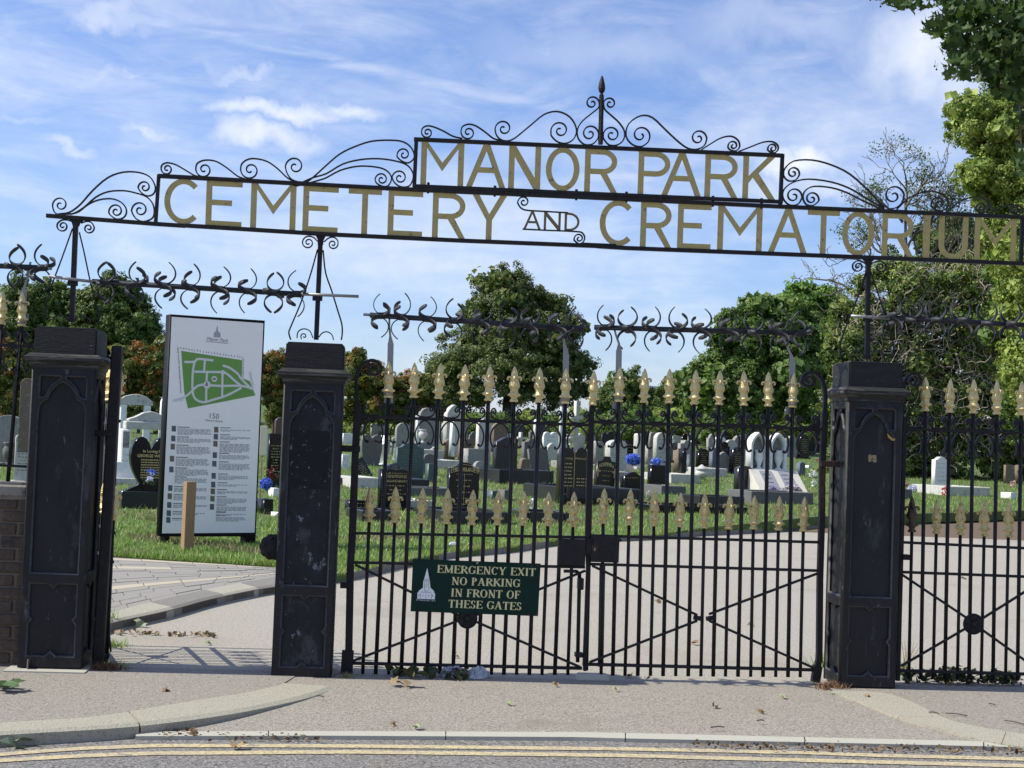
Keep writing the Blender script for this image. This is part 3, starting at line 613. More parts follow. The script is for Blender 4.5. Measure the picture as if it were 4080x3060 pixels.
scrolls = [
 (zA, ('s', (392, 352), (343, 372), 1.4, 1), [(352, 396), (372, 411), (440, 411)], None, .8),
 (zA, None, [(380, 411), (450, 400), (520, 350), (600, 260), (700, 175), (800, 140), (900, 142), (970, 170), (1003, 222), (1005, 262), (985, 288), (950, 293), (915, 272), (896, 242)], ('e', (938, 238), (896, 242), 1.3, 1), 1),
 (zA, None, [(430, 411), (480, 407), (545, 368), (620, 303), (700, 267), (800, 260), (880, 275), (950, 300), (990, 345), (1000, 400), (985, 440), (930, 460), (880, 440), (854, 395)], ('e', (908, 385), (854, 395), 1.4, 1), 1),
 (zA, None, [(455, 413), (510, 396), (570, 350), (640, 320), (720, 312), (780, 332), (815, 370), (818, 410), (795, 438), (752, 443), (712, 415)], ('e', (753, 393), (706, 395), 1.4, 1), 1),
 (zA, None, [(470, 462), (435, 450), (398, 452), (374, 472), (370, 492)], ('e', (407, 489), (370, 492), 1.4, -1), .9),
 (zA, None, [(525, 470), (560, 459), (592, 466), (610, 495), (608, 512)], ('e', (575, 503), (608, 512), 1.4, 1), .9),
 (zA, ('s', (1083, 119), (1045, 108), 1.4, -1), [(1054, 90), (1085, 79), (1140, 92), (1210, 132), (1262, 162), (1300, 168)], None, 1),
 (zA, ('s', (1323, 123), (1270, 108), 1.4, -1), [(1282, 80), (1330, 62), (1400, 70), (1470, 112), (1540, 166), (1590, 184)], None, 1),
 (zA, ('s', (1622, 126), (1560, 115), 1.4, -1), [(1568, 85), (1600, 60), (1650, 52), (1730, 70), (1800, 118), (1860, 175), (1915, 200), (1985, 205)], None, 1),
 (zA, ('s', (1912, 103), (1850, 108), 1.35, 1), [(1862, 150), (1892, 188), (1945, 205), (1990, 202), (2050, 155), (2130, 82), (2203, 22), (2291, -22), (2406, -60), (2529, -67), (2608, -58), (2660, -25), (2683, 22), (2678, 57), (2644, 80), (2604, 68)], ('e', (2617, 26), (2575, 42), 1.3, 1), 1),
 (zB, None, [(-240, 905), (-190, 885), (-100, 845), (0, 815), (120, 745), (250, 712), (380, 705), (500, 720), (590, 750), (632, 800), (637, 850), (610, 905), (550, 912), (502, 882), (484, 842)], ('e', (540, 845), (484, 842), 1.4, 1), 1),
 (zB, None, [(-225, 906), (-150, 890), (-60, 865), (0, 845), (100, 792), (220, 762), (330, 762), (420, 780), (468, 818), (478, 862), (452, 905), (410, 907), (370, 885), (359, 858)], ('e', (407, 857), (359, 858), 1.4, 1), 1),
 (zB, ('s', (742, 513), (700, 508), 1.4, -1), [(708, 480), (742, 464), (790, 472), (860, 502), (930, 540), (1000, 557)], None, 1),
 (zB, ('s', (1043, 513), (990, 503), 1.4, -1), [(1000, 470), (1045, 452), (1100, 465), (1170, 512), (1230, 558), (1290, 571)], None, 1),
 (zB, ('s', (1303, 485), (1240, 492), 1.35, 1), [(1250, 532), (1282, 565), (1330, 575), (1380, 557), (1440, 510), (1510, 452), (1600, 380), (1690, 358), (1770, 385), (1820, 440), (1838, 505), (1815, 562), (1762, 592), (1700, 582), (1655, 540)], ('e', (1717, 498), (1650, 515), 1.35, 1), 1),
 (zB, ('s', (1952, 297), (2004, 292), 1.35, -1), [(2000, 330), (1950, 372), (1880, 430), (1845, 490), (1850, 555), (1895, 600), (1955, 598), (1993, 560)], ('e', (1935, 522), (1998, 545), 1.4, -1), 1),
 (zB, ('s', (2083, 301), (2036, 300), 1.35, 1), [(2045, 342), (2090, 385), (2150, 440), (2190, 505), (2182, 568), (2135, 605), (2075, 603), (2038, 560)], ('e', (2097, 530), (2034, 545), 1.4, 1), 1),
 (zC, ('s', (200, 315), (232, 358), 1.3, -1), [(200, 375), (155, 362), (124, 318), (138, 255), (200, 213), (262, 222), (335, 290), (400, 350), (450, 384), (498, 388), (535, 368), (547, 335)], ('e', (503, 330), (547, 335), 1.35, -1), 1),
 (zC, None, [(520, 390), (560, 365), (620, 330), (675, 320), (712, 342), (720, 375), (700, 397), (672, 392)], ('e', (686, 370), (660, 380), 1.3, 1), 1),
 (zC, None, [(715, 400), (780, 375), (840, 352), (888, 348), (918, 365), (922, 390), (903, 407), (880, 402)], ('e', (893, 384), (868, 392), 1.3, 1), 1),
 (zC, None, [(1478, 698), (1400, 610), (1300, 520), (1200, 470), (1100, 445), (1005, 450), (957, 490), (952, 530), (980, 555), (1015, 548)], ('e', (1000, 513), (1032, 525), 1.35, -1), 1),
 (zC, None, [(1478, 700), (1390, 650), (1300, 595), (1200, 560), (1080, 545), (1000, 562), (952, 600), (948, 645), (980, 680), (1025, 677)], ('e', (1003, 634), (1046, 645), 1.35, -1), 1),
 (zC, None, [(1460, 702), (1370, 660), (1280, 615), (1200, 590), (1110, 583), (1065, 605), (1052, 640), (1068, 677), (1105, 683)], ('e', (1098, 648), (1134, 660), 1.35, -1), 1),
 (zC, ('s', (1527, 632), (1582, 628), 1.35, -1), [(1572, 668), (1540, 695), (1500, 702)], None, 1),
 (zC, None, [(1545, 703), (1600, 650), (1660, 620), (1730, 608), (1790, 630), (1815, 670), (1800, 702), (1765, 712)], ('e', (1762, 672), (1728, 690), 1.35, 1), 1),
 (zC, None, [(1810, 714), (1850, 680), (1900, 650), (1960, 638), (2010, 655), (2027, 690), (2010, 718), (1985, 722)], ('e', (1987, 695), (1962, 705), 1.35, 1), 1),
 (zC, None, [(2030, 722), (2080, 700), (2140, 680), (2190, 688), (2203, 708), (2190, 728), (2168, 730)], ('e', (2165, 710), (2143, 715), 1.3, 1), 1),
 (zB, ('s', (1450, 1023), (1407, 1032), 1.4, 1), [(1430, 1067), (1475, 1084), (1600, 1092), (1775, 1102)], None, 1),
 (zB, None, [(1442, 1222), (1600, 1230), (1830, 1240), (1880, 1250), (1898, 1285), (1885, 1318), (1855, 1330)], ('e', (1856, 1291), (1822, 1305), 1.35, 1), 1),
 (zA, None, [(2060, 590), (2030, 562), (1992, 556), (1966, 575), (1961, 600)], ('e', (1998, 597), (1961, 600), 1.4, -1), .9),
 (zA, None, [(2100, 592), (2130, 567), (2163, 562), (2188, 582), (2190, 608)], ('e', (2157, 606), (2190, 608), 1.4, 1), .9),
 (zC, None, [(1385, 992), (1362, 977), (1335, 974), (1315, 990), (1313, 1008)], ('e', (1341, 1003), (1313, 1008), 1.4, -1), .9),
 (zC, None, [(1405, 992), (1430, 978), (1462, 976), (1483, 992), (1487, 1010)], ('e', (1459, 1006), (1487, 1010), 1.4, 1), .9),
 (zA, None, [(345, 1108), (350, 1088), (370, 1070), (400, 1065), (430, 1075), (447, 1098)], None, .8), (zA, None, [(487, 1098), (505, 1080), (535, 1073), (560, 1080), (580, 1098), (586, 1118)], None, .8),
 (zA, None, [(1925, 1215), (1930, 1178), (1955, 1158), (1985, 1157), (2012, 1175), (2028, 1215)], None, .8), (zA, ('s', (1970, 1203), (1950, 1210), 1.0, 1), [(1952, 1215), (1955, 1222)], None, .8),
 (zA, None, [(2066, 1210), (2085, 1185), (2115, 1174), (2145, 1187), (2158, 1210), (2160, 1228)], None, .8),
 (zC, None, [(1300, 1480), (1308, 1455), (1335, 1443), (1362, 1455), (1378, 1482)], None, .8), (zC, None, [(1400, 1482), (1418, 1455), (1445, 1447), (1470, 1460), (1478, 1485)], None, .8)]
for tr, st, mid, en, k in scrolls:
    P = []
    if st: P += [tr(*q) for q in curl(st[1], st[2], st[3], st[4])][::-1]+[tr(*st[2])]
    P += [tr(*q) for q in mid]
    if en: 
        if math.hypot(mid[-1][0]-en[2][0], mid[-1][1]-en[2][1]) > 4: P.append(tr(*en[2]))
        P += [tr(*q) for q in curl(en[1], en[2], en[3], en[4])]
    strip('scroll', P, TH*k, DP, IRON, SG, dens=3)
# finial of the sign
p0 = GP.uv(*zB(2014, 600)); p1_ = GP.uv(*zB(2022, 238)); V_, F_ = tube([p0, p1_], [.0165, .0165], 8); wmesh('finial_rod', V_, F_, IRON, SG)
p2_ = GP.uv(*zB(2025, 122)); ln = (p2_-p1_).length
V_, F_ = lathe([(.009, 0), (.012, .003), (.009, .01), (.020, .025), (.0245, .045), (.022, .07), (.014, .105), (.006, .13), (.001, ln)], 10)
link('spear_point', tomesh('sp', V_, F_, IRON), SG, Matrix.Translation(p1_) @ (p2_-p1_).to_track_quat('Z', 'X').to_matrix().to_4x4(), True)
# stanchions with gussets, guy rods and clamps
def stanch(tr, top, bot, gus, guys, clamp):
    V_, F_ = sweep([GP.uv(*tr(*top)), GP.uv(*tr(*bot))], [(-.0155, -.0155), (.0155, -.0155), (.0155, .0155), (-.0155, .0155)], GP.n); wmesh('stanchion', V_, F_, IRON, SG)
    o = [GP.loc(*tr(*q)) for q in gus]; c = o[0]; me = plate([[(a-c[0], z-c[1]) for a, z in o]], .016, .001); me.materials.append(IRON); link('gusset', me, SG, GP.M(*c), True)
    for g in guys:
        P = catmull([Vector((*GP.loc(*tr(*q)), 0)) for q in g], 5); V_, F_ = tube([GP.P(p.x, p.y, .0) for p in P], .0055, 6); wmesh('guy_rod', V_, F_, IRON, SG, smooth=True)
stanch(zA, (491, 470), (465, 1112), [(425, 432), (572, 442), (548, 450), (522, 466), (512, 492), (472, 490), (464, 462), (446, 446)], [[(470, 505), (400, 700), (330, 890), (296, 1020), (288, 1112)], [(514, 530), (545, 660), (583, 840), (618, 980), (636, 1060), (642, 1128)]], None)
stanch(zA, (2077, 590), (2049, 1226), [(2040, 540), (2118, 546), (2108, 560), (2098, 580), (2094, 612), (2058, 610), (2060, 580), (2050, 560)], [[(2058, 640), (2010, 810), (1950, 985), (1885, 1140), (1872, 1180), (1884, 1226)], [(2094, 645), (2110, 790), (2150, 910), (2190, 1040), (2214, 1120), (2218, 1180), (2212, 1228)]], None)
stanch(zC, (1394, 985), (1389, 1488), [(1365, 966), (1425, 969), (1412, 980), (1406, 1000), (1382, 998), (1380, 980)], [[(1384, 1030), (1345, 1150), (1290, 1290), (1256, 1380), (1248, 1430), (1250, 1484)], [(1408, 1030), (1448, 1150), (1488, 1270), (1518, 1370), (1528, 1430), (1522, 1488)]], None)

# ---------------------------------------------------------------- anti-climb spike bars
def arcstrip():
    P = [(0, .013), (.022, .019), (.046, .040), (.058, .072), (.053, .106), (.033, .136), (.013, .154)]
    pts = [Vector((x, 0, z)) for x, z in P]; pts = catmull(pts, 2); n_ = len(pts); V_ = []; F_ = []
    for i, p in enumerate(pts):
        t = (pts[min(i+1, n_-1)]-pts[max(i-1, 0)]).normalized(); s = Vector((t.z, 0, -t.x)); w = .0150*(1 if i < n_-2 else (.8 if i < n_-1 else .55)); 
        V_ += [p+s*.0034+Vector((0, -w, 0)), p+s*.0034+Vector((0, w, 0)), p-s*.0034+Vector((0, w, 0)), p-s*.0034+Vector((0, -w, 0))]
    F_ = [(i*4+j, i*4+(j+1) % 4, i*4+4+(j+1) % 4, i*4+4+j) for i in range(n_-1) for j in range(4)]+[(3, 2, 1, 0), tuple(n_*4-4+j for j in range(4))]
    return tomesh('spike', V_, F_, BARB, True)
SPK = arcstrip()
colm = tomesh('collar', *lathe([(.0185, -.030), (.022, -.015), (.023, 0), (.022, .015), (.0185, .030)], 10), BARB, True)
def spikebar(label, ends, clusters, pole=None, off=.0, seed=0, rot=None):
    rr = random.Random(seed); A = GP.uv(*ends[0], off); B = GP.uv(*ends[1], off)
    t = thing('spike_bar', label, 'spike bar', (A+B)/2, 0, 'rotating anti-climb spike bars above the gates')
    V_, F_ = tube([A, B], .0180, 10); wmesh('rod', V_, F_, BARB, t, smooth=True)
    if pole:
        C_, D = GP.uv(*pole[0], off), GP.uv(*pole[1], off); V_, F_ = tube([C_, D], .0095, 10); wmesh('spindle', V_, F_, ALU, t, smooth=True)
    d = (B-A).normalized(); y = d.cross(Vector((0, 0, 1))).normalized()*-1; z = d.cross(y)
    if z.z < 0: z = -z; y = -y
    Bm = Matrix(((d.x, y.x, z.x, 0), (d.y, y.y, z.y, 0), (d.z, y.z, z.z, 0), (0, 0, 0, 1)))
    for i, (u, v) in enumerate(clusters):
        p = GP.uv(u, v, off); p = A + d*(p-A).dot(d); tw = rr.uniform(-40, 40) if rot is None else rot[i]
        link('collar', colm, t, Matrix.Translation(p) @ Bm @ Matrix.Rotation(R(90), 4, 'Y'), True)
        for q in range(3):
            for sgn in (1, -1):
                a = R(tw+q*120+rr.uniform(-6, 6)+(0 if sgn > 0 else 180))
                link('spike', SPK, t, Matrix.Translation(p) @ Bm @ Matrix.Rotation(a, 4, 'X') @ Matrix.Diagonal((sgn*rr.uniform(.85, 1.1), 1, rr.uniform(.93, 1.06), 1)), True)
    return t
def onl(a, b, us): return [(u, a[1]+(b[1]-a[1])*(u-a[0])/(b[0]-a[0])) for u in us]
e = ((-60, 572), (104, 579)); spikebar('spike bar at the far left above the brick wall railing', e, onl(*e, [-40, 36, 92]), ((60, 577.5), (112, 580.5)), seed=3, rot=[10, 28, 60])
e = ((zA(597, 848)), zA(1962, 932)); spikebar('spike bar spanning the open footpath between the two left pillars', e, onl(*e, [zA(x, 0)[0] for x in (690, 885, 1070, 1238, 1428, 1605, 1775, 1925)]), None, seed=5, rot=[40, 55, 4, 15, 2, 8, 30, 62])
e = ((865-66, 680.5), (1256, 711)); spikebar('spike bar above the left leaf of the double gates', e, onl(*e, [822, 867, 923, 981, 1040, 1095, 1146, 1205, 1245]), ((785, 679.3), (806, 680.8)), seed=7, rot=[65, 12, 5, 48, 10, 52, 14, 6, 70])
e = ((1284, 707), (1738, 720)); spikebar('spike bar above the right leaf of the double gates', e, onl(*e, [1306, 1354, 1409, 1461, 1515, 1573, 1626, 1684, 1728]), ((1738, 720), (1752, 720.4)), seed=9, rot=[60, 28, 8, 50, 12, 5, 34, 10, 75])
e = ((1902, 685), (2280, 706)); spikebar('spike bar right of the right pillar in front of the ivy', e, onl(*e, [1925, 1968, 2022, 2075, 2130, 2182, 2235]), None, seed=12, rot=[20, 42, 35, 28, 40, 30, 20])
# galvanised spindles clamped to the sign stanchions
for lab, a, b, c in [('galvanised spindle clamped to the leftmost sign stanchion', zA(318, 815), zA(600, 850), zA(476, 862)), ('galvanised spindle clamped to the middle sign stanchion', zA(1955, 930), (775, 640.3), zA(2058, 958)), ('galvanised spindle clamped to the right sign stanchion', zC(1305, 1263), zC(1505, 1275), zC(1386, 1278))]:
    A, B, C_ = GP.uv(*a, .03), GP.uv(*b, .03), GP.uv(*c, .0)
    t = thing('clamped_spindle', lab, 'clamp', C_, 0, 'spindle clamps on the sign stanchions')
    V_, F_ = tube([A, B], .0105, 10); wmesh('spindle', V_, F_, ALU, t, smooth=True)
    link('clamp_plate', bevel(MB().box(-.033, .033, -.004, .004, -.018, .024).me('c', IRON), .002), t, GP.M(*GP.loc(*c), .020), True)
    for dx in (-.022, .022):
        V_, F_ = tube([GP.P(GP.loc(*c)[0]+dx, GP.loc(*c)[1]+.02, .045), GP.P(GP.loc(*c)[0]+dx, GP.loc(*c)[1]+.02, -.02)], .004, 6); wmesh('bolt', V_, F_, ALU, t)
# straps that carry the bars above the gates
def strap(label, pts, w=.040):
    P = [GP.uv(u, v, -.03) for u, v in pts]; t = thing('bracket_strap', label, 'bracket', P[0], 0, 'galvanised straps carrying the spike bars')
    V_, F_ = sweep(P[:2], [(-w/2, -.003), (w/2, -.003), (w/2, .003), (-w/2, .003)], GP.n); wmesh('lower_strap', V_, F_, ALU, t)
    V_, F_ = sweep(P[1:], [(-w*.2, -.0035), (w*.2, -.0035), (w*.2, .0035), (-w*.2, .0035)], GP.n, scale=[2.2, .9]+[.8]*(len(P)-3)); wmesh('twisted_strap', V_, F_, ALU, t)
    q = GP.uv(pts[0][0]-1, pts[0][1]-6, -.022); link('back_plate', MB().box(-.03, .03, -.003, .003, -.02, .03).me('bp', ALU), t, GP.M(*GP.loc(pts[0][0]-1, pts[0][1]-4), -.034), True)
strap('strap behind the first finial of the left gate leaf', [(841, 868), (844, 741), (843, 726), (841, 705), (841.5, 668)])
strap('strap behind the last finial of the left gate leaf', [(1221, 876), (1223, 765), (1218, 735), (1212, 718), (1208, 706)])
strap('strap behind the first finial of the right gate leaf', [(1335, 880), (1337, 757), (1337, 742), (1330, 722), (1323, 693)])
strap('strap behind the last finial of the right gate leaf', [(1710, 892), (1712, 780), (1708, 765), (1697, 740), (1690, 722)])
strap('strap behind the finial on the brick wall railing', [(50, 690), (51, 628), (52, 622), (59, 600), (66, 566)])
# ---------------------------------------------------------------- gold spear finials
def finial_mesh(name, m):
    b = MB()
    prof = [(.019, 0), (.0235, .003), (.0245, .009), (.022, .014), (.0165, .018), (.0165, .026), (.020, .034), (.031, .042), (.033, .046), (.0285, .052), (.0225, .060), (.0225, .070), (.0195, .074), (.0225, .077), (.0225, .082), (.0195, .085),
            (.0245, .090), (.0275, .100), (.0275, .112), (.0235, .130), (.0200, .146), (.0205, .156), (.0180, .160), (.0175, .168), (.0150, .190), (.0095, .212), (.0040, .228), (.0008, .234)]
    prof = [(r*1.15, z) for r, z in prof]
    def fn(z, a):
        if .036 < z < .056: return 1+.16*math.cos(4*a)
        if .086 < z < .158: return 1+.13*math.cos(8*a)
        if .158 <= z < .225: return 1+.13*math.cos(4*a)
        return 1
    V_, F_ = lathe(prof, 16, fn); b.add(V_, F_)
    for k in range(4):
        c, s = math.cos(k*math.pi/2), math.sin(k*math.pi/2)
        pr = [(.010, .138), (.017, .152), (.025, .1605), (.034, .1615), (.0405, .156), (.0415, .148), (.037, .1445), (.034, .148)]
        V_, F_ = tube([(r*c, r*s, z) for r, z in catmull([Vector((r, z, 0)) for r, z in pr], 2) for r, z in [(r, z)]] if False else [(p.x*c*1.06, p.x*s*1.06, p.y) for p in catmull([Vector((r, z, 0)) for r, z in pr], 2)], [.0080]*8+[.0068]*4+[.0052]*3, 5); b.add(V_, F_)
    return b.me(name, m, True)
FIN = {k: finial_mesh('finial_'+k, m) for k, m in (('gold', GOLD), ('dull', GOLDS), ('worn', GOLDW))}  # dull: same gold, with the dimmer light of low finials in its colour
bandm = tomesh('finial_band', *lathe([(.024, 0), (.030, .001), (.030, .009), (.024, .010)], 14), ALU, True)
def place_finial(par, pl, tip, base, kind='gold', ring=False):
    (ta, tz), (ba, bz) = tip, base; d = Vector((ta-ba, 0, tz-bz)); k = d.length/.234; rot = math.atan2(ta-ba, tz-bz)
    o = link('finial', FIN[kind], par, pl.M(ba, bz, 0, 0) @ Matrix.Rotation(rot, 4, 'Y') @ Matrix.Rotation(random.uniform(-.15, .15), 4, 'Z') @ Matrix.Diagonal((min(k, 1.04), min(k, 1.04), k, 1)), True)
    if kind == 'worn': o['label'] = 'finial whose gold paint has worn off'
    if ring:
        for h in (.022, .150): link('steel_band', bandm, o, pl.M(ba+(ta-ba)*h/.234, bz+(tz-bz)*h/.234), True)
def bar_mesh(par, pl, a, b, r, name='bar', m=None, off=0, n=8):
    V_, F_ = tube([pl.P(*a, off), pl.P(*b, off)], r, n); return wmesh(name, V_, F_, m or IRON, par, smooth=True)
def spir(cx, cz_, px, pz, turns, sgn, n=16, r1=.2):
    dx, dz = px-cx, pz-cz_; r = math.hypot(dx, dz); a0 = math.atan2(dz, dx); return [(cx+r*(1-i/n*(1-r1))*math.cos(a0+sgn*2*math.pi*turns*i/n), cz_+r*(1-i/n*(1-r1))*math.sin(a0+sgn*2*math.pi*turns*i/n)) for i in range(1, n+1)]
def cscroll():      # the C scroll on top of the upper rail, unit gap width 1 = .157 m
    g = .157; h = .076; P = []
    left = [(-.036, h-.014), (-.046, h), (-.058, h-.003), (-.067, h-.018), (-.067, .034), (-.052, .012), (-.025, .003), (0, .0015)]
    P = catmull([Vector((x, z, 0)) for x, z in left], 4); P = [(p.x, p.y) for p in P]
    sp = spir(-.0475, h-.022, -.036, h-.012, .9, -1, 12, .25)[::-1]
    half_ = sp+P; return half_+[(-x, z) for x, z in half_[::-1]][1:]
def oscroll():      # the pointed loop hanging under the rail
    left = [(-.030, -.148), (-.036, -.158), (-.048, -.156), (-.058, -.142), (-.066, -.112), (-.066, -.080), (-.054, -.045), (-.030, -.015), (-.010, -.003), (0, -.002)]
    P = catmull([Vector((x, z, 0)) for x, z in left], 3); P = [(p.x, p.y) for p in P]; return P+[(-x, z) for x, z in P[::-1]][1:]
def scroll_mesh(P, th, d, name):
    V_, F_ = sweep([(x, 0, z) for x, z in P], [(-th/2, -d/2), (th/2, -d/2), (th/2, d/2), (-th/2, d/2)], (0, 1, 0)); return tomesh(name, V_, F_, IRON)
CS = scroll_mesh(cscroll(), .0110, .026, 'c_scroll'); OS = scroll_mesh(oscroll(), .0105, .026, 'loop_scroll')
ball = tomesh('curl_bead', *lathe([(.001, -.009), (.007, -.006), (.0095, 0), (.007, .006), (.001, .009)], 8), IRON, True)
def put_scrolls(par, pl, xa, xb, z, rot):
    k = (xb-xa)/.157; c = (xa+xb)/2
    link('scroll', CS, par, pl.M(c, z+.010, 0, rot, k), True); lo_ = link('loop_scroll', OS, par, pl.M(c, z-.010, 0, rot, k), True)
    for s in (-1, 1): link('curl_bead', ball, lo_, pl.M(c+s*.031*k-math.sin(rot)*.155, z-.160, 0, rot) @ Matrix.Rotation(R(90), 4, 'X'), True)
z6 = lambda x, y: (704.8+.29412*x, 759+.29412*y); z7 = lambda x, y: (1247+.29412*x, 759+.29412*y); z8 = lambda x, y: (1735+.29412*x, 650.6+.29412*y)
y1b = lambda x, y: (704.8+.31369*x, 1138.5+.31369*y); y2b = lambda x, y: (1247+.31369*x, 1138.5+.31369*y); y3b = lambda x, y: (1735+.26143*x, 1084.3+.26143*y)
Lc = lambda p: GP.loc(*p)
def gate(label, rails, tall, dogs, worn=(), rings=(), endgaps=(), loc=None):
    g = thing('gate_leaf', label, 'gate', loc, 0, 'iron gate leaves with gold finials')
    toprail = rails[0]
    for i, (a, b, w) in enumerate(rails): planebox('rail', Lc(a), Lc(b), w, .030 if i else .034, IRON, g, bev=.002)
    top = lambda a: np.interp(a, [Lc(toprail[0])[0], Lc(toprail[1])[0]], [Lc(toprail[0])[1], Lc(toprail[1])[1]])
    xr = []
    for i, (tip, base, bot) in enumerate(tall):
        tip, base, bot = Lc(tip), Lc(base), Lc(bot)
        if bot: bar_mesh(g, GP, base, bot, .0135)
        place_finial(g, GP, tip, base, 'gold', i in rings)
        zz = top(base[0]); f_ = (base[1]-zz)/(base[1]-bot[1]); xr.append((base[0]+(bot[0]-base[0])*f_, zz, math.atan2(base[0]-bot[0], base[1]-bot[1])))
    for i, (tip, base, bot) in enumerate(dogs):
        tip, base, bot = Lc(tip), Lc(base), Lc(bot); bar_mesh(g, GP, base, bot, .0115); place_finial(g, GP, tip, base, 'worn' if i in worn else 'dull')
    for (a, za, ra), (b, zb, rb) in zip(xr[:-1], xr[1:]): put_scrolls(g, GP, a+.012, b-.012, (za+zb)/2, (ra+rb)/2)
    for (ua, ub) in endgaps:
        a, b = GP.loc(*ua), GP.loc(*ub); put_scrolls(g, GP, a[0], b[0], top((a[0]+b[0])/2), .035)
    return g
# left leaf
tb = [(455, 342), (640, 342), (822, 350), (1008, 360), (1190, 365), (1378, 372), (1562, 378), (1755, 385)]; tt = [(460, 70), (650, 80), (840, 88), (1022, 93), (1205, 100), (1385, 108), (1570, 115), (1763, 122)]
tbot = [812, 867, 923, 979, 1034, 1089, 1144, 1199]
tall = [(z6(*t), z6(*b), (u-.6, 1456+.0045*(u-780))) for t, b, u in zip(tt, tb, tbot)]
tall.append((z6(1968, 140), z6(1956, 396), (1266.5, 1448)))
dt_ = [(325, 990), (512, 990), (712, 1002), (895, 1005), (1080, 1015), (1267, 1018), (1455, 1025), (1635, 1032), (1822, 1030)]; db = [(315, 1253), (502, 1258), (697, 1262), (882, 1268), (1067, 1275), (1255, 1277), (1440, 1280), (1627, 1283), (1812, 1290)]
dbot = [784, 840, 895.5, 951, 1006.6, 1062, 1116.4, 1171.3, 1227]
dogs = [(z6(*t), z6(*b), (u-.6, 1456+.0045*(u-780))) for t, b, u in zip(dt_, db, dbot)]
G1 = gate('left leaf of the closed double gates, carrying the green notice board', [((776, 899.5), (1274, 918.5), .020), (z6(212, 1335), z6(1925, 1366), .018), (z6(205, 1550), z6(1900, 1585), .018), (y1b(150, 936), y1b(1760, 972), .020)], tall, dogs, rings=(0, 7), endgaps=[(z6(262, 480), z6(428, 480))], loc=GP.uv(752, 1462))
def stile(g, pts, w, d, name='stile'):
    V_, F_ = sweep([GP.uv(*p) for p in pts], [(-w/2, -d/2), (w/2, -d/2), (w/2, d/2), (-w/2, d/2)], GP.n); o = wmesh(name, V_, F_, IRON, g); bevel(o.data, .003); return o
stile(G1, [z6(232, 380), z6(215, 720), z6(206, 960), z6(192, 1340), z6(178, 1560), y1b(155, 860)], .048, .045)
stile(G1, [y1b(150, 850), y1b(138, 1030)], .078, .06, 'heel')
def taper(t): return .35+.65*(1-t)**.6
P = [z6(228, 420), z6(222, 320), z6(220, 200), z6(237, 140), z6(275, 90), z6(330, 66), z6(375, 78), z6(402, 115)]; sp_ = [z6(*q) for q in curl((347, 125), (402, 115), 1.35, 1)]
strip('top_curl', P+sp_, .020, .030, IRON, G1, scale=lambda t: 1.15-.65*t, dens=3)
def triplate(name, g, pts, th=.02):
    o = [Lc(p) for p in pts]; c = o[0]; me = plate([[(a-c[0], z-c[1]) for a, z in o]], th, .001); me.materials.append(IRON); link(name, me, g, GP.M(*c), True)
triplate('gusset', G1, [z6(245, 430), z6(265, 462), z6(310, 465), z6(310, 492), z6(300, 500), z6(275, 525), z6(250, 560), z6(232, 560)])
brace = lambda g, a, b, w=.017: planebox('brace', Lc(a), Lc(b), w, .012, IRON, g, off=.020, bev=.002)
brace(G1, (767, 1219), (1000, 1333)); brace(G1, (1018, 1338), y1b(1748, 962)); brace(G1, y1b(175, 922), (1000, 1336)); brace(G1, (1018, 1332), y1b(1782, 298))
def rosette(g, c, r, scal=0):
    a, z = Lc(c); V_, F_ = lathe([(r, 0), (r, .012), (r*.86, .018), (r*.80, .014), (r*.3, .014), (r*.25, .024), (.004, .028)], 24, (lambda z_, an: 1+.09*math.cos(10*an)*(1 if z_ < .013 else 0)) if scal else None)
    b = MB().add(V_, F_)
    for k in range(6):
        an = k*math.pi/3; V_, F_ = tube([(r*.3*math.cos(an), r*.3*math.sin(an), .014), (r*.55*math.cos(an), r*.55*math.sin(an), .019), (r*.78*math.cos(an), r*.78*math.sin(an), .014)], [.004, r*.12, .004], 5); b.add(V_, F_)
    link('boss', b.me('boss', IRON), g, GP.M(a, z, .018) @ Matrix.Rotation(R(90), 4, 'X'), True)
rosette(G1, (1009, 1335), .068)
def lockbox(g, a, b, name='lock_box'):
    (x0, z0), (x1, z1) = Lc(a), Lc(b); p = [GP.P(x0, z1, .0), GP.P(x1, z0, .0)]
    me = bevel(MB().box(-(x1-x0)/2, (x1-x0)/2, -.034, .034, -(z0-z1)/2, (z0-z1)/2).me(name, IRON), .003); return link(name, me, g, GP.M((x0+x1)/2, (z0+z1)/2), True)
lockbox(G1, (1206, 1163.5), (1262.5, 1222))
V_ = [y1b(1632, 300), y1b(1720, 302)]; planebox('bolt_handle', Lc(V_[0]), Lc(V_[1]), .020, .03, IRON, G1, off=.03)
bar_mesh(G1, GP, Lc(y1b(1748, 318)), Lc(y1b(1735, 935)), .013, 'drop_bolt', off=-.03); bar_mesh(G1, GP, Lc(y1b(1720, 302)), Lc(y1b(1750, 330)), .012, 'drop_bolt', off=-.01)
lockbox(G1, y1b(1732, 350), y1b(1768, 430), 'bolt_guide'); lockbox(G1, y1b(1712, 862), y1b(1765, 895), 'bolt_guide')
stile(G1, [z6(1944, 400), z6(1925, 800), z6(1912, 1340), y1b(1800, 280), y1b(1775, 960)], .020, .040)
for p in ((1020, 1343),): pass
# hinge band
def hinge(g, a, b, m=IRON): 
    (x0, z0), (x1, z1) = Lc(a), Lc(b); me = bevel(MB().box(-(x1-x0)/2, (x1-x0)/2, -.03, .03, -.021, .021).me('hinge', m), .003); link('hinge_band', me, g, GP.M((x0+x1)/2, (z0+z1)/2, .012), True)
hinge(G1, z6(98, 712), z6(250, 718)); hinge(G1, (735, 1262), (757, 1264))
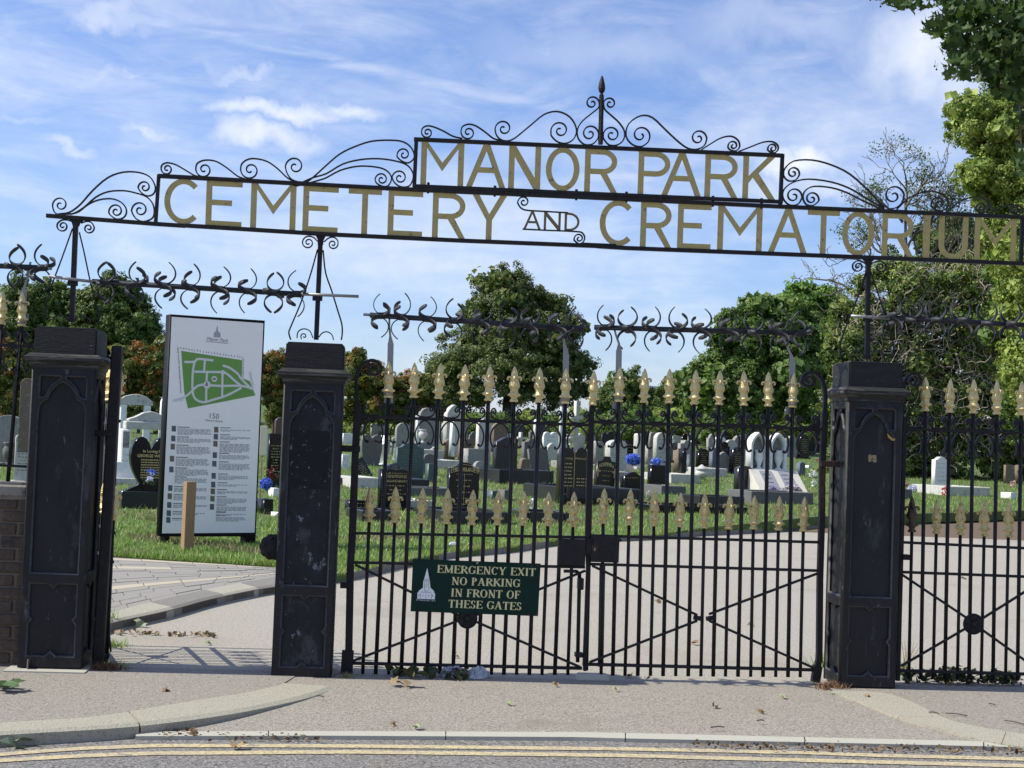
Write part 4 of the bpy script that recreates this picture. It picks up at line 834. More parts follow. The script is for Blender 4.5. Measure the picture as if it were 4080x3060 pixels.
# right leaf
tb = [(305, 372), (490, 378), (672, 382), (858, 390), (1040, 394), (1222, 400), (1402, 405), (1580, 413)]; tt = [(313, 112), (497, 125), (680, 125), (873, 132), (1050, 137), (1225, 140), (1405, 147), (1592, 157)]
tbot = [1324, 1378, 1432.7, 1487, 1541, 1594.6, 1648.5, 1702.5]
tall = [(z7(*t), z7(*b), (u-.4, 1459+.0085*(u-1300))) for t, b, u in zip(tt, tb, tbot)]
dt_ = [(200, 1005), (393, 1008), (566, 1022), (763, 1035), (938, 1040), (1125, 1048), (1303, 1055), (1487, 1060), (1673, 1065)]; db = [(190, 1265), (380, 1278), (563, 1285), (748, 1290), (932, 1300), (1110, 1307), (1293, 1307), (1477, 1315), (1660, 1322)]
dbot = [1298.8, 1350.5, 1405.4, 1460, 1514.3, 1567.6, 1621.9, 1676, 1729]
dogs = [(z7(*t), z7(*b), (u-.4, 1459+.0085*(u-1300))) for t, b, u in zip(dt_, db, dbot)]
G2 = gate('right leaf of the closed double gates, with the keyhole lock box', [(z7(100, 518), (1776, 927), .020), (z7(92, 1352), z7(1770, 1402), .018), (z7(92, 1562), z7(1760, 1610), .018), (y2b(60, 944), y2b(1640, 984), .020)], tall, dogs, rings=(0, 7), endgaps=[(z7(130, 520), z7(292, 520)), (z7(1600, 545), z7(1775, 550))], loc=GP.uv(1770, 1476))
stile(G2, [z7(112, 420), z7(98, 800), z7(80, 1340), y2b(72, 280), y2b(52, 960), y2b(50, 990)], .022, .040)
stile(G2, [(1782, 890), (1776, 1010), (1775, 1120), (1771, 1250), y2b(1665, 900), y2b(1655, 960)], .038, .045); stile(G2, [y2b(1655, 955), y2b(1638, 1068)], .056, .055, 'heel')
triplate('gusset', G2, [z7(1782, 600), z7(1782, 440), z7(1770, 470), z7(1762, 520), z7(1700, 545), z7(1695, 575), z7(1740, 590), z7(1762, 640)])
P = [z7(1812, 480), z7(1820, 380), z7(1818, 290), z7(1800, 220), z7(1755, 165), z7(1705, 155), z7(1662, 180), z7(1648, 222)]; sp_ = [z7(*q) for q in curl((1697, 215), (1648, 222), 1.35, -1)]
strip('top_curl', P+sp_, .022, .034, IRON, G2, scale=lambda t: 1.15-.6*t, dens=3)
# the iron curl turns anticlockwise on the right leaf
brace(G2, z7(105, 1572), (1505, 1328)); brace(G2, (1530, 1340), y2b(1625, 968)); brace(G2, y2b(80, 928), (1505, 1340)); brace(G2, (1530, 1326), y2b(1648, 318))
for a, b in (((1497, 1333), (1516, 1336)), ((1524, 1336), (1543, 1333))):
    bar_mesh(G2, GP, Lc(a), Lc(b), .016, 'brace_clamp', off=.02)
LB = lockbox(G2, (1275.5, 1156), (1335, 1215)); lockbox(G2, (1265, 1163), (1279, 1196), 'lock_keep')
lockbox(G2, (1334, 1163), (1341, 1169), 'lock_lug')
a, z = Lc(z7(123, 1448)); link('keyhole', MB().box(-.004, .004, -.001, .001, -.012, .006).me('kh', ALU), LB, GP.M(a, z, .0355), True); link('keyhole_plate', MB().box(-.02, .02, -.001, .001, -.028, .026).me('kp', RUST), LB, GP.M(a, z, .0348), True)
bar_mesh(G2, GP, Lc(y2b(178, 262)), Lc(y2b(165, 965)), .020, 'drop_bolt', off=-.03)
hinge(G2, (1770, 1001), (1812, 1003), RUST); 
planebox('rusty_collar', Lc((1776.5, 1011)), Lc((1774, 1100)), .028, .047, RUST, G2)
# third leaf, right of the right pillar
tb = [(897, 808), (1075, 820), (1248, 825), (1422, 833), (1600, 840), (1785, 848)]; tt = [(900, 555), (1083, 567), (1255, 570), (1424, 577), (1607, 585), (1790, 594)]; tbot = [1989, 2041, 2093, 2145, 2198, 2251]
tall = [(z8(*t), z8(*b), (u, 1467+.01*(u-1989))) for t, b, u in zip(tt, tb, tbot)]
dt_ = [(800, 1430), (985, 1450), (1158, 1456), (1330, 1463), (1512, 1470), (1695, 1478)]; db = [(898, 250), (1100, 262), (1298, 272), (1495, 283), (1695, 293), (1895, 303)]; dbot = [1963, 2015.5, 2068, 2119.5, 2172, 2224]
dogs = [(z8(*t), y3b(*b), (u, 1466+.01*(u-1989))) for t, b, u in zip(dt_, db, dbot)]
G3 = gate('gate leaf with a round central boss, right of the right pillar', [((1948, 926.3), (2290, 938), .020), (y3b(790, 332), y3b(2130, 396), .018), (y3b(790, 578), y3b(2130, 628), .018), (y3b(780, 1392), y3b(2130, 1430), .020)], tall, dogs, worn=(0,), endgaps=[(z8(735, 940), z8(880, 945))], loc=GP.uv(1946, 1480))
stile(G3, [(1953, 900), (1938, 1470)], .03, .045)
P = [(1948, 900), (1951, 850), (1951, 830), z8(745, 590), z8(770, 545), z8(810, 532), z8(845, 545), z8(858, 575)]; sp_ = [z8(*q) for q in curl((812, 582), (858, 575), 1.35, 1)]
strip('top_curl', P+sp_, .018, .03, IRON, G3, scale=lambda t: 1.1-.55*t, dens=3)
brace(G3, y3b(808, 598), (2090, 1337)); brace(G3, (2110, 1353), y3b(1900, 1362)); brace(G3, y3b(800, 1352), (2088, 1354)); brace(G3, (2112, 1340), y3b(1900, 690)); rosette(G3, (2099.7, 1347), .072)
lockbox(G3, y3b(806, 432), y3b(872, 478), 'lock_lug')
# scalloped latch boss on the side of the middle pillar
t = thing('latch_boss', 'black scalloped iron boss on the left side of the middle pillar', 'latch', GP.uv(585, 1180))
V_, F_ = lathe([(.068, -.02), (.080, -.01), (.080, .012), (.060, .03), (.02, .04), (.003, .04)], 40, lambda z_, a: 1+.09*abs(math.cos(5*a)))
link('disc', tomesh('d', V_, F_, IRON), t, GP.M(Lc((591, 1180))[0], Lc((591, 1180))[1], .06) @ Matrix.Rotation(R(90), 4, 'X'), True)
for k in range(5):
    a = k*2*math.pi/5+.4; c = Lc((591, 1180)); V_, F_ = lathe([(.014, 0), (.012, .01), (.003, .016)], 8); link('stud', tomesh('s', V_, F_, IRON, True), t, GP.M(c[0]+.052*math.cos(a), c[1]+.058*math.sin(a), .085) @ Matrix.Rotation(R(90), 4, 'X'), True)
# open side gate leaf, swung inwards beside the left pillar
hx = GP.uv(232, 1438); SP = Plane((hx.x, hx.y, 0), math.atan2(1.0, -.36)); SP.n = Vector((-math.sin(SP.yaw), math.cos(SP.yaw), 0))
G4 = thing('gate_leaf', 'side gate leaf standing open, edge on beside the leftmost pillar', 'gate', hx, 0, 'iron gate leaves with gold finials')
def pb(a, b, w, d, name, m=IRON, off=0):
    V_, F_ = sweep([SP.P(*a, off), SP.P(*b, off)], [(-w/2, -d/2), (w/2, -d/2), (w/2, d/2), (-w/2, d/2)], SP.n); o = wmesh(name, V_, F_, m, G4); bevel(o.data, .003); return o
lean_ = .055
V_, F_ = sweep([GP.uv(212, 1436, -.0), GP.uv(254, 747)], [(-.034, -.034), (.034, -.034), (.034, .034), (-.034, .034)], GP.n); o = wmesh('stile', V_, F_, IRON, G4); bevel(o.data, .008)
for z, w in ((1.60, .02), (.87, .02), (.68, .02), (.07, .02)): pb((.03, z), (1.05, z-.02), w, .03, 'rail')
pb((1.05, .03), (1.06, 1.75), .03, .03, 'stile')
for i in range(6):
    a = .14+i*.155; V_, F_ = tube([SP.P(a+.01, 1.74), SP.P(a-.02, .02)], .0135, 8); wmesh('bar', V_, F_, IRON, G4, smooth=True); place_finial(G4, SP, (a+.012, 1.975), (a+.01, 1.74))
    if i: put_scrolls(G4, SP, a-.145, a-.012, 1.60, .01)
for i in range(6):
    a = .065+i*.155; V_, F_ = tube([SP.P(a+.01, .95), SP.P(a-.01, .02)], .0115, 8); wmesh('bar', V_, F_, IRON, G4, smooth=True); place_finial(G4, SP, (a+.012, 1.18), (a+.01, .95))
pb((.03, .10), (1.04, .64), .017, .012, 'brace', off=.02); pb((.03, .64), (1.04, .10), .017, .012, 'brace', off=-.02)
hinge(G4, (200, 936), (250, 936)); 
V_, F_ = lathe([(.07, 0), (.07, .014), (.05, .018), (.004, .03)], 20); link('boss', tomesh('b', V_, F_, IRON), G4, SP.M(.54, .37, .02) @ Matrix.Rotation(R(90), 4, 'X'), True)

# ---------------------------------------------------------------- green notice board
NBm = thing('notice_board', 'dark green notice reading EMERGENCY EXIT NO PARKING, fixed to the left gate leaf', 'sign', GP.uv(1026, 1325, .05))
zg = lambda x, y: ((1620+x*.25316)/1.84448, (2210+y*.25316)/1.84448)
BP = Plane(GP.O-GP.n*.036, PHI); cs = [BP.loc(*zg(*q)) for q in [(100, 65), (2110, 140), (2068, 968), (62, 892)]]; c = cs[0]
me = plate([[(a-c[0], z-c[1]) for a, z in cs[::-1]]], .005, .0008); me.materials.append(SIGNG); link('board', me, NBm, BP.M(*c), True)
def seriftext(txt, x0, x1, yb0, yb1, hh, m, off):
    """thick-and-thin serif capitals: strokes (x0,y0,x1,y1,w) on a unit-high box"""
    T_, t_, s_ = .15, .055, .05
    def stroke(b, p, q, w, hor=False):
        p = Vector((p[0], 0, p[1])); q = Vector((q[0], 0, q[1])); d = (q-p).normalized(); s = Vector((-d.z, 0, d.x))*w/2
        if abs(d.z) > .3 and abs(d.x) > .02: s = Vector((w/2/abs(d.z), 0, 0)); s = s if d.z < 0 else -s
        b.add([p-s, q-s, q+s, p+s], [(0, 1, 2, 3)])
    def arc(b, cx, cz_, rx, rz_, a0, a1, wv, wh, n=14):
        V_ = []
        for i in range(n+1):
            a = R(a0+(a1-a0)*i/n); c_, s2 = math.cos(a), math.sin(a); w_ = wv*abs(c_)**1.5+wh*(1-abs(c_)**1.5); V_ += [(cx+(rx-w_)*c_, 0, cz_+(rz_-min(w_, .06))*s2), (cx+rx*c_, 0, cz_+rz_*s2)]
        b.add(V_, [(2*i, 2*i+1, 2*i+3, 2*i+2) for i in range(n)])
    def ser(b, x, y, w=.30): b.add([(x-w/2, 0, y), (x+w/2, 0, y), (x+w/2, 0, y+(.035 if y < .5 else -.035)), (x-w/2, 0, y+(.035 if y < .5 else -.035))], [(0, 1, 2, 3)])
    W_ = dict(E=.66, M=.98, R=.74, G=.78, N=.80, C=.72, Y=.78, X=.78, I=.36, T=.68, O=.80, P=.62, A=.80, K=.78, F=.60, H=.82, S=.54)
    W_[' '] = .36
    b = MB(); x = 0; info = []
    for ch in txt:
        g = MB(); w = W_[ch]
        L_ = .14
        if ch in 'ERPFKHNMI': stroke(g, (L_+.03, 0), (L_+.03, 1), T_ if ch not in 'NM' else t_); ser(g, L_+.03, 0, .27); ser(g, L_+.03, 1, .27)
        if ch in 'EF': stroke(g, (L_, .98), (w-.03, .98), .045); stroke(g, (L_, .52), (w-.16, .52), .045); stroke(g, (w-.05, 1), (w-.05, .80), .045); stroke(g, (w-.17, .42), (w-.17, .62), .04)
        if ch == 'E': stroke(g, (L_, .022), (w-.02, .022), .045); stroke(g, (w-.03, 0), (w, .24), .05)
        if ch in 'PR': arc(g, L_+.12, .745, w-L_-.20, .255, -90, 90, T_, .05); stroke(g, (L_, .978), (L_+.14, .978), .045); stroke(g, (L_, .512), (L_+.14, .512), .045)
        if ch == 'R': stroke(g, (L_+.22, .50), (w-.04, 0), T_); ser(g, w-.02, 0, .2)
        if ch == 'K': stroke(g, (L_+.05, .42), (w-.10, 1), .055); stroke(g, (L_+.20, .56), (w-.07, 0), T_); ser(g, w-.05, 0, .24); ser(g, w-.12, 1, .24)
        if ch == 'H': stroke(g, (w-L_-.03, 0), (w-L_-.03, 1), T_); ser(g, w-L_-.03, 0, .27); ser(g, w-L_-.03, 1, .27); stroke(g, (L_, .52), (w-L_, .52), .045)
        if ch == 'N': stroke(g, (L_+.0, 1), (w-L_, 0), T_); stroke(g, (w-L_, 0), (w-L_, 1), t_); ser(g, w-L_, 1, .27)
        if ch == 'M': stroke(g, (L_+.0, 1), (w/2, .08), T_); stroke(g, (w/2, .08), (w-L_, 1), t_); stroke(g, (w-L_-.02, 0), (w-L_-.02, 1), T_); ser(g, w-L_-.02, 0, .27); ser(g, w-L_-.02, 1, .27)
        if ch == 'T': stroke(g, (w/2, 0), (w/2, 1), T_); stroke(g, (.03, .978), (w-.03, .978), .045); stroke(g, (.05, 1), (.05, .80), .045); stroke(g, (w-.05, 1), (w-.05, .80), .045); ser(g, w/2, 0, .28)
        if ch in 'OCG': arc(g, w/2, .5, w/2-.04, .515, 42 if ch != 'O' else 0, 318 if ch != 'O' else 360, T_, .05, 26)
        if ch in 'CG': stroke(g, (w-.10, .99), (w-.10, .70), .045)
        if ch == 'G': stroke(g, (w-.14, .08), (w-.14, .42), T_*.9); ser(g, w-.14, .42, .26)
        if ch == 'Y': stroke(g, (w/2, 0), (w/2, .5), T_); stroke(g, (.13, 1), (w/2, .45), T_); stroke(g, (w-.12, 1), (w/2, .45), t_); ser(g, w/2, 0, .28); ser(g, .13, 1, .26); ser(g, w-.13, 1, .24)
        if ch == 'X': stroke(g, (.14, 1), (w-.14, 0), T_); stroke(g, (w-.13, 1), (.12, 0), t_); [ser(g, q, y, .24) for q in (.13, w-.13) for y in (0, 1)]
        if ch == 'A': stroke(g, (.11, 0), (w/2-.02, 1), t_); stroke(g, (w/2-.02, 1), (w-.15, 0), T_); stroke(g, (.2, .34), (w-.24, .34), .045); ser(g, .11, 0, .22); ser(g, w-.13, 0, .26)
        if ch == 'S': arc(g, w/2, .75, w/2-.06, .26, 40, 270, .13, .05); arc(g, w/2, .26, w/2-.04, .27, -140, 90, .14, .05); stroke(g, (w-.11, .98), (w-.11, .74), .04); stroke(g, (.09, .02), (.09, .28), .04)
        if g.v: info.append((ch, x, w, g))
        x += w+.035
    tot = x-.035
    (a0, c0), (a1, c1) = BP.loc(*zg(x0, yb0)), BP.loc(*zg(x1, yb1)); H = hh*.25316/630*1.03
    return info, tot, a0, c0, a1, c1, H
for txt, x0, x1, y0, y1, h in [('EMERGENCY EXIT', 472, 2025, 280, 335, 122), ('NO PARKING', 700, 1782, 470, 508, 122), ('IN FRONT OF', 692, 1780, 655, 692, 124), ('THESE GATES', 650, 1802, 828, 872, 122)]:
    b, tot, a0, c0, a1, c1, H = seriftext(txt, x0, x1, y0, y1, h, CREAM, 0)
    kx = (a1-a0)/tot; sl_ = (c1-c0)/(a1-a0)
    for ch, x_, w_, g in b:
        par_ = NBm
        for off, mm, dx in ((.0038, CREAM, 0), (.0034, YEL, .0026)):
            V_ = [BP.P(a0+(v[0]+x_)*kx+dx+v[2]*H*.03, c0+(v[0]+x_)*kx*sl_+v[2]*H-(.001 if dx else 0), off+i*1e-6) for i, v in enumerate(g.v)]
            o = wmesh('yellow_edge' if dx else 'letter', V_, g.f, mm, par_)
            if not dx: o['label'] = 'cream serif letter '+ch; par_ = o
ch_ = [(325, 205), (358, 385), (355, 400), (368, 402), (366, 430), (376, 520), (432, 572), (432, 600), (448, 604), (444, 703), (168, 692), (170, 595), (188, 592), (190, 568), (258, 518), (262, 430), (266, 400), (276, 396), (276, 388)]
cs = [BP.loc(*zg(*q)) for q in ch_]; c = cs[0]; me = plate([[(a-c[0], z-c[1]) for a, z in cs[::-1]]], .0012); me.materials.append(WHITEP); link('chapel_emblem', me, NBm, BP.M(*c, .0034), True, label='white church emblem with a spire')
def lineon(pl, x0, y0, x1, y1, w, m, par, off, tr=zg, name='emblem_line'):
    V_, F_ = sweep([pl.uv(*tr(x0, y0), off), pl.uv(*tr(x1, y1), off)], [(-w/2, 0), (w/2, 0)], pl.n, False); V_ = list(V_); return (V_, [(0, 1, 3, 2)])
b = MB()
for q in [(272, 398, 366, 402, 7), (268, 425, 366, 428, 5), (284, 440, 280, 560, 5), (350, 440, 352, 560, 5), (303, 470, 300, 520, 4), (322, 470, 320, 520, 4), (303, 468, 312, 455, 4), (322, 468, 312, 455, 4), (232, 588, 380, 594, 6), (283, 578, 298, 566, 5), (298, 566, 318, 568, 5), (318, 568, 330, 582, 5), (218, 602, 216, 690, 5), (396, 606, 392, 698, 5), (195, 625, 193, 655, 8), (412, 630, 410, 662, 8), (260, 628, 258, 655, 7), (305, 628, 303, 655, 7), (349, 630, 347, 660, 7), (304, 668, 303, 684, 10), (320, 370, 320, 386, 6)]:
    V_, F_ = lineon(BP, *q[:4], q[4]*.25316/630, None, None, .0046); b.add(V_, F_)
wmesh('emblem_line', b.v, b.f, SIGNG, NBm)
me = textmesh('ESTABLISHED 1874', .0125, .0003, 'CENTER', 1.25, m=WHITEP); a, z = BP.loc(*zg(300, 728)); link('caption', me, NBm, BP.M(a, z, .0034, -.03), True)
scr = tomesh('screw', *lathe([(.009, 0), (.009, .002), (.004, .004)], 10), ALU, True)
for q, mm in [((1112, 130), ALU), ((1975, 168), RUST), ((2070, 172), RUST), ((120, 92), IRON), ((225, 95), IRON), ((1925, 942), RUST), ((2040, 942), RUST), ((185, 865), IRON), ((1075, 905), IRON)]:
    a, z = BP.loc(*zg(*q)); me = scr if mm is ALU else scr.copy()
    if mm is not ALU: me.materials[0] = mm
    link('screw', me, NBm, BP.M(a, z, .003) @ Matrix.Rotation(R(90), 4, 'X'), True)

# ---------------------------------------------------------------- brick wall and railing at the far left
BRK = mat('sooty_brick', (.075, .055, .042), .9, 0, .4, 14, .6, 60, spots=[(30, .58, .08, (.14, .10, .075)), (8, .6, .1, (.035, .032, .03))])
MORT = mat('wall_mortar', (.16, .13, .10), .95, 0, .2, 30, .5, 70)
COPE = mat('stone_coping', (.22, .20, .175), .85, 0, .25, 16, .5, 60, spots=[(14, .56, .1, (.08, .075, .065))])
WP = Plane(GP.O-GP.n*.06, PHI); wx = WP.loc(50, 1085)[0]; zt = WP.loc(25, 1077)[1]
BWt = thing('brick_wall', 'low sooty brick wall with stone coping, left of the leftmost pillar', 'wall', WP.P(wx-.6, 0), PHI)
link('core', MB().box(-2.6, .635, .012, .23, -.1, zt).me('core', MORT), BWt)
zc = 0.02; r_ = 0
while zc < zt-.05:
    h = .068; x = -2.6-(.11 if r_ % 2 else 0)
    while x < .63:
        L_ = .215; x1 = min(x+L_, .640+random.uniform(-.006, .004))
        if x1-x > .03: link('brick', bevel(MB().box(max(x, -2.6)+.004, x1-.004, -.004+random.uniform(-.005, .006), .05, zc, zc+h).me('brick', BRK), .006), BWt)
        x += L_+.012
    zc += .0825; r_ += 1
link('coping', bevel(MB().box(-2.62, .645, -.035, .26, zt-.005, zt+.105).me('coping', COPE), .028, 3), BWt)
zt_ = zt+.105
RL = thing('railing', 'iron railing with gold finials standing on the brick wall coping', 'railing', GP.uv(20, 1040), 0)
z3 = lambda x, y: (.14709*x, 515+.14709*y)
planebox('rail', Lc((-560, 721)), Lc((70, 748.5)), .02, .03, IRON, RL); planebox('rail', Lc((-560, 977)), Lc((60, 1008)), .016, .03, IRON, RL)
prev = None
for tip, base, bot in [((-38-53*k, 625-2.3*k), (-42-53*k, 700-2.3*k), (-66-53*k, 1036-2.6*k)) for k in range(9, 0, -1)]+[((-38, 625), (-42, 700), (-66, 1036)), ((5.5, 627.5), (3.5, 701), (-19, 1038)), ((48.5, 629.5), (46.5, 705), (17, 1040))]:
    bar_mesh(RL, GP, Lc(base), Lc(bot), .0135); place_finial(RL, GP, Lc(tip), Lc(base), 'gold', tip[0] > 40)
    x = Lc((base[0]-1.5, 746))[0]; zz = Lc((base[0], 746))[1]
    if prev: put_scrolls(RL, GP, prev+.012, x-.012, zz, .05)
    prev = x
put_scrolls(RL, GP, prev+.012, prev+.13, zz, .05)
# ---------------------------------------------------------------- information board and timber post
fb = ground(372, 1172, .09); IP = Plane((fb.x, fb.y, 0), R(30)); zi = lambda x, y: (325.3+.32675*x, 650.6+.32675*y)
IB = thing('information_board', 'tall white cemetery map board in a black frame behind the open side gate', 'information board', fb, R(30))
BLK = mat('black_frame', (.006, .006, .007), .6, spec=.15); WPN = mat('white_panel', (.88, .86, .82), .45, 0, .03, 3); GRY = mat('grey_print', (.36, .36, .38), .6); DGR = mat('dark_print', (.16, .15, .16), .6, 0, .3, 30); MAPG = mat('map_green', (.13, .30, .055), .5); PTH = mat('map_path', (.62, .65, .62), .5)
def iq(x, y): return IP.loc(*zi(x, y))
cs = [iq(132, 86), iq(756, 128), iq(696, 1556), iq(66, 1556)]
c = cs[0]; me = plate([[(a-c[0], z-c[1]) for a, z in cs[::-1]]], .20, .004); me.materials.append(BLK); link('frame', me, IB, IP.M(*c, -.10), True)
cs = [iq(139, 103), iq(745, 146), iq(687, 1530), iq(75, 1535)]; me = tomesh('panel', [IP.P(a, z, .003) for a, z in cs[::-1]], [(0, 1, 2, 3)], WPN); 
c0_ = Vector(me.vertices[0].co); me.transform(Matrix.Translation(-c0_)); link('panel', me, IB, Matrix.Translation(c0_), True)
for x in ((90, 125), (622, 692)):
    a0, z0_ = iq(x[0], 1600); a1, z1_ = iq(x[1], 1540); link('foot', MB().box(a0, a1, -.02, .18, min(z0_, .0), z1_).me('foot', BLK), IB, IP.M(0, 0), True)
def ipoly(name, pts, m, off, label=None):
    V_ = [IP.uv(*zi(x, y), off) for x, y in pts]; o = wmesh(name, V_, [tuple(range(len(V_)))][::1], m, IB, label=label); return o
def iline(pts, w, m, off, name='map_path'):
    P = catmull([Vector((*iq(x, y), 0)) for x, y in pts], 3) if len(pts) > 2 else [Vector((*iq(x, y), 0)) for x, y in pts]
    V_, F_ = sweep([IP.P(p.x, p.y, off) for p in P], [(-w/2, 0), (w/2, 0)], IP.n, False); F_ = [(2*i, 2*i+1, 2*i+3, 2*i+2) for i in range(len(P)-1)]; return wmesh(name, V_, F_, m, IB)
ipoly('map', [(202, 328), (605, 390), (603, 507), (655, 528), (693, 623), (247, 709), (222, 600)], MAPG, .005)
for k, pl_ in enumerate([[(222, 402), (290, 400), (312, 382), (415, 392)], [(290, 400), (278, 470), (277, 600), (300, 650), (350, 668), (400, 655), (435, 645), (478, 632), (530, 610), (600, 572)], [(288, 466), (380, 468), (475, 470), (510, 485), (560, 530), (605, 565)], [(358, 390), (352, 465)], [(372, 468), (368, 545), (366, 665)], [(148, 657), (200, 645), (250, 615), (310, 560), (370, 550)], [(370, 555), (470, 560), (600, 560), (675, 580)], [(474, 470), (472, 632)], [(475, 425), (520, 440), (575, 480), (600, 515), (672, 575), (655, 465)]]): iline(pl_, .030, PTH, .0065+k*.0002)
def idisc(x, y, r, m, off, name): 
    a, z = iq(x, y); V_ = [IP.P(a+r*math.cos(t*math.pi/7), z+r*math.sin(t*math.pi/7), off) for t in range(14)]; return wmesh(name, V_, [tuple(range(14))], m, IB)
idisc(371, 553, .052, PTH, .0088, 'map_roundel'); idisc(420, 514, .040, PTH, .0088, 'map_roundel'); idisc(476, 471, .032, PTH, .0088, 'map_roundel'); idisc(200, 647, .025, PTH, .0088, 'map_roundel')
ipoly('map_marker', [(360, 560), (380, 560), (372, 525)], DGR, .0095); ipoly('map_marker', [(410, 520), (432, 520), (430, 508), (412, 508)], DGR, .0095)
tb_ = MB()
for i in range(24):
    for dx, dy, X, Y in ((1, 0, 180+i*18.6, 308+i*2.75), (0, 1, 181+i*.8, 318+i*12.3), (0, 1, 612-i*.2, 385+i*12.5)):
        if (X > 500 and dy and Y > 500): continue
        for q in range(3):
            a, z = iq(X+random.uniform(-3, 3), Y+random.uniform(-4, 4)); s = .007; tb_.add([IP.P(a-s, z-s, .006), IP.P(a+s, z-s, .006), IP.P(a, z+s*1.5, .006)], [(0, 1, 2)])
wmesh('map_tree_symbols', tb_.v, tb_.f, GRY, IB)
ipoly('chapel_emblem', [(418, 238), (462, 241), (463, 215), (453, 203), (447, 200), (445, 178), (441, 158), (436, 178), (433, 198), (425, 203), (418, 212)], GRY, .005)
def itext(s, x, y, size, m=DGR, al='CENTER', sh=0): a, z = iq(x, y); link('lettering', textmesh(s, size, .0003, al, 1, sh, m), IB, IP.M(a, z, .005, -.035), True)
itext('Manor Park', 438, 264, .062, DGR, sh=.3); itext('CEMETERY & CREMATORIUM', 438, 276, .024); itext('150', 416, 776, .10, DGR); itext('History Route', 416, 797, .042, DGR, sh=.25)
txm = MB(); rr = random.Random(4)
def para(x0, x1, y, n):
    for i in range(n):
        xe = x1-rr.uniform(0, 12) if i < n-1 else x0+(x1-x0)*rr.uniform(.2, .8); a0, z0_ = iq(x0, y+i*7.4); a1, z1_ = iq(xe, y+i*7.4+.03*(xe-x0)); h = .0045
        while a0 < a1-.02:
            w = rr.uniform(.02, .075); e_ = min(a1, a0+w); txm.add([IP.P(a0, z0_-h, .005), IP.P(e_, z0_-h, .005), IP.P(e_, z0_+h, .005), IP.P(a0, z0_+h, .005)], [(0, 1, 2, 3)]); a0 = e_+.011
def photo(x, y, w=28, h=38):
    ipoly('photo', [(x, y+h), (x+w, y+h+1), (x+w, y+1), (x, y)], random.choice([mat('photo_a', (.10, .10, .12), .6, 0, .5, 25), mat('photo_b', (.16, .13, .09), .6, 0, .5, 25), mat('photo_c', (.09, .11, .13), .6, 0, .5, 30)]), .005)
for y, n in [(843, 6), (908, 4), (962, 7), (1042, 7), (1113, 6), (1172, 5), (1236, 4), (1290, 4), (1348, 3), (1402, 2), (1447, 1)]:
    x = 178-(y-840)*.06
    if y < 1172 or y > 1200: photo(x-38, y-20)
    para(x, x+225, y, n); iline([(x, y-11), (x+80, y-9)], .011, DGR, .005, 'heading')
for y, n in [(850, 2), (896, 3), (943, 8), (1018, 4), (1075, 6), (1155, 4), (1213, 2), (1258, 3), (1306, 5), (1360, 5), (1408, 2), (1430, 4)]:
    x = 462-(y-850)*.055
    if y < 1400: photo(x-42, y-20)
    para(x, x+205, y, n); iline([(x, y-13), (x+65, y-12)], .011, DGR, .005, 'heading')
wmesh('small_print', txm.v, txm.f, GRY, IB, kind='stuff')
# post
g0 = ground(404, 1185, .09)
WOOD = mat('weathered_timber', (.30, .19, .10), .8, 0, .25, 6, .4, 40, stretch=(8, 8, 1), spots=[(5, .62, .06, (.16, .095, .05))])
WT = thing('timber_post', 'short square timber post in the grass in front of the information board', 'post', g0, R(32))
h = 1.0*(1185-1041)/ppm(g0.y); link('post', bevel(MB().box(-.062, .062, -.062, .062, -.1, h).me('post', WOOD), .004), WT)

# ---------------------------------------------------------------- graves
def stonemat(n, c, r=.7, **k): return mat(n, c, r, **k)
SM = dict(
 black=stonemat('polished_black_granite', (.007, .007, .008), .18, var=.2, vscale=40, spec=.25),
 char=stonemat('charcoal_granite', (.028, .029, .032), .2, var=.25, vscale=40, spec=.3),
 bronze=stonemat('brown_black_granite', (.026, .023, .017), .3, var=.2, vscale=40, spec=.25),
 green=stonemat('green_slate', (.060, .095, .090), .5, var=.1, vscale=20),
 white=stonemat('white_marble', (.76, .76, .74), .5, var=.12, vscale=6, spots=[(9, .60, .1, (.42, .41, .38))]),
 whitey=stonemat('cream_marble', (.64, .60, .53), .5, var=.12, vscale=6, spots=[(5, .60, .1, (.50, .40, .28))]),
 grey=stonemat('weathered_grey_stone', (.27, .265, .25), .9, var=.3, vscale=10, bump=.4, bscale=30, spots=[(7, .56, .1, (.11, .11, .10)), (22, .62, .05, (.34, .33, .29))]),
 pale=stonemat('pale_weathered_marble', (.50, .49, .45), .85, var=.2, vscale=8, bump=.3, bscale=30, spots=[(6, .57, .12, (.20, .20, .185))]),
 dgrey=stonemat('dark_weathered_stone', (.12, .12, .115), .85, var=.3, vscale=10, bump=.3, bscale=30, spots=[(10, .6, .1, (.17, .17, .15))]),
 brown=stonemat('brown_stone', (.17, .13, .095), .9, var=.3, vscale=10, bump=.4, bscale=30, spots=[(9, .58, .1, (.30, .26, .2))]),
 blue=stonemat('blue_grey_stone', (.10, .115, .14), .7, var=.2, vscale=10),
 red=stonemat('red_brown_granite', (.075, .038, .032), .3, var=.2, vscale=30))
GTX = mat('gilt_inscription', (.55, .42, .17), .5); WTX = mat('white_inscription', (.62, .62, .60), .6); BTX = mat('dark_inscription', (.10, .10, .11), .7); FTX = mat('faded_inscription', (.16, .13, .06), .7)
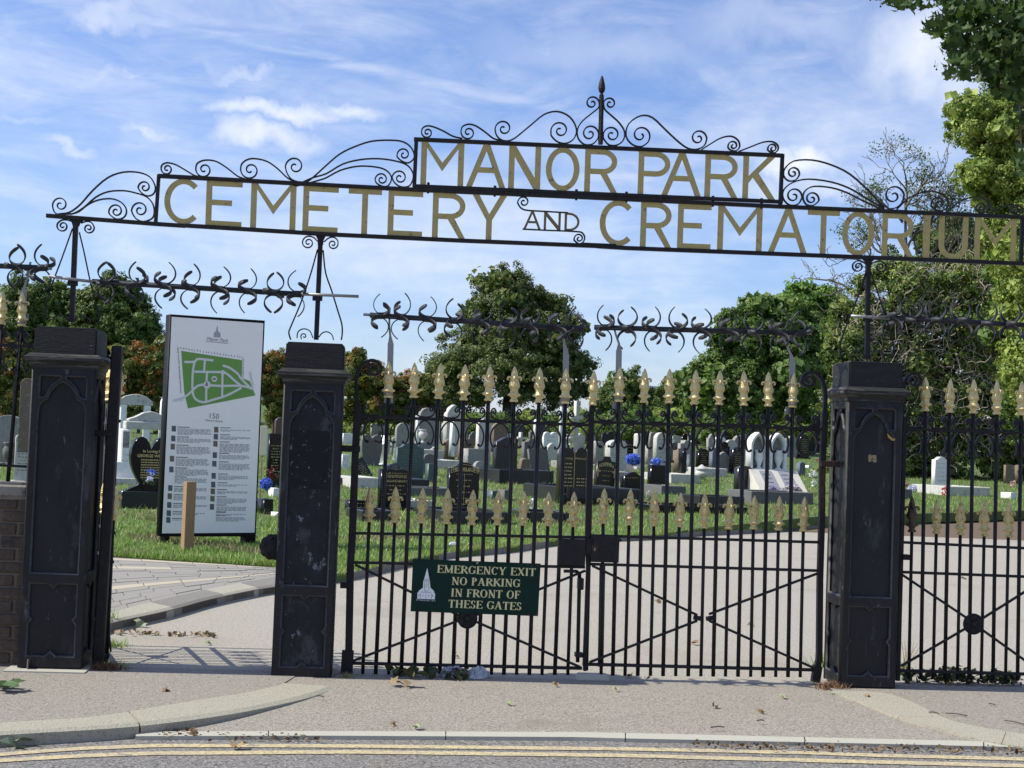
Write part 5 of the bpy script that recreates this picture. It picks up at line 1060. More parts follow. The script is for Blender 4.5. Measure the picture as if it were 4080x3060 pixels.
def outline(shape, w, h):
    a = w/2
    if shape == 'sq': return [(-a, 0), (a, 0), (a, h), (-a, h)]
    if shape == 'arch': return [(-a, 0), (a, 0)]+[(a*math.cos(R(t)), h-a+a*math.sin(R(t))) for t in range(0, 181, 15)]
    if shape == 'round': r = a*.55; return [(-a, 0), (a, 0)]+[(a*math.cos(R(t)), h-r+r*math.sin(R(t))) for t in range(0, 181, 15)]
    if shape == 'goth': return [(-a, 0), (a, 0), (a, h-a*1.25), (a*.8, h-a*.72), (a*.42, h-a*.28), (0, h), (-a*.42, h-a*.28), (-a*.8, h-a*.72), (-a, h-a*1.25)]
    if shape == 'ogee': s = a*.36; return [(-a, 0), (a, 0), (a, h-s), (a*.8, h-s*1.0), (a*.62, h-s*.78), (a*.35, h-s*.2), (a*.12, h), (-a*.12, h), (-a*.35, h-s*.2), (-a*.62, h-s*.78), (-a*.8, h-s), (-a, h-s)]
    if shape == 'peak': return [(-a, 0), (a, 0), (a, h-a*.3), (a*.2, h-a*.02), (0, h), (-a*.2, h-a*.02), (-a, h-a*.3)]
    if shape == 'wave': return [(-a, 0), (a, 0), (a, h-a*.5)]+[(a-2*a*i/12, h-a*.5+a*.42*math.sin(i/12*math.pi)**1.5+(.06*a*math.sin(i/12*6.28))) for i in range(1, 12)]+[(-a, h-a*.55)]
    if shape == 'shoulder': return [(-a, 0), (a, 0), (a, h*.8), (a*.72, h*.8)]+[(a*.72*math.cos(R(t)), h*.82+(h*.18)*math.sin(R(t))) for t in range(0, 181, 20)]+[(-a*.72, h*.8), (-a, h*.8)]
    if shape == 'heart': return [(0, h*.0)]+[(a*(math.sin(R(t))**3)*-1 if False else a*1.0*math.sin(R(t))**3, h*(.56+(13*math.cos(R(t))-5*math.cos(R(2*t))-2*math.cos(R(3*t))-math.cos(R(4*t)))/30)) for t in range(170, -171, -10)]
    if shape == 'heart2': return [(-a*.72, 0), (a*.72, 0), (a*.98, h*.45), (a, h*.78), (a*.86, h*.95), (a*.55, h), (a*.22, h*.96), (0, h*.86), (-a*.22, h*.96), (-a*.55, h), (-a*.86, h*.95), (-a, h*.78), (-a*.98, h*.45)]
    if shape == 'cross': c = a*.28; y = h*.68; return [(-c, 0), (c, 0), (c, y-c), (a, y-c), (a, y+c), (c, y+c), (c, h), (-c, h), (-c, y+c), (-a, y+c), (-a, y-c), (-c, y-c)]
    if shape == 'obelisk': return [(-a, 0), (a, 0), (a*.62, h*.93), (0, h), (-a*.62, h*.93)]
    if shape == 'book': return [(-a, 0), (a, 0), (a, h*.86), (a*.8, h*.97), (a*.45, h), (a*.12, h*.95), (0, h*.86), (-a*.12, h*.95), (-a*.45, h), (-a*.8, h*.97), (-a, h*.86)]
    if shape == 'doc': return [(-a, 0), (a, 0), (a, h*.88), (a*.5, h*.9), (a*.3, h), (-a*.3, h), (-a*.5, h*.9), (-a, h*.88)]
def lines(t, w, z0_, z1_, n, m, th, rr, h=.012, dens=.8):
    b = MB()
    for i in range(n):
        z = z1_-(z1_-z0_)*i/max(1, n-1); L_ = w*rr.uniform(.5, .95); x = -L_/2
        while x < L_/2-.01:
            q = rr.uniform(.02, .07); e_ = min(L_/2, x+q); hh = h*rr.uniform(.7, 1.15)
            for k in range(max(1, int((e_-x)/.012))):
                xx = x+k*.012; b.add([(xx, -th/2-.0025, z-hh*rr.uniform(.2, .5)), (xx+.008, -th/2-.0025, z-hh*rr.uniform(.2, .5)), (xx+.008, -th/2-.0025, z+hh*rr.uniform(.2, .5)), (xx, -th/2-.0025, z+hh*rr.uniform(.2, .5))], [(0, 1, 2, 3)])
            x = e_+.016
    link('inscription', b.me('inscription', m), t, kind='stuff')
def kerbset(t, w, L_, m, h=.16, y0=-.1, wd=.09):
    for x0, x1, a, b_ in ((-w/2, -w/2+wd, y0-L_, y0), (w/2-wd, w/2, y0-L_, y0), (-w/2+wd, w/2-wd, y0-L_, y0-L_+wd)): link('grave_kerb', bevel(MB().box(x0, x1, a, b_, -.12, h).me('grave_kerb', m), .012), t)
def stone(u, vb, vt, wv, shape, m, label, yaw=28, th=.19, text=None, n=0, tm=None, base=1, lean=(0, 0), kerb=None, depth=None, name='headstone', cat='headstone', group='headstones in the burial ground', thv=None):
    P = terr(u, vb) if depth is None else near(u, vb, depth)
    k = ppm(P.y); H = (vb-vt)/k; th = th if thv is None else thv/k/math.sin(R(yaw)+.2)
    a = math.atan2(P.x, P.y); W_ = max(.14, (wv/k-th*abs(math.sin(R(yaw)+a)))/math.cos(R(yaw)+a))
    t = thing(name, label, cat, (P.x, P.y, P.z-.02), R(yaw), group, lean=(R(lean[0]), R(lean[1])))
    zb = .0
    if base:
        zb = min(.16, H*.14); link('plinth', bevel(MB().box(-W_/2-.05, W_/2+.05, -th/2-.06, th/2+.05, -.15, zb).me('plinth', SM[m] if base == 1 else SM[base]), .012), t)
    me = plate([outline(shape, W_, H-zb)], th, .006); me.materials.append(SM[m]); st_ = link('stone', me, t, Matrix.Translation((0, 0, zb)))
    if n: lines(st_, W_*.82, (H-zb)*.22, (H-zb)*.78, n, tm or GTX, th, random.Random(int(u*7+vb)), h=.028 if H > .5 else .02)
    if text:
        for s, z, sz, mm in text: link('lettering', textmesh(s, sz, .001, 'CENTER', 1, 0, mm), st_, Matrix.Translation((0, -th/2-.003, (H-zb)*z)))
    if kerb: kerbset(t, max(W_+.16, kerb[0]), kerb[1], SM[kerb[2]], kerb[3] if len(kerb) > 3 else .15)
    return t, W_, H, th
def urn(u, vb, vt, wv, label, m='pale', lid=False, depth=None):
    P = terr(u, vb) if depth is None else near(u, vb, depth); k = ppm(P.y); H = (vb-vt)/k; W_ = wv/k/2
    t = thing('stone_urn', label, 'urn', P, 0, 'stone urns on graves')
    pr = [(.55, 0), (.55, .08), (.3, .12), (.22, .2), (.3, .27), (.75, .40), (1, .58), (.95, .72), (.72, .82), (.66, .88), (.9, .93), (.9, 1.0), (.6, 1.0)]
    if lid: pr = pr[:-1]+[(.7, 1.05), (.3, 1.2), (.1, 1.28)]
    link('body', tomesh('urn', *lathe([(r*W_, z*H) for r, z in pr], 16), SM[m], True), t)
PET = {}
def petal(n, cols): return mat('petals_'+n, cols[0], .6, island=cols, transl=.25)
FC = dict(blue=[(.04, .10, .55), (.10, .22, .75), (.30, .42, .85)], pink=[(.60, .22, .30), (.75, .45, .50), (.45, .10, .18)], white=[(.75, .74, .70), (.80, .80, .82), (.6, .6, .55)], red=[(.55, .02, .03), (.70, .12, .12), (.35, .01, .02)], purple=[(.16, .10, .35), (.35, .28, .55), (.5, .45, .6)],
          dry=[(.25, .13, .06), (.42, .25, .13), (.55, .42, .28)], mix=[(.7, .68, .66), (.45, .3, .5), (.75, .7, .72), (.3, .35, .25)], lilac=[(.55, .35, .60), (.70, .6, .72)], peach=[(.75, .45, .35), (.8, .6, .5)], dred=[(.10, .01, .02), (.18, .03, .03)], cream=[(.7, .66, .45), (.6, .5, .3)], hyd=[(.62, .66, .88), (.75, .78, .9)])
FG = mat('flower_leaves', (.05, .12, .03), .6, island=[(.03, .08, .02), (.08, .16, .04)])
def flowers(u, v, wv, hv, col, label, pot=None, n=150, depth=None, ball=False, group='flowers left on graves'):
    P = terr(u, v+hv/2) if depth is None else near(u, v+hv/2, depth); k = ppm(P.y); W_ = wv/k/2; H = hv/k
    t = thing('flower_bunch', label, 'flowers', P, 0, group); ph = 0
    if pot: 
        link('vase', tomesh('vase', *lathe([(W_*.5, 0), (W_*.55, .02), (W_*.4, H*.3), (W_*.5, H*.4), (W_*.2, H*.4)], 10), SM[pot], True), t); ph = H*.3
    c = np.array([0, 0, ph+(H-ph)*.52]); nb = max(5, n//12)*(3 if ball else 1); d = rng.normal(size=(nb, 3)); d /= np.linalg.norm(d, axis=1, keepdims=True); cc = c+d*np.array([W_, W_*.8, (H-ph)*.5])*(.85 if ball else rng.uniform(.3, 1, (nb, 1)))
    o = rng.normal(size=(nb, 12, 3)); o /= np.linalg.norm(o, axis=2, keepdims=True); r = min(W_, H)*(.34 if ball else .30)
    Pp = (cc[:, None]+o*r*.8).reshape(-1, 3); link('petals', leafmesh('petals', Pp, rng.uniform(.7, 1.3, len(Pp))*r*1.1, (o+rng.normal(size=o.shape)*.3).reshape(-1, 3), petal(col, FC[col]), .8), t)
    if not ball:
        m_ = 60; q = rng.normal(size=(m_, 3))*np.array([W_*.5, W_*.5, H*.22])+np.array([0, 0, H*.35]); q[:, 2] = abs(q[:, 2]); link('leaves', leafmesh('lv', q, np.full(m_, r*1.2), rng.normal(size=(m_, 3)), FG, .35), t)
S = stone
# nearest row
S(848.5, 1110, 999, 69, 'ogee', 'black', 'polished black headstone with a grey rose frieze across its top, nearest the left gate leaf', th=.16, n=7, text=[('In Remembrance of', .70, .075, GTX), ('MARGARET PEARCE', .58, .06, GTX)], kerb=(.8, .01, 'black'))
q = bpy.data.objects['headstone']; fz = [(-.26, .84), (-.13, .865), (0, .845), (.13, .865), (.26, .84), (.26, .90), (.16, .93), (.05, .985), (-.05, .985), (-.16, .93), (-.26, .90)]
link('rose_frieze', tomesh('f', [(x*.95, -.0835, z*1.0) for x, z in fz], [tuple(range(11))], mat('frieze_grey', (.12, .13, .14), .5, 0, .4, 60, spots=[(35, .5, .04, (.01, .01, .012))])), q)
S(882, 1044, 954, 63, 'ogee', 'green', 'green slate headstone with faded gilt lines, behind the black rose-frieze stone', th=.15, n=8, tm=mat('pale_gilt', (.24, .24, .13), .6))
t, W_, H, th = S(997.5, 1112, 997, 70, 'ogee', 'black', 'black headstone whose gilt banner reads THE NELSONS', th=.15, n=6, base=0, yaw=20)
link('lettering', textmesh('THE NELSONS', .098, .001, 'CENTER', .95, 0, GTX, bold=.002), t, Matrix.Translation((0, -th/2-.003, H-.165)))
bn = [(-.28, H-.20), (0, H-.125), (.28, H-.20), (.28, H-.085), (0, H-.035), (-.28, H-.085)]
for a, b in zip(bn, bn[1:]+bn[:1]): V_, F_ = tube([(a[0]*W_/.62, -th/2-.002, a[1]), (b[0]*W_/.62, -th/2-.002, b[1])], .006, 4); link('gilt_border', tomesh('gb', V_, F_, GTX), t)
V_, F_ = tube([(0, -th/2-.002, .2), (0, -th/2-.002, H-.21)], .004, 4); link('gilt_border', tomesh('gb', V_, F_, GTX), t)
def ledger(u, v, wv, L_, m, label, yaw=22, h=0.35, slab=True, kerbm=None, ramp=0):
    P = terr(u, v); k = ppm(P.y); W_ = wv/k; t = thing('grave_kerb_set', label, 'grave', P, R(yaw), 'kerbed graves')
    kerbset(t, W_, L_, SM[m], h, y0=L_); link('back_kerb', bevel(MB().box(-W_/2+.09, W_/2-.09, L_-.09, L_, -.1, h).me('k', SM[m]), .01), t)
    if slab: link('ledger_slab', bevel(MB().box(-W_/2+.1, W_/2-.1, .1, L_-.1, 0, h*.75).me('slab', SM[kerbm or m]), .01), t)
    return t
ledger(1035, 1142, 150, 1.7, 'char', 'low charcoal ledger grave lying in front of the Nelsons headstone', h=0.29)
ledger(1180, 1138, 100, 1.2, 'char', 'small sloping charcoal ledger right of the potted white lilies', h=0.26, yaw=10)
S(1089, 1031, 940.8, 54, 'wave', 'char', 'large polished charcoal headstone with a round white medallion', th=.22, base=0)
P_ = terr(1108, 1024); link('medallion', tomesh('md', *lathe([(.001, 0), (.07, .0), (.07, .006), (.05, .006), (.05, .003), (.001, .003)], 20), SM['pale'], True), bpy.data.objects[[o.name for o in bpy.data.objects if o.get('label', '').startswith('large polished charcoal')][0]], Matrix.Translation((.20, -.115, 1.05)) @ Matrix.Rotation(R(90), 4, 'X'))
ledger(1137, 1052, 128, 2.0, 'char', 'long charcoal kerbed grave in front of the large polished headstone', h=0.42, slab=True, kerbm='grey')
S(1167, 1024, 966, 44, 'sq', 'dgrey', 'leaning dark tablet with a pale left edge on the charcoal kerbed grave', lean=(-6, -7), base=0, th=.10)
S(1187, 985, 932, 36, 'book', 'white', 'white open-book headstone with blue-grey lettering, left of the tall gilt-edged stone', n=4, tm=mat('blue_lettering', (.25, .27, .38), .6), th=.16)
S(1145, 1010, 947, 40, 'doc', 'dgrey', 'dull grey ribbed tablet behind the leaning dark tablet', n=0)
t, W_, H, th = S(1233, 1096, 964, 68, 'book', 'bronze', 'tall bronze double-tablet headstone with gilt edging, left of the gate centre', th=.26, base=0, yaw=18)
for dx in (-.17, .17): link('lettering', textmesh('In Loving' if dx < 0 else 'Memory of', .07, .001, 'CENTER', 1, 0, GTX), t, Matrix.Translation((dx, -th/2-.003, H*.80)))
for dx, n_ in ((-.17, 7), (.17, 3)):
    b = MB(); rr = random.Random(5+n_)
    for i in range(n_):
        z = H*(.72-.06*i) if dx < 0 else H*(.48-.055*i); x = -.11
        while x < .11: b.add([(dx+x, -th/2-.003, z), (dx+x+.03, -th/2-.003, z), (dx+x+.03, -th/2-.003, z+.022), (dx+x, -th/2-.003, z+.022)], [(0, 1, 2, 3)]); x += rr.uniform(.035, .06)
    link('inscription', b.me('i', GTX), t)
for a, b in (((0, .3), (0, H-.12)), ((W_/2-.03, .3), (W_/2-.03, H-.12)), ((-W_/2+.03, .3), (W_/2-.03, .3))): V_, F_ = tube([(a[0], -th/2-.002, a[1]), (b[0], -th/2-.002, b[1])], .007, 4); link('gilt_border', tomesh('gb', V_, F_, GTX), t)
link('base_block', bevel(MB().box(-W_/2-.02, W_/2+.12, -th/2-.22, -th/2, -.1, .24).me('bb', SM['black']), .01), t)
t, W_, H, th = S(1302, 1078, 984, 46, 'doc', 'bronze', 'brown-black headstone with gilt arched name HONEYWELL and crosses, just right of the gate centre', th=.12, n=6, base=0, lean=(0, 3))
nm = 'HONEYWELL'
for i, ch in enumerate(nm): a = (i-4)/4; link('lettering', textmesh(ch, .088, .001, 'CENTER', 1, 0, GTX, bold=.003), t, Matrix.Translation((a*W_*.34, -th/2-.003, H-.20-.05*a*a)) @ Matrix.Rotation(a*.28, 4, 'Y'))
for dx in (-.2, .2):
    me = plate([[(x*.07, z*.2) for x, z in [(-.2, 0), (.2, 0), (.2, .6), (.9, .6), (.9, .75), (.2, .75), (.2, 1), (-.2, 1), (-.2, .75), (-.9, .75), (-.9, .6), (-.2, .6)]]], .003); me.materials.append(GTX); link('gilt_cross', me, t, Matrix.Translation((dx*W_/.45, -th/2-.002, H-.48)))
ledger(1305, 1098, 178, 2.4, 'char', 'wide charcoal kerb running in front of the HONEYWELL headstone', h=0.42, slab=False)
S(1361, 1080, 1016, 45, 'wave', 'black', 'short polished black headstone with a wavy top behind pink and white flowers', th=.18, base=0, n=1)
S(1418, 1066, 1003, 42, 'sq', 'black', 'square polished black headstone with a greenish reflection, blue flowers above it', th=.18, n=0)
ledger(1510, 1117, 225, 1.5, 'black', 'long low black grave edging with a glossy slab, right of the gate centre', h=0.22, yaw=14)
flowers(1148, 1095, 30, 52, 'white', 'white lilies in a dark pot on the lawn beyond the left gate leaf', 'black', 160); flowers(1175, 1090, 16, 26, 'cream', 'small cream roses beside the white lilies', None, 60)
flowers(978, 1078, 26, 44, 'dry', 'withered brown flowers in front of the Nelsons headstone', None, 140)
flowers(1371, 1043, 24, 30, 'lilac', 'pink and white silk flowers before the wavy black headstone', 'white', 120); flowers(1400, 1075, 22, 26, 'mix', 'pale flowers in a grey pot before the square black headstone', 'dgrey', 90); flowers(1438, 1095, 18, 40, 'pink', 'faded pink shrub-like flowers at the corner of the square black stone', None, 90)
flowers(1367, 993, 30, 20, 'blue', 'large bright blue hydrangea bunch on a stone pedestal', None, 220, depth=43, ball=True); flowers(1417, 998, 22, 16, 'blue', 'smaller blue hydrangea bunch above the square black headstone', None, 150, depth=43, ball=True)
flowers(1192, 978, 14, 24, 'pink', 'pink and red bouquet below the white open-book stone', 'white', 80); flowers(1119, 965, 8, 12, 'red', 'small red flowers right of the charcoal medallion stone', None, 40, depth=44)
flowers(1077, 1010, 1, 1, 'dry', 'x', None, 20) if False else None
flowers(1128, 1027, 26, 16, 'dry', 'dried brown foliage on the charcoal kerbed grave', None, 110)
S(867.5, 1000, 912, 34, 'arch', 'grey', 'tall smooth grey round-topped headstone behind the green slate stone', th=.14, n=0)
S(800, 1012, 937, 48, 'heart2', 'dgrey', 'dark grey heart-shaped headstone beside the left gate post', n=9, tm=FTX, th=.14)
S(795, 1034, 985, 27, 'sq', 'char', 'black tablet with gilt lettering, tilted steeply against the heart-shaped stone', lean=(-14, -28), n=7, base=0, th=.08)
S(826, 1010, 939, 17, 'cross', 'white', 'white marble scroll-edged monument beside the dark heart-shaped stone', th=.3)
S(750, 962, 935, 26, 'sq', 'white', 'small white tablet high up between the middle pillar and the gate post', n=4, tm=BTX); S(745, 1018, 980, 20, 'sq', 'white', 'white tablet with dark lettering just right of the middle pillar', n=6, tm=BTX, th=.12)
S(788, 944, 916, 28, 'shoulder', 'pale', 'pale distant tablet under the brown hedge, left of the stepped grey stone', n=4, tm=BTX); S(815, 946, 915, 32, 'sq', 'grey', 'stepped grey stone under the brown hedge'); S(742, 935, 912, 16, 'arch', 'grey', 'small grey stone high up beside the middle pillar')
S(767, 1112, 1078, 46, 'sq', 'black', 'low black tablet with gilt words behind the left gate post', n=3, th=.22); S(735, 1055, 1030, 12, 'round', 'char', 'small dark stone close against the right edge of the middle pillar')
S(919, 975, 880, 50, 'shoulder', 'grey', 'tall grey gothic monument with carved shoulders behind the urn', th=.22); S(884, 905, 899, 4, 'sq', 'grey', 'x') if False else None
S(900, 975, 899, 7, 'obelisk', 'white', 'left white pillar of the tall gothic monument', base=0, th=.14); S(943, 975, 898, 12, 'obelisk', 'white', 'right white pillar of the tall gothic monument', base=0, th=.14)
urn(913, 957, 927, 20, 'pale stone urn in front of the tall gothic monument', depth=50)
S(975, 985, 873, 40, 'goth', 'pale', 'pointed pale monument with an angel panel, left of the middle of the left gate leaf', th=.3); S(975, 985, 908, 9, 'obelisk', 'white', 'slim bright white shaft standing against the pointed pale monument', th=.2, base=0, depth=49)
S(1000, 978, 905, 18, 'arch', 'grey', 'slender grey arched stone right of the pointed pale monument'); S(955, 962, 912, 10, 'obelisk', 'pale', 'thin pale post stone left of the white shaft')
S(1042, 1012, 900, 34, 'doc', 'pale', 'pale panelled monument with a bright left edge', th=.2); S(1025, 1014, 968, 62, 'sq', 'grey', 'broad grey plinth stone under the pale panelled monument', th=.5, base=0)
S(1076, 985, 912, 38, 'arch', 'brown', 'brown round-arched tomb behind the charcoal medallion stone', th=.3); S(1083, 955, 925, 24, 'arch', 'white', 'bright white stone peeping over the charcoal medallion stone', th=.2)
S(1119, 960, 915, 30, 'ogee', 'char', 'dark headstone with gilt writing under the shrubs, right of the charcoal medallion stone', n=6); S(1155, 960, 905, 9, 'obelisk', 'white', 'white pillar edge beside the dark distant stone'); S(1166, 960, 910, 22, 'sq', 'char', 'dark upright stone just left of the tall white cross shaft')
S(1210, 985, 870, 11, 'obelisk', 'white', 'left tall white shaft near the gate centre', th=.12); S(1242, 985, 865, 30, 'cross', 'pale', 'tall pale stone cross rising behind the gate centre', th=.2)
urn(1231, 962, 938, 18, 'pale stone urn resting above the bronze double tablet', depth=45)
ledger(935, 1000, 55, 1.8, 'pale', 'sloping mottled marble slab right of the green slate stone', h=0.42, yaw=35)
flowers(925, 1003, 24, 18, 'dry', 'orange dried petals at the foot of the mottled marble slab', None, 110); flowers(985, 985, 22, 14, 'dry', 'rust-coloured dried flowers above the Nelsons headstone', None, 90); flowers(1018, 985, 30, 22, 'cream', 'yellowing dried wreath right above the Nelsons headstone', None, 110); flowers(1058, 997, 8, 10, 'peach', 'little peach rose left of the charcoal medallion stone', None, 40)
S(930, 1048, 1000, 26, 'sq', 'green', 'low greenish slate block between the slate stone and the Nelsons headstone', base=0, th=.2); ledger(930, 1080, 120, 1.0, 'dgrey', 'pale grey low kerb crossing the lawn behind the Nelsons headstone', h=0.26, slab=False)
S(1063, 1085, 1058, 28, 'sq', 'green', 'low slate vase block on the lawn left of the lilies', th=.3, base=0); S(1088, 1088, 1056, 24, 'sq', 'dgrey', 'low dark block on the lawn beside the slate vase block', th=.3, base=0)
# right of the gate centre
S(1329, 1024, 949, 48, 'round', 'pale', 'broad light round-topped headstone behind the HONEYWELL stone', n=7, tm=BTX, th=.30); S(1291, 1010, 952, 24, 'round', 'grey', 'grey headstone with a carved letter O right of the gate centre', th=.2)
S(1359, 1003, 950, 24, 'sq', 'black', 'upright black granite slab right of the broad light headstone', n=5, th=.1); S(1375, 1018, 935, 17, 'arch', 'pale', 'narrow pale pillar stone beside the blue hydrangeas', th=.25); S(1402, 1010, 961, 20, 'sq', 'grey', 'mottled grey tablet between the two blue bunches', n=6, tm=BTX)
S(1425, 1012, 933, 32, 'arch', 'pale', 'tall pale round-headed stone with an engraved cross line', n=5, tm=BTX, th=.22); S(1356, 1022, 996, 34, 'book', 'grey', 'grey open-book stone lying before the narrow pale pillar', lean=(-35, 0), base=0)
S(1462, 1028, 967, 12, 'sq', 'brown', 'thin brownish stone edge right of the square black headstone', th=.3); S(1481, 1022, 949.6, 38, 'doc', 'grey', 'ragged grey headstone with an oval black plaque', th=.16); S(1474, 1019, 971, 7, 'goth', 'black', 'narrow black pointed plaque stone beside the ragged grey headstone', base=0, depth=42)
urn(1484, 1018, 982, 10, 'small pale praying figure stone between the plaque and black ogee stone', m='white', depth=42)
S(1517, 1013, 968, 30, 'ogee', 'black', 'black ogee headstone with gold verse above the pale bowl', n=6); S(1538.5, 1027, 965, 17, 'shoulder', 'blue', 'blue-grey shouldered stone right of the black ogee headstone')
urn(1515, 1042, 1012, 30, 'broad pale lidded bowl urn left of the white twin arches', lid=True); S(1477, 1040, 1020, 34, 'sq', 'white', 'fallen white slab lying on a rough block', lean=(-60, 12), base=0, th=.08)
S(1510, 955, 893, 11, 'obelisk', 'pale', 'slender distant pale obelisk against the yellow shrubs'); 
S(1566, 982, 931, 22, 'arch', 'char', 'distant dark round-topped stone with a gilt panel', n=4, base=0, yaw=10); S(1587, 966, 938, 19, 'round', 'white', 'distant small white headstone beside the dark gilt-panel stone', th=.25)
S(1589, 1028, 963, 30, 'wave', 'black', 'tall black headstone with gilt text left of the stacked dark stones', n=8, th=.2); S(1626, 1008, 953.5, 28, 'wave', 'black', 'black wavy headstone with gold flowers carved at its edge', n=8); S(1604, 1068, 1004.5, 40, 'peak', 'char', 'plain dark peaked headstone with a brown reflection, left of the white twin arches', th=.2)
urn(1492, 1012, 992, 12, 'small white pot by the fallen slab', m='white') if False else None
urn(1548, 1000, 985, 12, 'small ribbed white pot on the grass', m='white')
for u_, v_, w_, L_, m_, lb_ in [(965, 1018, 60, 1.6, 'pale', 'pale kerbed plot behind the Nelsons headstone'), (1035, 1040, 50, 1.6, 'grey', 'mossy grey kerbed plot right of the dried wreath'), (905, 1066, 46, 1.4, 'char', 'small charcoal kerbed plot below the green slate stone'), (1480, 1050, 70, 1.6, 'pale', 'rough pale stone kerb under the fallen white slab'), (1545, 1035, 60, 1.6, 'pale', 'pale kerbed plot left of the dark peaked headstone'), (1340, 1045, 60, 1.4, 'grey', 'grey kerbed plot behind the wavy black headstone'), (790, 1062, 60, 1.5, 'pale', 'pale kerb beside the left gate post'), (1660, 985, 60, 1.8, 'pale', 'pale kerb far behind the white twin arches'), (1250, 1020, 40, 1.5, 'grey', 'grey kerbed plot left of the HONEYWELL stone')]: ledger(u_, v_, w_, L_, m_, lb_, h=0.32)
for u_, v_, w_, h_, c_, lb_ in [(905, 1000, 14, 12, 'pink', 'tiny pink posy above the green slate stone'), (950, 1005, 16, 12, 'cream', 'tiny cream posy left of the Nelsons headstone'), (1045, 1005, 12, 12, 'red', 'tiny red posy right of the dried wreath'), (1262, 1010, 10, 14, 'white', 'tiny white posy beside the bronze double tablet'), (1465, 1012, 12, 12, 'pink', 'tiny pink posy beside the ragged grey headstone'), (1570, 1015, 12, 12, 'white', 'tiny white posy left of the gilt-text black headstone'), (1300, 970, 12, 10, 'pink', 'faint pink posy among the far stones right of the gate centre'), (840, 985, 10, 10, 'white', 'faint white posy left of the green slate stone'), (1665, 960, 12, 10, 'cream', 'faint cream posy behind the white arches'), (1120, 985, 12, 10, 'dry', 'withered posy right of the medallion stone')]: flowers(u_, v_, w_, h_, c_, lb_, None, 60)
ledger(820, 1136, 80, 1.0, 'char', 'dark low kerb in front of the rose-frieze headstone', h=.26); ledger(905, 1108, 60, 1.0, 'pale', 'pale low kerb right of the rose-frieze headstone', h=.24); ledger(1560, 1100, 110, 1.0, 'char', 'second dark kerb behind the long glossy slab', h=.28); ledger(1455, 1075, 60, 1.2, 'dgrey', 'dark kerb right of the square black headstone', h=.28)
# white twin-arched memorial
P = terr(1640, 1073); k = ppm(P.y); WA = thing('arched_memorial', 'white marble memorial with two pointed arches and sloping tablets', 'memorial', P, R(18), None)
wd = 118/k/math.cos(R(18))*.92; hB = 58/k
V_ = [(0, 0, 0), (wd, 0, 0), (wd, 1.3, 0), (0, 1.3, 0), (0, .28, hB*.38), (wd, .28, hB*.38), (wd, 1.3, hB), (0, 1.3, hB), (0, .95, hB), (wd, .95, hB), (0, 0, hB*.18), (wd, 0, hB*.18)]
link('sloping_base', tomesh('b', [(-0, -.1, -.1), (wd, -.1, -.1), (wd, 1.0, -.1), (0, 1.0, -.1), (0, -.1, .12), (wd, -.1, .12), (wd, .55, hB), (0, .55, hB), (wd, 1.0, hB), (0, 1.0, hB)], [(0, 1, 5, 4), (4, 5, 6, 7), (7, 6, 8, 9), (9, 8, 2, 3), (0, 4, 7, 9, 3), (1, 2, 8, 6, 5)], SM['whitey']), WA)
sl_ = math.atan2(hB-.12, .65)
for i in range(2):
    x = wd*(.30+.40*i); M_ = Matrix.Translation((x, .225, .12+(hB-.12)/2+.004)) @ Matrix.Rotation(-(math.pi/2-sl_), 4, 'X')
    L_ = math.hypot(hB-.12, .65)*.86; me = MB().box(-wd*.13, wd*.13, -.012, .012, -L_/2, L_/2).me('tab', mat('grey_marble_tablet', (.30, .31, .34), .4, 0, .1, 10)); link('sloping_tablet', me, WA, M_)
    b = MB()
    for r in range(4): b.box(-wd*.09, wd*.09*(.4+.5*random.random()), -.0145, -.0135, -L_*.32+r*L_*.2, -L_*.32+r*L_*.2+.03)
    link('inscription', b.me('ins', BTX), WA, M_)
    aw = wd*.36; ah = 82/k; o = outline('goth', aw, ah); inn = [(x_*.74, max(.0, z_*.93)) for x_, z_ in outline('goth', aw, ah)]; inn[0] = (-aw*.37, .02); inn[1] = (aw*.37, .02)
    me = plate([o, inn], .30, .006); me.materials.append(SM['white']); link('pointed_arch', me, WA, Matrix.Translation((wd*(.24+.42*i), .82, hB)))
    me = plate([[(x_*.74, z_*.92) for x_, z_ in outline('goth', aw, ah)]], .05, .002); me.materials.append(SM['grey']); link('back_panel', me, WA, Matrix.Translation((wd*(.24+.42*i), .93, hB)))
    link('arch_vase', tomesh('v', *lathe([(.03, 0), (.10, .02), (.04, .08), (.12, .3), (.10, .42), (.14, .5), (.03, .5)], 12), SM['white'], True), WA, Matrix.Translation((wd*(.24+.42*i)+.05, .78, hB)))
flowers(1672, 1058, 26, 16, 'purple', 'purple flowers on the left sloping tablet of the white memorial', None, 120, depth=P.y-.1); flowers(1712, 1060, 44, 22, 'mix', 'mixed pale flowers along the foot of the white memorial', None, 240, depth=P.y-.2); flowers(1752, 1025, 26, 24, 'white', 'white carnations right of the white memorial', None, 130); flowers(1757, 1045, 20, 26, 'white', 'white roses with green stems at the corner of the white memorial', 'white', 90)
ledger(1690, 1096, 150, 1.2, 'dgrey', 'dark kerb running in front of the white twin-arched memorial', h=0.35, slab=False, yaw=18)
flowers(1628, 1080, 26, 16, 'peach', 'small peach and white flowers before the dark peaked headstone', None, 90); flowers(1635, 1000, 10, 16, 'cream', 'dried cream roses left of the white arches', None, 50, depth=42)
S(1734, 995, 937.6, 26, 'arch', 'black', 'tall black headstone with gold text right of the white arches', n=8); S(1729, 1032, 996.6, 20, 'ogee', 'blue', 'grey stone partly behind the white carnations'); S(1746, 1015, 1004, 12, 'sq', 'white', 'small white cube beside the white carnations', th=.2)
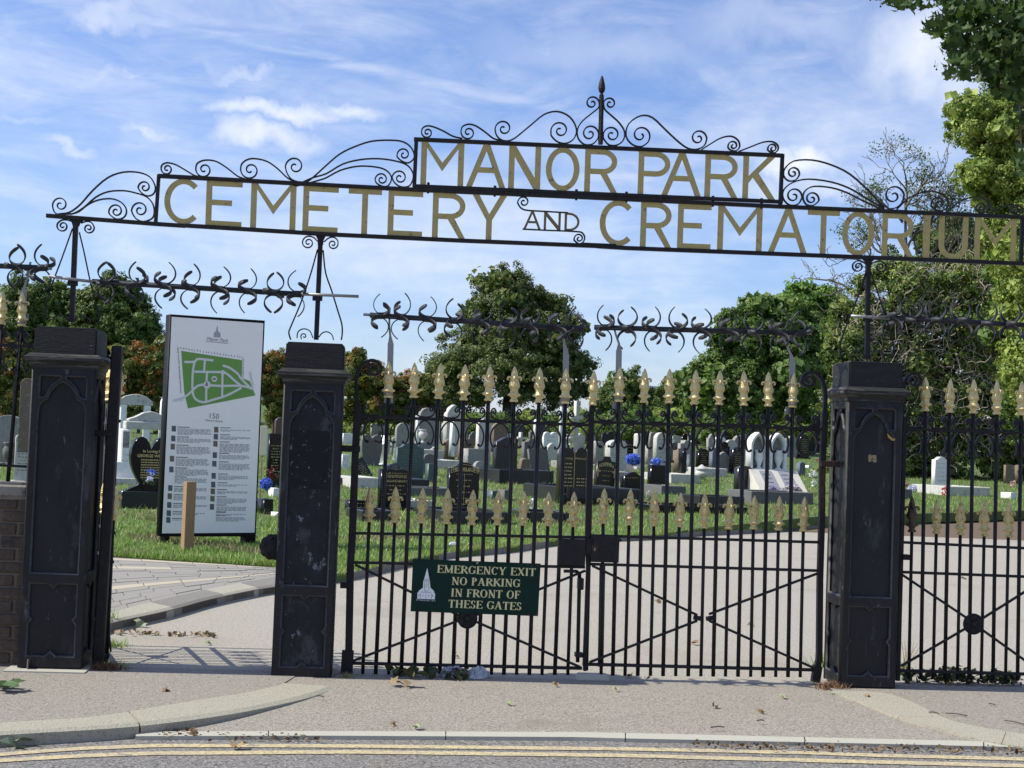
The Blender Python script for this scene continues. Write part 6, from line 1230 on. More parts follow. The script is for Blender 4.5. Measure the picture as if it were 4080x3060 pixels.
# right of the right pillar
S(2029, 1062, 985.4, 35, 'ogee', 'white', 'upright white military-style headstone in front of the ivy bank', n=5, tm=mat('grey_lettering', (.30, .31, .35), .6), th=.16, yaw=24)
flowers(1973, 1058, 21, 20, 'hyd', 'left of two round pale-blue hydrangea heads', None, 200, ball=True); flowers(1997, 1057, 23, 20, 'hyd', 'right of two round pale-blue hydrangea heads, next to the white headstone', None, 200, ball=True)
flowers(1955, 1046, 24, 20, 'pink', 'dusty pink flowers close to the right pillar', None, 110); flowers(2025, 1057, 18, 12, 'red', 'red flowers at the foot of the white military-style headstone', None, 80, ball=True); flowers(2042, 1062, 16, 30, 'red', 'tall bright red and pink bunch right of the white military-style headstone', None, 120, ball=True)
ledger(2095, 1078, 110, 1.6, 'pale', 'low pale kerbed grave between the white headstone and the stone block', h=0.32, slab=True, kerbm='pale'); flowers(2087, 1059, 16, 16, 'peach', 'faded peach flowers on the low pale kerbed grave', 'white', 60)
S(2179, 1082, 1062, 34, 'sq', 'white', 'squat white stone block at the right edge of the lawn', th=.35, base=0); flowers(2190, 1048, 20, 22, 'peach', 'pink silk bunch above the squat white block', None, 110); S(2179, 1050, 1003, 23, 'sq', 'brown', 'old brown stone in the shade under the ivy', th=.1); S(2203, 1050, 1003, 16, 'sq', 'brown', 'leaning brown timber-like slab at the right edge', lean=(0, -10))
ledger(1950, 1084, 50, .8, 'dgrey', 'dark vase grave edge touching the right pillar', h=0.32)
S(1941, 1042, 1018, 30, 'round', 'dgrey', 'fan-ribbed dark stone partly behind the right pillar', base=0)
# left of the left pillar and around the board
S(53, 975, 815, 30, 'arch', 'brown', 'tall crumbling sandstone headstone left of the leftmost pillar', th=.16, yaw=8, depth=30, base=0); S(15, 1010, 895, 80, 'peak', 'grey', 'large pale grey gabled tomb at the far left', th=.5, yaw=10)
S(46, 1052, 935, 34, 'round', 'pale', 'light grey inscribed headstone beside the leftmost pillar', n=9, tm=BTX, th=.22, yaw=20); urn(17, 1012, 955, 26, 'dark round ball stone at the far left', m='dgrey')
t, W_, H, th = S(320, 1090, 935, 92, 'heart', 'black', 'large black heart-shaped headstone behind the information board', th=.30, yaw=22, base=0, depth=27)
Mt = Matrix.Translation
link('plinth', bevel(MB().box(-.50, .5, -.22, .22, -.2, .26).me('pl', SM['char']), .01), t)
me = plate([[(-.42, .25), (.42, .25), (.38, .30), (.22, .38), (.14, .52), (-.14, .52), (-.22, .38), (-.38, .30)]], .26, .01); me.materials.append(SM['black']); link('scrolled_foot', me, t)
for s, z, sz in (('In Loving Memory', .74, .070), ('GEORGE WHITTAKER', .675, .072)): link('lettering', textmesh(s, sz, .001, 'CENTER', 1, 0, GTX, bold=.002), t, Mt((.10, -th/2-.003, H*z)))
b = MB(); rr = random.Random(3)
for i in range(8):
    x = -.28+.1; z = H*(.63-.035*i)
    while x < .36: b.add([(x, -th/2-.003, z), (x+.02, -th/2-.003, z), (x+.02, -th/2-.003, z+.022), (x, -th/2-.003, z+.022)], [(0, 1, 2, 3)]); x += rr.uniform(.024, .034)
link('inscription', b.me('i', GTX), t)
flowers(330, 1020, 26, 20, 'blue', 'blue flowers at the foot of the black heart-shaped headstone', None, 100, depth=26.4); flowers(322, 1035, 26, 26, 'hyd', 'greyish white flowers before the black heart-shaped headstone', None, 110, depth=26.3)
# white monumental frame left of the board
P = near(262, 1060, 33); k = ppm(33); WM = thing('framed_memorial', 'large white marble memorial frame with carved jambs, left of the black heart-shaped headstone', 'memorial', (P.x, P.y, T(33)), R(24))
jw = .20; hh = (1060-905)/k; bz = .55
link('pedestal', bevel(MB().box(-.25, 1.35, -.35, .35, -.2, bz, tx=.06, ty=.05).me('p', SM['white']), .02), WM)
link('lower_step', bevel(MB().box(-.38, 1.45, -.5, .45, -.2, .2).me('p', SM['pale']), .02), WM)
for x in (-.10, .95): link('jamb', bevel(MB().box(x, x+jw, -.30, .12, bz, hh*.80).me('j', SM['white']), .03), WM)
link('lintel', bevel(MB().box(-.02, 1.08, -.28, .10, hh*.80, hh*.91).me('l', SM['pale']), .02), WM)
me = plate([[(0, 0), (.95, 0), (.95, .05), (.80, .10), (.62, .20), (.48, .23), (.33, .20), (.15, .10), (0, .05)]], .30, .01); me.materials.append(SM['pale']); link('pediment', me, WM, Mt((.05, -.08, hh*.91)))
for x in (-.098, .952): link('carved_panel', MB().box(x+.03, x+jw-.03, -.306, -.301, bz+.3, hh*.76).me('cp', SM['grey']), WM)
P = near(286, 1000, 42); k = ppm(42); t = thing('framed_memorial', 'smaller weathered marble arch frame rising behind the large white frame', 'memorial', (P.x, P.y, T(42)), R(20))
h1 = (P.z+(1000-852)/k)-T(42); 
for x in (-.4, .25): link('jamb', bevel(MB().box(x, x+.17, -.12, .12, 0, h1-.28).me('j', SM['white']), .02), t)
me = plate([[(-.46, 0), (.48, 0), (.46, .12), (.3, .24), (.1, .30), (-.1, .30), (-.3, .24), (-.46, .12)]], .26, .01); me.materials.append(SM['pale']); link('pediment', me, t, Mt((0, 0, h1-.30)))
S(347, 960, 858, 9, 'obelisk', 'white', 'slim white marble post just left of the information board', depth=40, base=0, th=.15)
S(235, 1020, 905, 26, 'sq', 'dgrey', 'dark flat slab stone left of the large white frame', depth=40, base=0)
S(590, 1070, 935, 34, 'sq', 'black', 'tall black headstone with rows of gilt text between the board and the middle pillar', n=12, th=.12, depth=33); S(606, 1000, 900, 34, 'round', 'red', 'red-brown granite headstone with a grey rim behind the black text stone', th=.15, depth=45)
t = thing('placard', 'blank cream placard on a thin stake right of the information board', 'placard', near(563, 1110, 29)); c = near(569, 952, 29); o_ = Vector(t.location)
k = ppm(29); link('board', bevel(MB().box(-7.5/k, 7.5/k, -.01, .01, -31/k, 31/k).me('b', mat('cream_board', (.55, .53, .40), .6)), .003), t, Mt(c), True); V_, F_ = tube([near(559, 1105, 29), near(566, 985, 29.01)], .015, 6); wmesh('stake', V_, F_, WOOD, t)
S(571, 1118, 1075, 36, 'sq', 'black', 'low polished black block beneath the blue silk flower', th=.4, base=0); S(592, 1080, 1052, 26, 'sq', 'white', 'low white planter block beside the middle pillar', th=.3, base=0); S(599, 1124, 1104, 12, 'sq', 'white', 'small white kerb end beside the middle pillar', th=.3, base=0)
flowers(574, 1046, 26, 24, 'blue', 'bright blue silk flower head beside the information board', None, 200, depth=28.5, ball=True); flowers(592, 1028, 34, 50, 'dred', 'dark red spiky foliage between the board and the middle pillar', None, 160, depth=30)
import re
ORD = ['first', 'second', 'third', 'fourth', 'fifth', 'sixth', 'seventh', 'eighth', 'ninth']
def where(u):
    '''names the upper gold finial a far thing is seen under'''
    if u < 620: return 'left of the middle pillar'
    if u < 775: return 'right of the middle pillar'
    for nm, xs_ in (('left', [839, 892, 948, 1002, 1056, 1110, 1164, 1220, 1281]), ('right', [1338, 1392, 1446, 1500, 1553, 1606, 1659, 1713])):
        if u < xs_[-1]+27: i = min(range(len(xs_)), key=lambda i: abs(xs_[i]-u)); return 'under the %s top finial, %s leaf' % (ORD[i], nm)
    return 'beside the right gate post'
used = set(); rr_ = random.Random(77)
for i in range(22):
    u_ = rr_.uniform(830, 1790) if i < 17 else rr_.uniform(2000, 2200); v_ = rr_.uniform(975, 1050); c_ = rr_.choice(['pink', 'red', 'white', 'cream', 'peach', 'lilac', 'purple', 'dry']); nm_ = dict(dry='withered').get(c_, c_)
    lb = 'small %s posy on a grave %s' % (nm_, where(u_) if u_ < 1800 else 'right of the right pillar'); lb += ', lower one' if lb in used else ''; lb = lb.replace('small', 'tiny') if lb in used else lb; used.add(lb)
    flowers(u_, v_, rr_.uniform(9, 15), rr_.uniform(8, 14), c_, lb, None, 50)
# small anonymous far stones filling the upper rows
k_ = 0; shp = ['round', 'arch', 'sq', 'goth', 'shoulder', 'cross', 'doc']
desc = dict(round='round-shouldered', arch='round-topped', sq='square', goth='pointed', shoulder='shouldered', cross='cross-shaped', doc='notched')
rr = random.Random(21)
fill = [(x, v) for v, xs_ in ((972, range(985, 1300, 29)), (966, range(1300, 1620, 27)), (950, range(760, 1250, 33)), (955, range(1255, 1700, 38)), (982, range(835, 900, 22)), (985, range(1440, 1780, 30)), (1000, range(830, 1080, 36)), (955, range(1620, 1790, 30)), (960, (205, 228, 318, 610)), (1035, (1128, 1212)), (1003, (1130, 1190, 1262, 1288, 1450, 1555, 1570, 1600)), (1030, (925, 1030, 1445, 1560))) for x in xs_]
for (x, v) in fill:
    sh_ = rr.choice(shp); mm = rr.choice(['grey', 'pale', 'pale', 'dgrey', 'grey', 'white', 'char', 'brown']); u = x+rr.uniform(-9, 9); vv = v+rr.uniform(-6, 6); hgt = rr.uniform(24, 40)*min(1.35, (vv-930)/40) if vv > 960 else rr.uniform(17, 28)
    lb = 'far '+dict(grey='grey', pale='pale', dgrey='dark grey', white='white', char='charcoal', brown='brown')[mm]+' '+desc[sh_]+' headstone '+where(u); k_ = 2
    while lb in used: lb = re.sub(' (just below the last|lower down)$', '', lb)+(' lower down' if k_ == 2 else ' just below the last'); k_ += 1; 
    used.add(lb)
    S(u, vv, vv-hgt, hgt*rr.uniform(.45, .75), sh_, mm, lb, yaw=rr.uniform(12, 30), lean=(rr.uniform(-6, 5), rr.uniform(-7, 7)), group='weathered far headstones', base=0, n=0)
# ---------------------------------------------------------------- vegetation
def fol(n, cols, tr=.36): return mat('foliage_'+n, cols[0], .55, island=cols, transl=tr)
DG = fol('dark_green', [(0.045, 0.090, 0.017), (0.081, 0.141, 0.024), (0.121, 0.182, 0.032), (0.162, 0.207, 0.041)])
MG = fol('mid_green', [(0.065, 0.134, 0.023), (0.112, 0.193, 0.031), (0.174, 0.251, 0.044)])
OG = fol('oak_green', [(0.059, 0.102, 0.025), (0.100, 0.151, 0.033), (0.146, 0.190, 0.044), (0.201, 0.215, 0.055)])
BG = fol('bright_green', [(0.081, 0.180, 0.022), (0.146, 0.270, 0.035), (0.212, 0.330, 0.050)])
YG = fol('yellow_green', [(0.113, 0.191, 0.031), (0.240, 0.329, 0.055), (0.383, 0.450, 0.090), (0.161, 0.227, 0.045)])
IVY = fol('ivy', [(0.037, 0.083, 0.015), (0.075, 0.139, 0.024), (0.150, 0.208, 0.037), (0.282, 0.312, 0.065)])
PHO = fol('photinia', [(0.053, 0.095, 0.015), (0.095, 0.147, 0.023), (0.168, 0.179, 0.025), (0.253, 0.210, 0.032)])
RED = fol('red_tips', [(0.330, 0.088, 0.024), (0.450, 0.176, 0.036), (0.255, 0.144, 0.030), (0.150, 0.144, 0.024)])
PLN = fol('plane', [(0.019, 0.043, 0.006), (0.035, 0.073, 0.009), (0.071, 0.122, 0.014)], .30)
BARK = mat('bark', (.10, .085, .065), .9, 0, .3, 12, .5, 40)
TWIG = mat('dry_twigs', (.36, .31, .24), .9, 0, .25, 20)
def rough(lobes, k=5):
    o = list(lobes)
    for c, a in lobes:
        for i in range(k):
            d = rng.normal(size=3); d[2] = d[2]*.8+.25; d /= np.linalg.norm(d); f = rng.uniform(.12, .34); o.append((tuple(np.array(c)+d*np.array(a)*rng.uniform(.88, 1.22)), tuple(np.array(a)*f)))
    return o
def tree(name, label, cat, lobes, base, m, nc, per, cr, ls, trunk=.2, tips=None, group=None, yard=None, inner=True, asp=.6):
    b = Vector(base); t = thing(name, label, cat, b, 0, group); core = lobes; lobes = rough(lobes, 8) if nc > 150 else lobes
    P, nn = crown_pts(lobes, int(nc*1.45), int(per*1.15), cr*.72, (.58, 1.12))
    me = leafmesh('crown', P-np.array(b), rng.uniform(.6, 1.3, len(P))*ls*.76, nn, m, asp); o = link('crown', me, t)
    if inner:
        P, nn = crown_pts(lobes, nc//3, per//2, cr*1.3, (.2, .7), cull=False); link('inner_foliage', leafmesh('inner', P-np.array(b), rng.uniform(.8, 1.4, len(P))*ls*1.8, nn, m, .8), t)
    if tips:
        P, nn = crown_pts(lobes, tips[1], per, cr*.8, (.92, 1.06), topbias=1.1); link('young_red_leaves', leafmesh('tips', P-np.array(b), rng.uniform(.6, 1.2, len(P))*ls, nn, tips[0], asp), t)
    if trunk:
        cs = sorted([l[0] for l in lobes], key=lambda c: c[2]); mb = MB(); top = Vector((b.x, b.y, max(b.z+.5, cs[len(cs)//2][2]))); V_, F_ = tube([b-Vector((0, 0, .3)), b.lerp(top, .5)+Vector((.05, 0, 0)), top], [trunk, trunk*.8, trunk*.5], 8); mb.add(V_, F_)
        for c in core:
            c = Vector(c[0]); s = b.lerp(top, random.uniform(.5, .95)); V_, F_ = tube([s, s.lerp(c, .5)+Vector((0, 0, -.1)), c], [trunk*.4, trunk*.25, trunk*.08], 6); mb.add(V_, F_)
        link('trunk', tomesh('trunk', [Vector(v)-b for v in mb.v], mb.f, BARK), t)
    return t
Y0 = 78
def base_of(u, Y): p = near(u, 900, Y); return (p.x, p.y, T(Y))
tree('oak_tree', 'large rounded dark tree standing alone behind the graves, left of the gate centre', 'tree', [lobe(*q, Y0) for q in [(1085, 710, 85, 90), (1105, 630, 50, 55), (1020, 775, 75, 60), (1180, 730, 62, 80), (965, 800, 45, 38), (1100, 800, 140, 80), (1222, 700, 36, 26), (1030, 680, 36, 30), (1235, 770, 32, 40), (1140, 650, 34, 34), (985, 850, 60, 40), (1215, 850, 55, 45), (1055, 625, 28, 26), (1200, 655, 22, 18)]], base_of(1095, Y0), OG, 900, 70, .52, .17, .3)
tree('evergreen_oak', 'dark dense tree behind the leftmost pillar', 'tree', [lobe(*q, 74) for q in [(55, 665, 60, 62), (30, 740, 75, 80), (100, 660, 40, 50), (90, 740, 60, 70)]], base_of(60, 74), DG, 480, 70, .45, .17, .25)
tree('evergreen_oak', 'dark dense tree between the leftmost pillar and the information board', 'tree', [lobe(*q, 74) for q in [(235, 690, 80, 72), (300, 740, 62, 75), (180, 740, 60, 80), (250, 640, 45, 32), (330, 800, 40, 60), (210, 650, 40, 35), (160, 670, 30, 40)]], base_of(250, 74), DG, 620, 70, .45, .17, .28)
for i, (u, lb) in enumerate([(1345, 'small dark tree just right of the big lone tree'), (1435, 'small dark tree left of the large chestnut tree')]):
    tree('distant_tree', lb, 'tree', [lobe(*q, 92) for q in ([(u-10, 850, 34, 40), (u+15, 830, 30, 32), (u, 880, 50, 40), (u-30, 875, 30, 30)] if i == 0 else [(u-15, 865, 26, 26), (u+25, 850, 26, 34), (u+40, 825, 22, 22), (u, 890, 50, 30)])], base_of(u, 92), DG, 240, 60, .5, .2, .2)
tree('chestnut_tree', 'large full green tree right of the gate centre', 'tree', [lobe(*q, 66) for q in [(1610, 750, 72, 75), (1550, 820, 48, 60), (1665, 715, 60, 65), (1700, 800, 90, 100), (1605, 840, 100, 70), (1640, 665, 30, 24), (1700, 672, 34, 28), (1510, 860, 30, 34), (1760, 740, 60, 80), (1578, 705, 28, 26), (1530, 790, 24, 22)]], base_of(1640, 66), MG, 900, 75, .45, .19, .3)
tree('lime_tree', 'brighter yellow-green tree between the chestnut and the ivy', 'tree', [lobe(*q, 70) for q in [(1735, 670, 45, 45), (1720, 640, 22, 24), (1775, 665, 50, 42), (1800, 720, 50, 70)]], base_of(1760, 70), BG, 260, 60, .42, .17, .2)
# photinia hedge
for i, (lb, lobes) in enumerate([('photinia bush with orange-red tips behind the brick wall at the far left', [(5, 800, 42, 65), (35, 850, 35, 60), (60, 880, 60, 40)]), ('photinia bush with rusty young leaves left of the information board', [(300, 795, 42, 52), (340, 790, 32, 48), (270, 850, 40, 60), (330, 870, 60, 60)]), ('photinia bush between the information board and the middle pillar', [(590, 815, 34, 52), (610, 860, 40, 60)]), ('photinia bush just right of the middle pillar', [(765, 820, 35, 50), (810, 840, 40, 55)]), ('photinia bush with the reddest tips below the big lone tree', [(880, 850, 45, 48), (850, 880, 60, 40), (925, 855, 30, 40), (790, 890, 70, 30), (930, 895, 60, 25)])]):
    tree('photinia_bush', lb, 'bush', [lobe(*q, 62+i*.6, .9) for q in lobes], base_of(lobes[0][0], 62+i*.6), PHO, 330, 60, .26, .13, .08, (RED, 60), 'photinia hedge bushes', asp=.42)
# low shrubs on the bank
rr = random.Random(8)
for i, u in enumerate(list(range(700, 1000, 55))+list(range(1000, 1800, 48))):
    Y = 73+rr.uniform(-2, 3); v = 915+rr.uniform(-8, 8); m_ = rr.choice([YG, YG, BG, MG]); 
    lb = '%s bank shrub %s' % ({YG: 'yellow-green', BG: 'bright green', MG: 'dark green'}[m_], where(u)); lb += ', right-hand one' if lb in used else ''; used.add(lb)
    tree('bank_shrub', lb, 'shrub', [lobe(u+rr.uniform(-10, 10), v, 38, 26+rr.uniform(-6, 10), Y, 1.2), lobe(u+20, v+20, 40, 28, Y-1, 1.2)], base_of(u, Y), m_, 90, 45, .32, .17, 0, group='low shrubs on the bank', inner=True, asp=.4)
# ivy-covered tree and tangle on the right
IY = 50
ivl = [lobe(*q, IY, 1.4) for q in [(1905, 820, 110, 130), (2040, 720, 150, 150), (1990, 930, 170, 110), (2170, 760, 110, 190), (1850, 720, 60, 90), (1950, 640, 80, 80), (2090, 640, 90, 80), (2190, 930, 110, 110), (1830, 870, 60, 90), (1880, 1000, 90, 60), (2060, 1020, 150, 50), (2080, 860, 130, 120), (2250, 980, 100, 80)]]
IV = tree('ivy_thicket', 'ivy-smothered tree and thicket tangled with dry twigs, right of the right pillar', 'thicket', ivl, (near(2000, 1040, IY).x, IY+.6, T(IY)), IVY, 2300, 50, .30, .12, .3, asp=.75)
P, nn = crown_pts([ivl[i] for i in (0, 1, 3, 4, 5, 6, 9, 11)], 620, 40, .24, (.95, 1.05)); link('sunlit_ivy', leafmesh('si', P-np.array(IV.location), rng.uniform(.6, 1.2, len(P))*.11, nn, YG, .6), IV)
mb = MB(); dead = MB()
def wander(p, d, L_, r, curlv, seg_=7):
    pts = [p]; d = Vector(d).normalized()
    for i in range(seg_): d = (d+Vector(rng.normal(size=3))*curlv+Vector((0, 0, .05))).normalized(); pts.append(pts[-1]+d*L_/seg_)
    return pts
C_ = [(Vector(c), a) for c, a in ivl]
for i in range(1700):
    c, a = C_[rng.choice([0, 1, 1, 1, 2, 3, 4, 5, 6, 11, 11, 0])]; d = Vector(rng.normal(size=3)); d.y = -abs(d.y)-.4; d.normalize(); p = c+Vector((d.x*a[0], d.y*a[1], d.z*a[2]))*rng.uniform(.9, 1.08)
    t_ = Vector(rng.normal(size=3)); t_.y *= .3; pts = wander(p, t_, rng.uniform(.35, 1.25), 0, .45); V_, F_ = tube(pts, [.013]*4+[.009]*4, 3); mb.add(V_, F_)
o = wmesh('dry_twigs', mb.v, mb.f, TWIG, IV, kind='stuff')
# half-bare crown above the thicket
BT = thing('half_dead_tree', 'half-bare twisted tree rising above the ivy thicket behind the word CREMATORIUM', 'tree', (near(1950, 1040, IY+1).x, IY+1.2, T(IY)))
br = MB(); tipsP = []
def branch(p, d, L_, r, lv):
    n_ = 5; pts = [p]; d = d.normalized()
    for i in range(n_): d = (d+Vector(rng.normal(size=3))*.22+Vector((0, 0, .06))).normalized(); pts.append(pts[-1]+d*L_/n_)
    V_, F_ = tube(pts, list(np.linspace(max(r, .013), max(r*.55, .010), n_+1)), 5 if lv < 3 else 3); br.add(V_, F_)
    if lv >= 5: tipsP.append(pts[-1]); return
    for k in range(3 if lv < 3 else 2):
        q = pts[-1] if k == 0 else pts[rng.integers(2, n_)]; ax = Vector(rng.normal(size=3)); ax.y *= .5; branch(q, (d*1.25+ax*.62).normalized(), L_*rng.uniform(.58, .80), r*.58, lv+1)
st = near(1955, 640, IY+1)
for (u, v, L_, dx, dz) in [(1960, 640, 1.45, 0, 1), (1945, 620, 1.35, -.5, .9), (1975, 600, 1.3, .4, 1), (1990, 660, 1.3, .9, .7), (1920, 670, 1.2, -1, .5), (2050, 600, .95, .3, 1), (1860, 700, .8, -.9, .5), (2080, 560, .9, .5, .8), (1955, 560, 1.5, .15, 1), (1900, 620, 1.35, -.7, .8), (2010, 560, 1.35, .6, .9), (1850, 640, 1.1, -.6, .9), (2040, 520, 1.0, -.1, 1), (1957, 470, 1.15, .05, 1), (1955, 450, 1.0, .5, .9), (1950, 480, 1.1, -.5, .9), (1900, 520, 1.0, -.5, .9), (2010, 490, 1.0, .4, 1)]:
    branch(near(u, v, IY+1), Vector((dx, 0, dz)), L_, .055, 1)
V_, F_ = tube([Vector((BT.location.x, BT.location.y, T(IY)-.2)), near(1958, 760, IY+1), near(1958, 600, IY+1), near(1955, 430, IY+1)], [.25, .18, .08, .03], 8); br.add(V_, F_)
wmesh('branches', br.v, br.f, mat('grey_bark', (.12, .105, .085), .9, 0, .3, 20), BT)
tp = np.array([tuple(p) for p in tipsP]); tp = tp[rng.choice(len(tp), min(len(tp), 1000), replace=False)]
key = np.array([near(u, v, IY+1) for u, v in [(1955, 335), (1930, 345), (2040, 415), (2060, 440), (1900, 345), (1880, 430), (2010, 460), (1850, 500), (2090, 480), (1990, 400), (1830, 560), (2120, 470)]])
dd = np.min(np.linalg.norm(tp[:, None]-key[None], axis=2), axis=1); sel = tp[(dd < .62) | (rng.uniform(size=len(tp)) < .10)]
off = rng.normal(size=(len(sel), 26, 3))*.13; P = (sel[:, None]+off).reshape(-1, 3); bl = np.array(BT.location)
link('leaf_tufts', leafmesh('tufts', P-bl, rng.uniform(.6, 1.2, len(P))*.10, rng.normal(size=P.shape), IVY, .5), BT)
tree('holly_tree', 'small dark round tree behind the end of the overhead sign', 'tree', [lobe(*q, 54) for q in [(2035, 530, 50, 45), (2060, 500, 36, 30), (2110, 560, 70, 60)]], (near(2060, 1040, 54).x, 55, T(54)), DG, 380, 50, .28, .13, .15)
# sunlit yellow-green tree at the right edge
tree('sycamore_tree', 'sunlit yellow-green tree leaning in from the right edge', 'tree', [lobe(*q, 34, 1.0) for q in [(2185, 330, 70, 110), (2120, 275, 62, 48), (2085, 240, 30, 28), (2205, 470, 55, 90), (2160, 400, 50, 40), (2105, 375, 22, 26), (2215, 250, 60, 80), (2210, 600, 50, 90), (2190, 540, 40, 60), (2230, 780, 60, 120)]], (near(2300, 1040, 34).x, 34.3, T(34)), YG, 1100, 56, .24, .105, .22)
tree('maple_tree', 'shaded green tree at the right edge behind the sunlit yellow-green one', 'tree', [lobe(*q, 38, 1.2) for q in [(2215, 130, 62, 110), (2170, 205, 45, 40), (2200, 300, 50, 90), (2195, 430, 45, 90), (2210, 560, 60, 90), (2205, 680, 50, 90), (2225, 840, 60, 120)]], (near(2330, 1040, 38).x, 38.3, T(38)), MG, 700, 50, .26, .12, .22)
# near plane-tree branches hanging into the top right corner
PT = thing('plane_tree', 'plane tree branches with large lobed leaves and seed balls in the top right corner', 'tree', (near(2420, 1100, 22).x, 22, 0))
lp = [(0, 0), (.10, .12), (.42, .10), (.36, .24), (.52, .46), (.30, .44), (.20, .52), (.12, .62), (0, 1.0), (-.12, .62), (-.20, .52), (-.30, .44), (-.52, .46), (-.36, .24), (-.42, .10), (-.10, .12)]
def planeleaf(): return [(x, y, .10*abs(x)+.06*math.sin(y*3)) for x, y in lp], [(0, 1, 15), (1, 2, 3), (1, 3, 5), (3, 4, 5), (1, 5, 6), (1, 6, 7), (15, 14, 13), (15, 13, 11), (13, 12, 11), (15, 11, 10), (15, 10, 9), (1, 7, 15), (7, 9, 15), (7, 8, 9)]
LV, LF = planeleaf(); LM = tomesh('plane_leaf', LV, LF, PLN)
plobes = [(1985, 0, 95, 24), (2100, 95, 60, 40), (2060, 120, 34, 34), (2160, 30, 70, 60), (1950, 8, 40, 16), (2075, 30, 55, 45), (2040, 60, 45, 30), (2120, 60, 70, 50), (2155, 110, 60, 60), (2105, 150, 55, 32), (2080, 155, 45, 26), (2185, 60, 50, 70), (2205, 150, 50, 80), (2170, 175, 40, 30), (2120, 20, 80, 30), (2205, 250, 22, 40), (2165, 205, 22, 14), (2212, 350, 14, 40), (2240, 100, 60, 120)]
leaves = []
for (u, v, ru, rv) in plobes:
    for k in range(int(ru*rv/30)):
        a = rng.uniform(0, 6.28); r = math.sqrt(rng.uniform()); leaves.append((u+ru*r*math.cos(a), v+rv*r*math.sin(a), 22+rng.normal()*.45))
leaves.sort(key=lambda q: q[2]); stuffL = MB()
for i, (u, v, Y) in enumerate(leaves):
    p = near(u, v, Y); s = rng.uniform(.13, .22); Rm = Matrix.Translation(p) @ Matrix.Rotation(rng.uniform(0, 6.28), 4, 'Z') @ Matrix.Rotation(R(110)+rng.normal()*.55, 4, 'X') @ Matrix.Rotation(rng.normal()*.5, 4, 'Y') @ Matrix.Diagonal((s, s, s, 1))
    if i < 300 and v > -2: link('leaf', LM, PT, Rm, True)
    else: stuffL.add(LV, LF, Rm)
wmesh('leaves', stuffL.v, stuffL.f, PLN, PT, kind='stuff')
mb = MB()
for pts in [[(2400, -60), (2200, -20), (2080, 10), (1990, -8), (1935, 2)], [(2300, 60), (2190, 90), (2120, 130), (2075, 160)], [(2300, 100), (2200, 180), (2170, 200)], [(2300, 20), (2150, 40), (2070, 60)], [(2420, 100), (2230, 200), (2205, 260), (2210, 350)]]:
    P = catmull([near(u, v, 22.1) for u, v in pts], 4); V_, F_ = tube(P, list(np.linspace(.05, .006, len(P))), 6); mb.add(V_, F_)
V_, F_ = tube([Vector((PT.location.x, 22, -.2)), Vector((PT.location.x, 22, 3)), near(2400, 60, 22.1), near(2400, -80, 22.1)], [.32, .28, .12, .06], 10); mb.add(V_, F_)
wmesh('branches', mb.v, mb.f, BARK, PT)
for (u, v) in [(1902, 14), (1880, 0), (2018, 9), (2024, 13), (2019, 143), (2023, 150), (2075, 160), (2077, 168), (2104, 66), (2040, 127), (2093, 10), (1970, 18)]:
    p = near(u, v, 21.7); mb = MB(); V_, F_ = lathe([(.001, -.016), (.011, -.011), (.016, 0), (.011, .011), (.001, .016)], 8); mb.add(V_, F_, Matrix.Translation(p)); V_, F_ = tube([p, p+Vector((.01, 0, .09))], .0025, 4); mb.add(V_, F_); wmesh('seed_ball', mb.v, mb.f, mat('seed_ball', (.05, .04, .02), .9), PT)

# ---------------------------------------------------------------- grass, weeds, leaves and litter
GRM = mat('grass_blades', (.08, .16, .02), .6, island=[(.15, .27, .035), (.20, .34, .05), (.27, .39, .08), (.42, .40, .18)], transl=.3)
DRY = mat('dry_grass', (.30, .26, .12), .8, island=[(.22, .20, .08), (.36, .31, .16), (.12, .16, .04)], transl=.2)
def blades(name, P, h, w, m, parent=None, label=None, cat='grass', spread=.35):
    n = len(P); a = rng.uniform(0, 6.28, n); dx, dy = np.cos(a)*w, np.sin(a)*w; hh = h*rng.uniform(.5, 1.3, n); lx_, ly_ = rng.normal(size=n)*hh*spread, rng.normal(size=n)*hh*spread
    V_ = np.empty((n, 3, 3)); V_[:, 0] = P+np.stack([dx, dy, 0*dx], 1); V_[:, 1] = P-np.stack([dx, dy, 0*dx], 1); V_[:, 2] = P+np.stack([lx_, ly_, hh], 1)
    me = bpy.data.meshes.new(name); me.vertices.add(n*3); me.vertices.foreach_set('co', V_.ravel()); me.loops.add(n*3); me.loops.foreach_set('vertex_index', np.arange(n*3, dtype=np.int32)); me.polygons.add(n)
    me.polygons.foreach_set('loop_start', np.arange(0, n*3, 3).astype(np.int32)); me.polygons.foreach_set('loop_total', np.full(n, 3, np.int32)); me.update(calc_edges=True); me.materials.append(m)
    return link(name, me, parent, label=label, cat=cat if parent is None else None, kind='stuff')
def scat(n, y0, y1, dens=1.0):
    u = rng.uniform(-60, 2300, n); q = rng.uniform(0, 1, n)**dens; out_ = []
    X = []; 
    for i in range(n):
        Y = y0*(y1/y0)**q[i]; d = ray(u[i], 1000); X.append((d.x/d.y*Y, Y))
    X = np.array(X); f = np.interp(X[:, 0], ex_, ey_); k = X[:, 1] > f+.01; X = X[k]; z = LZ+np.array([T(y) for y in X[:, 1]]); return np.column_stack([X, z])
P = scat(150000, 15, 62); patch = np.sin(P[:, 0]*2.1+np.sin(P[:, 1]*1.3)*2)*np.cos(P[:, 1]*.9+P[:, 0]*.6)
blades('grass', P[patch < .55], .052, .011, GRM, label='mown bright green grass of the burial ground')
blades('dry_grass', P[patch >= .50][:22000], .075, .010, DRY, label='straw-coloured dry patches in the lawn')
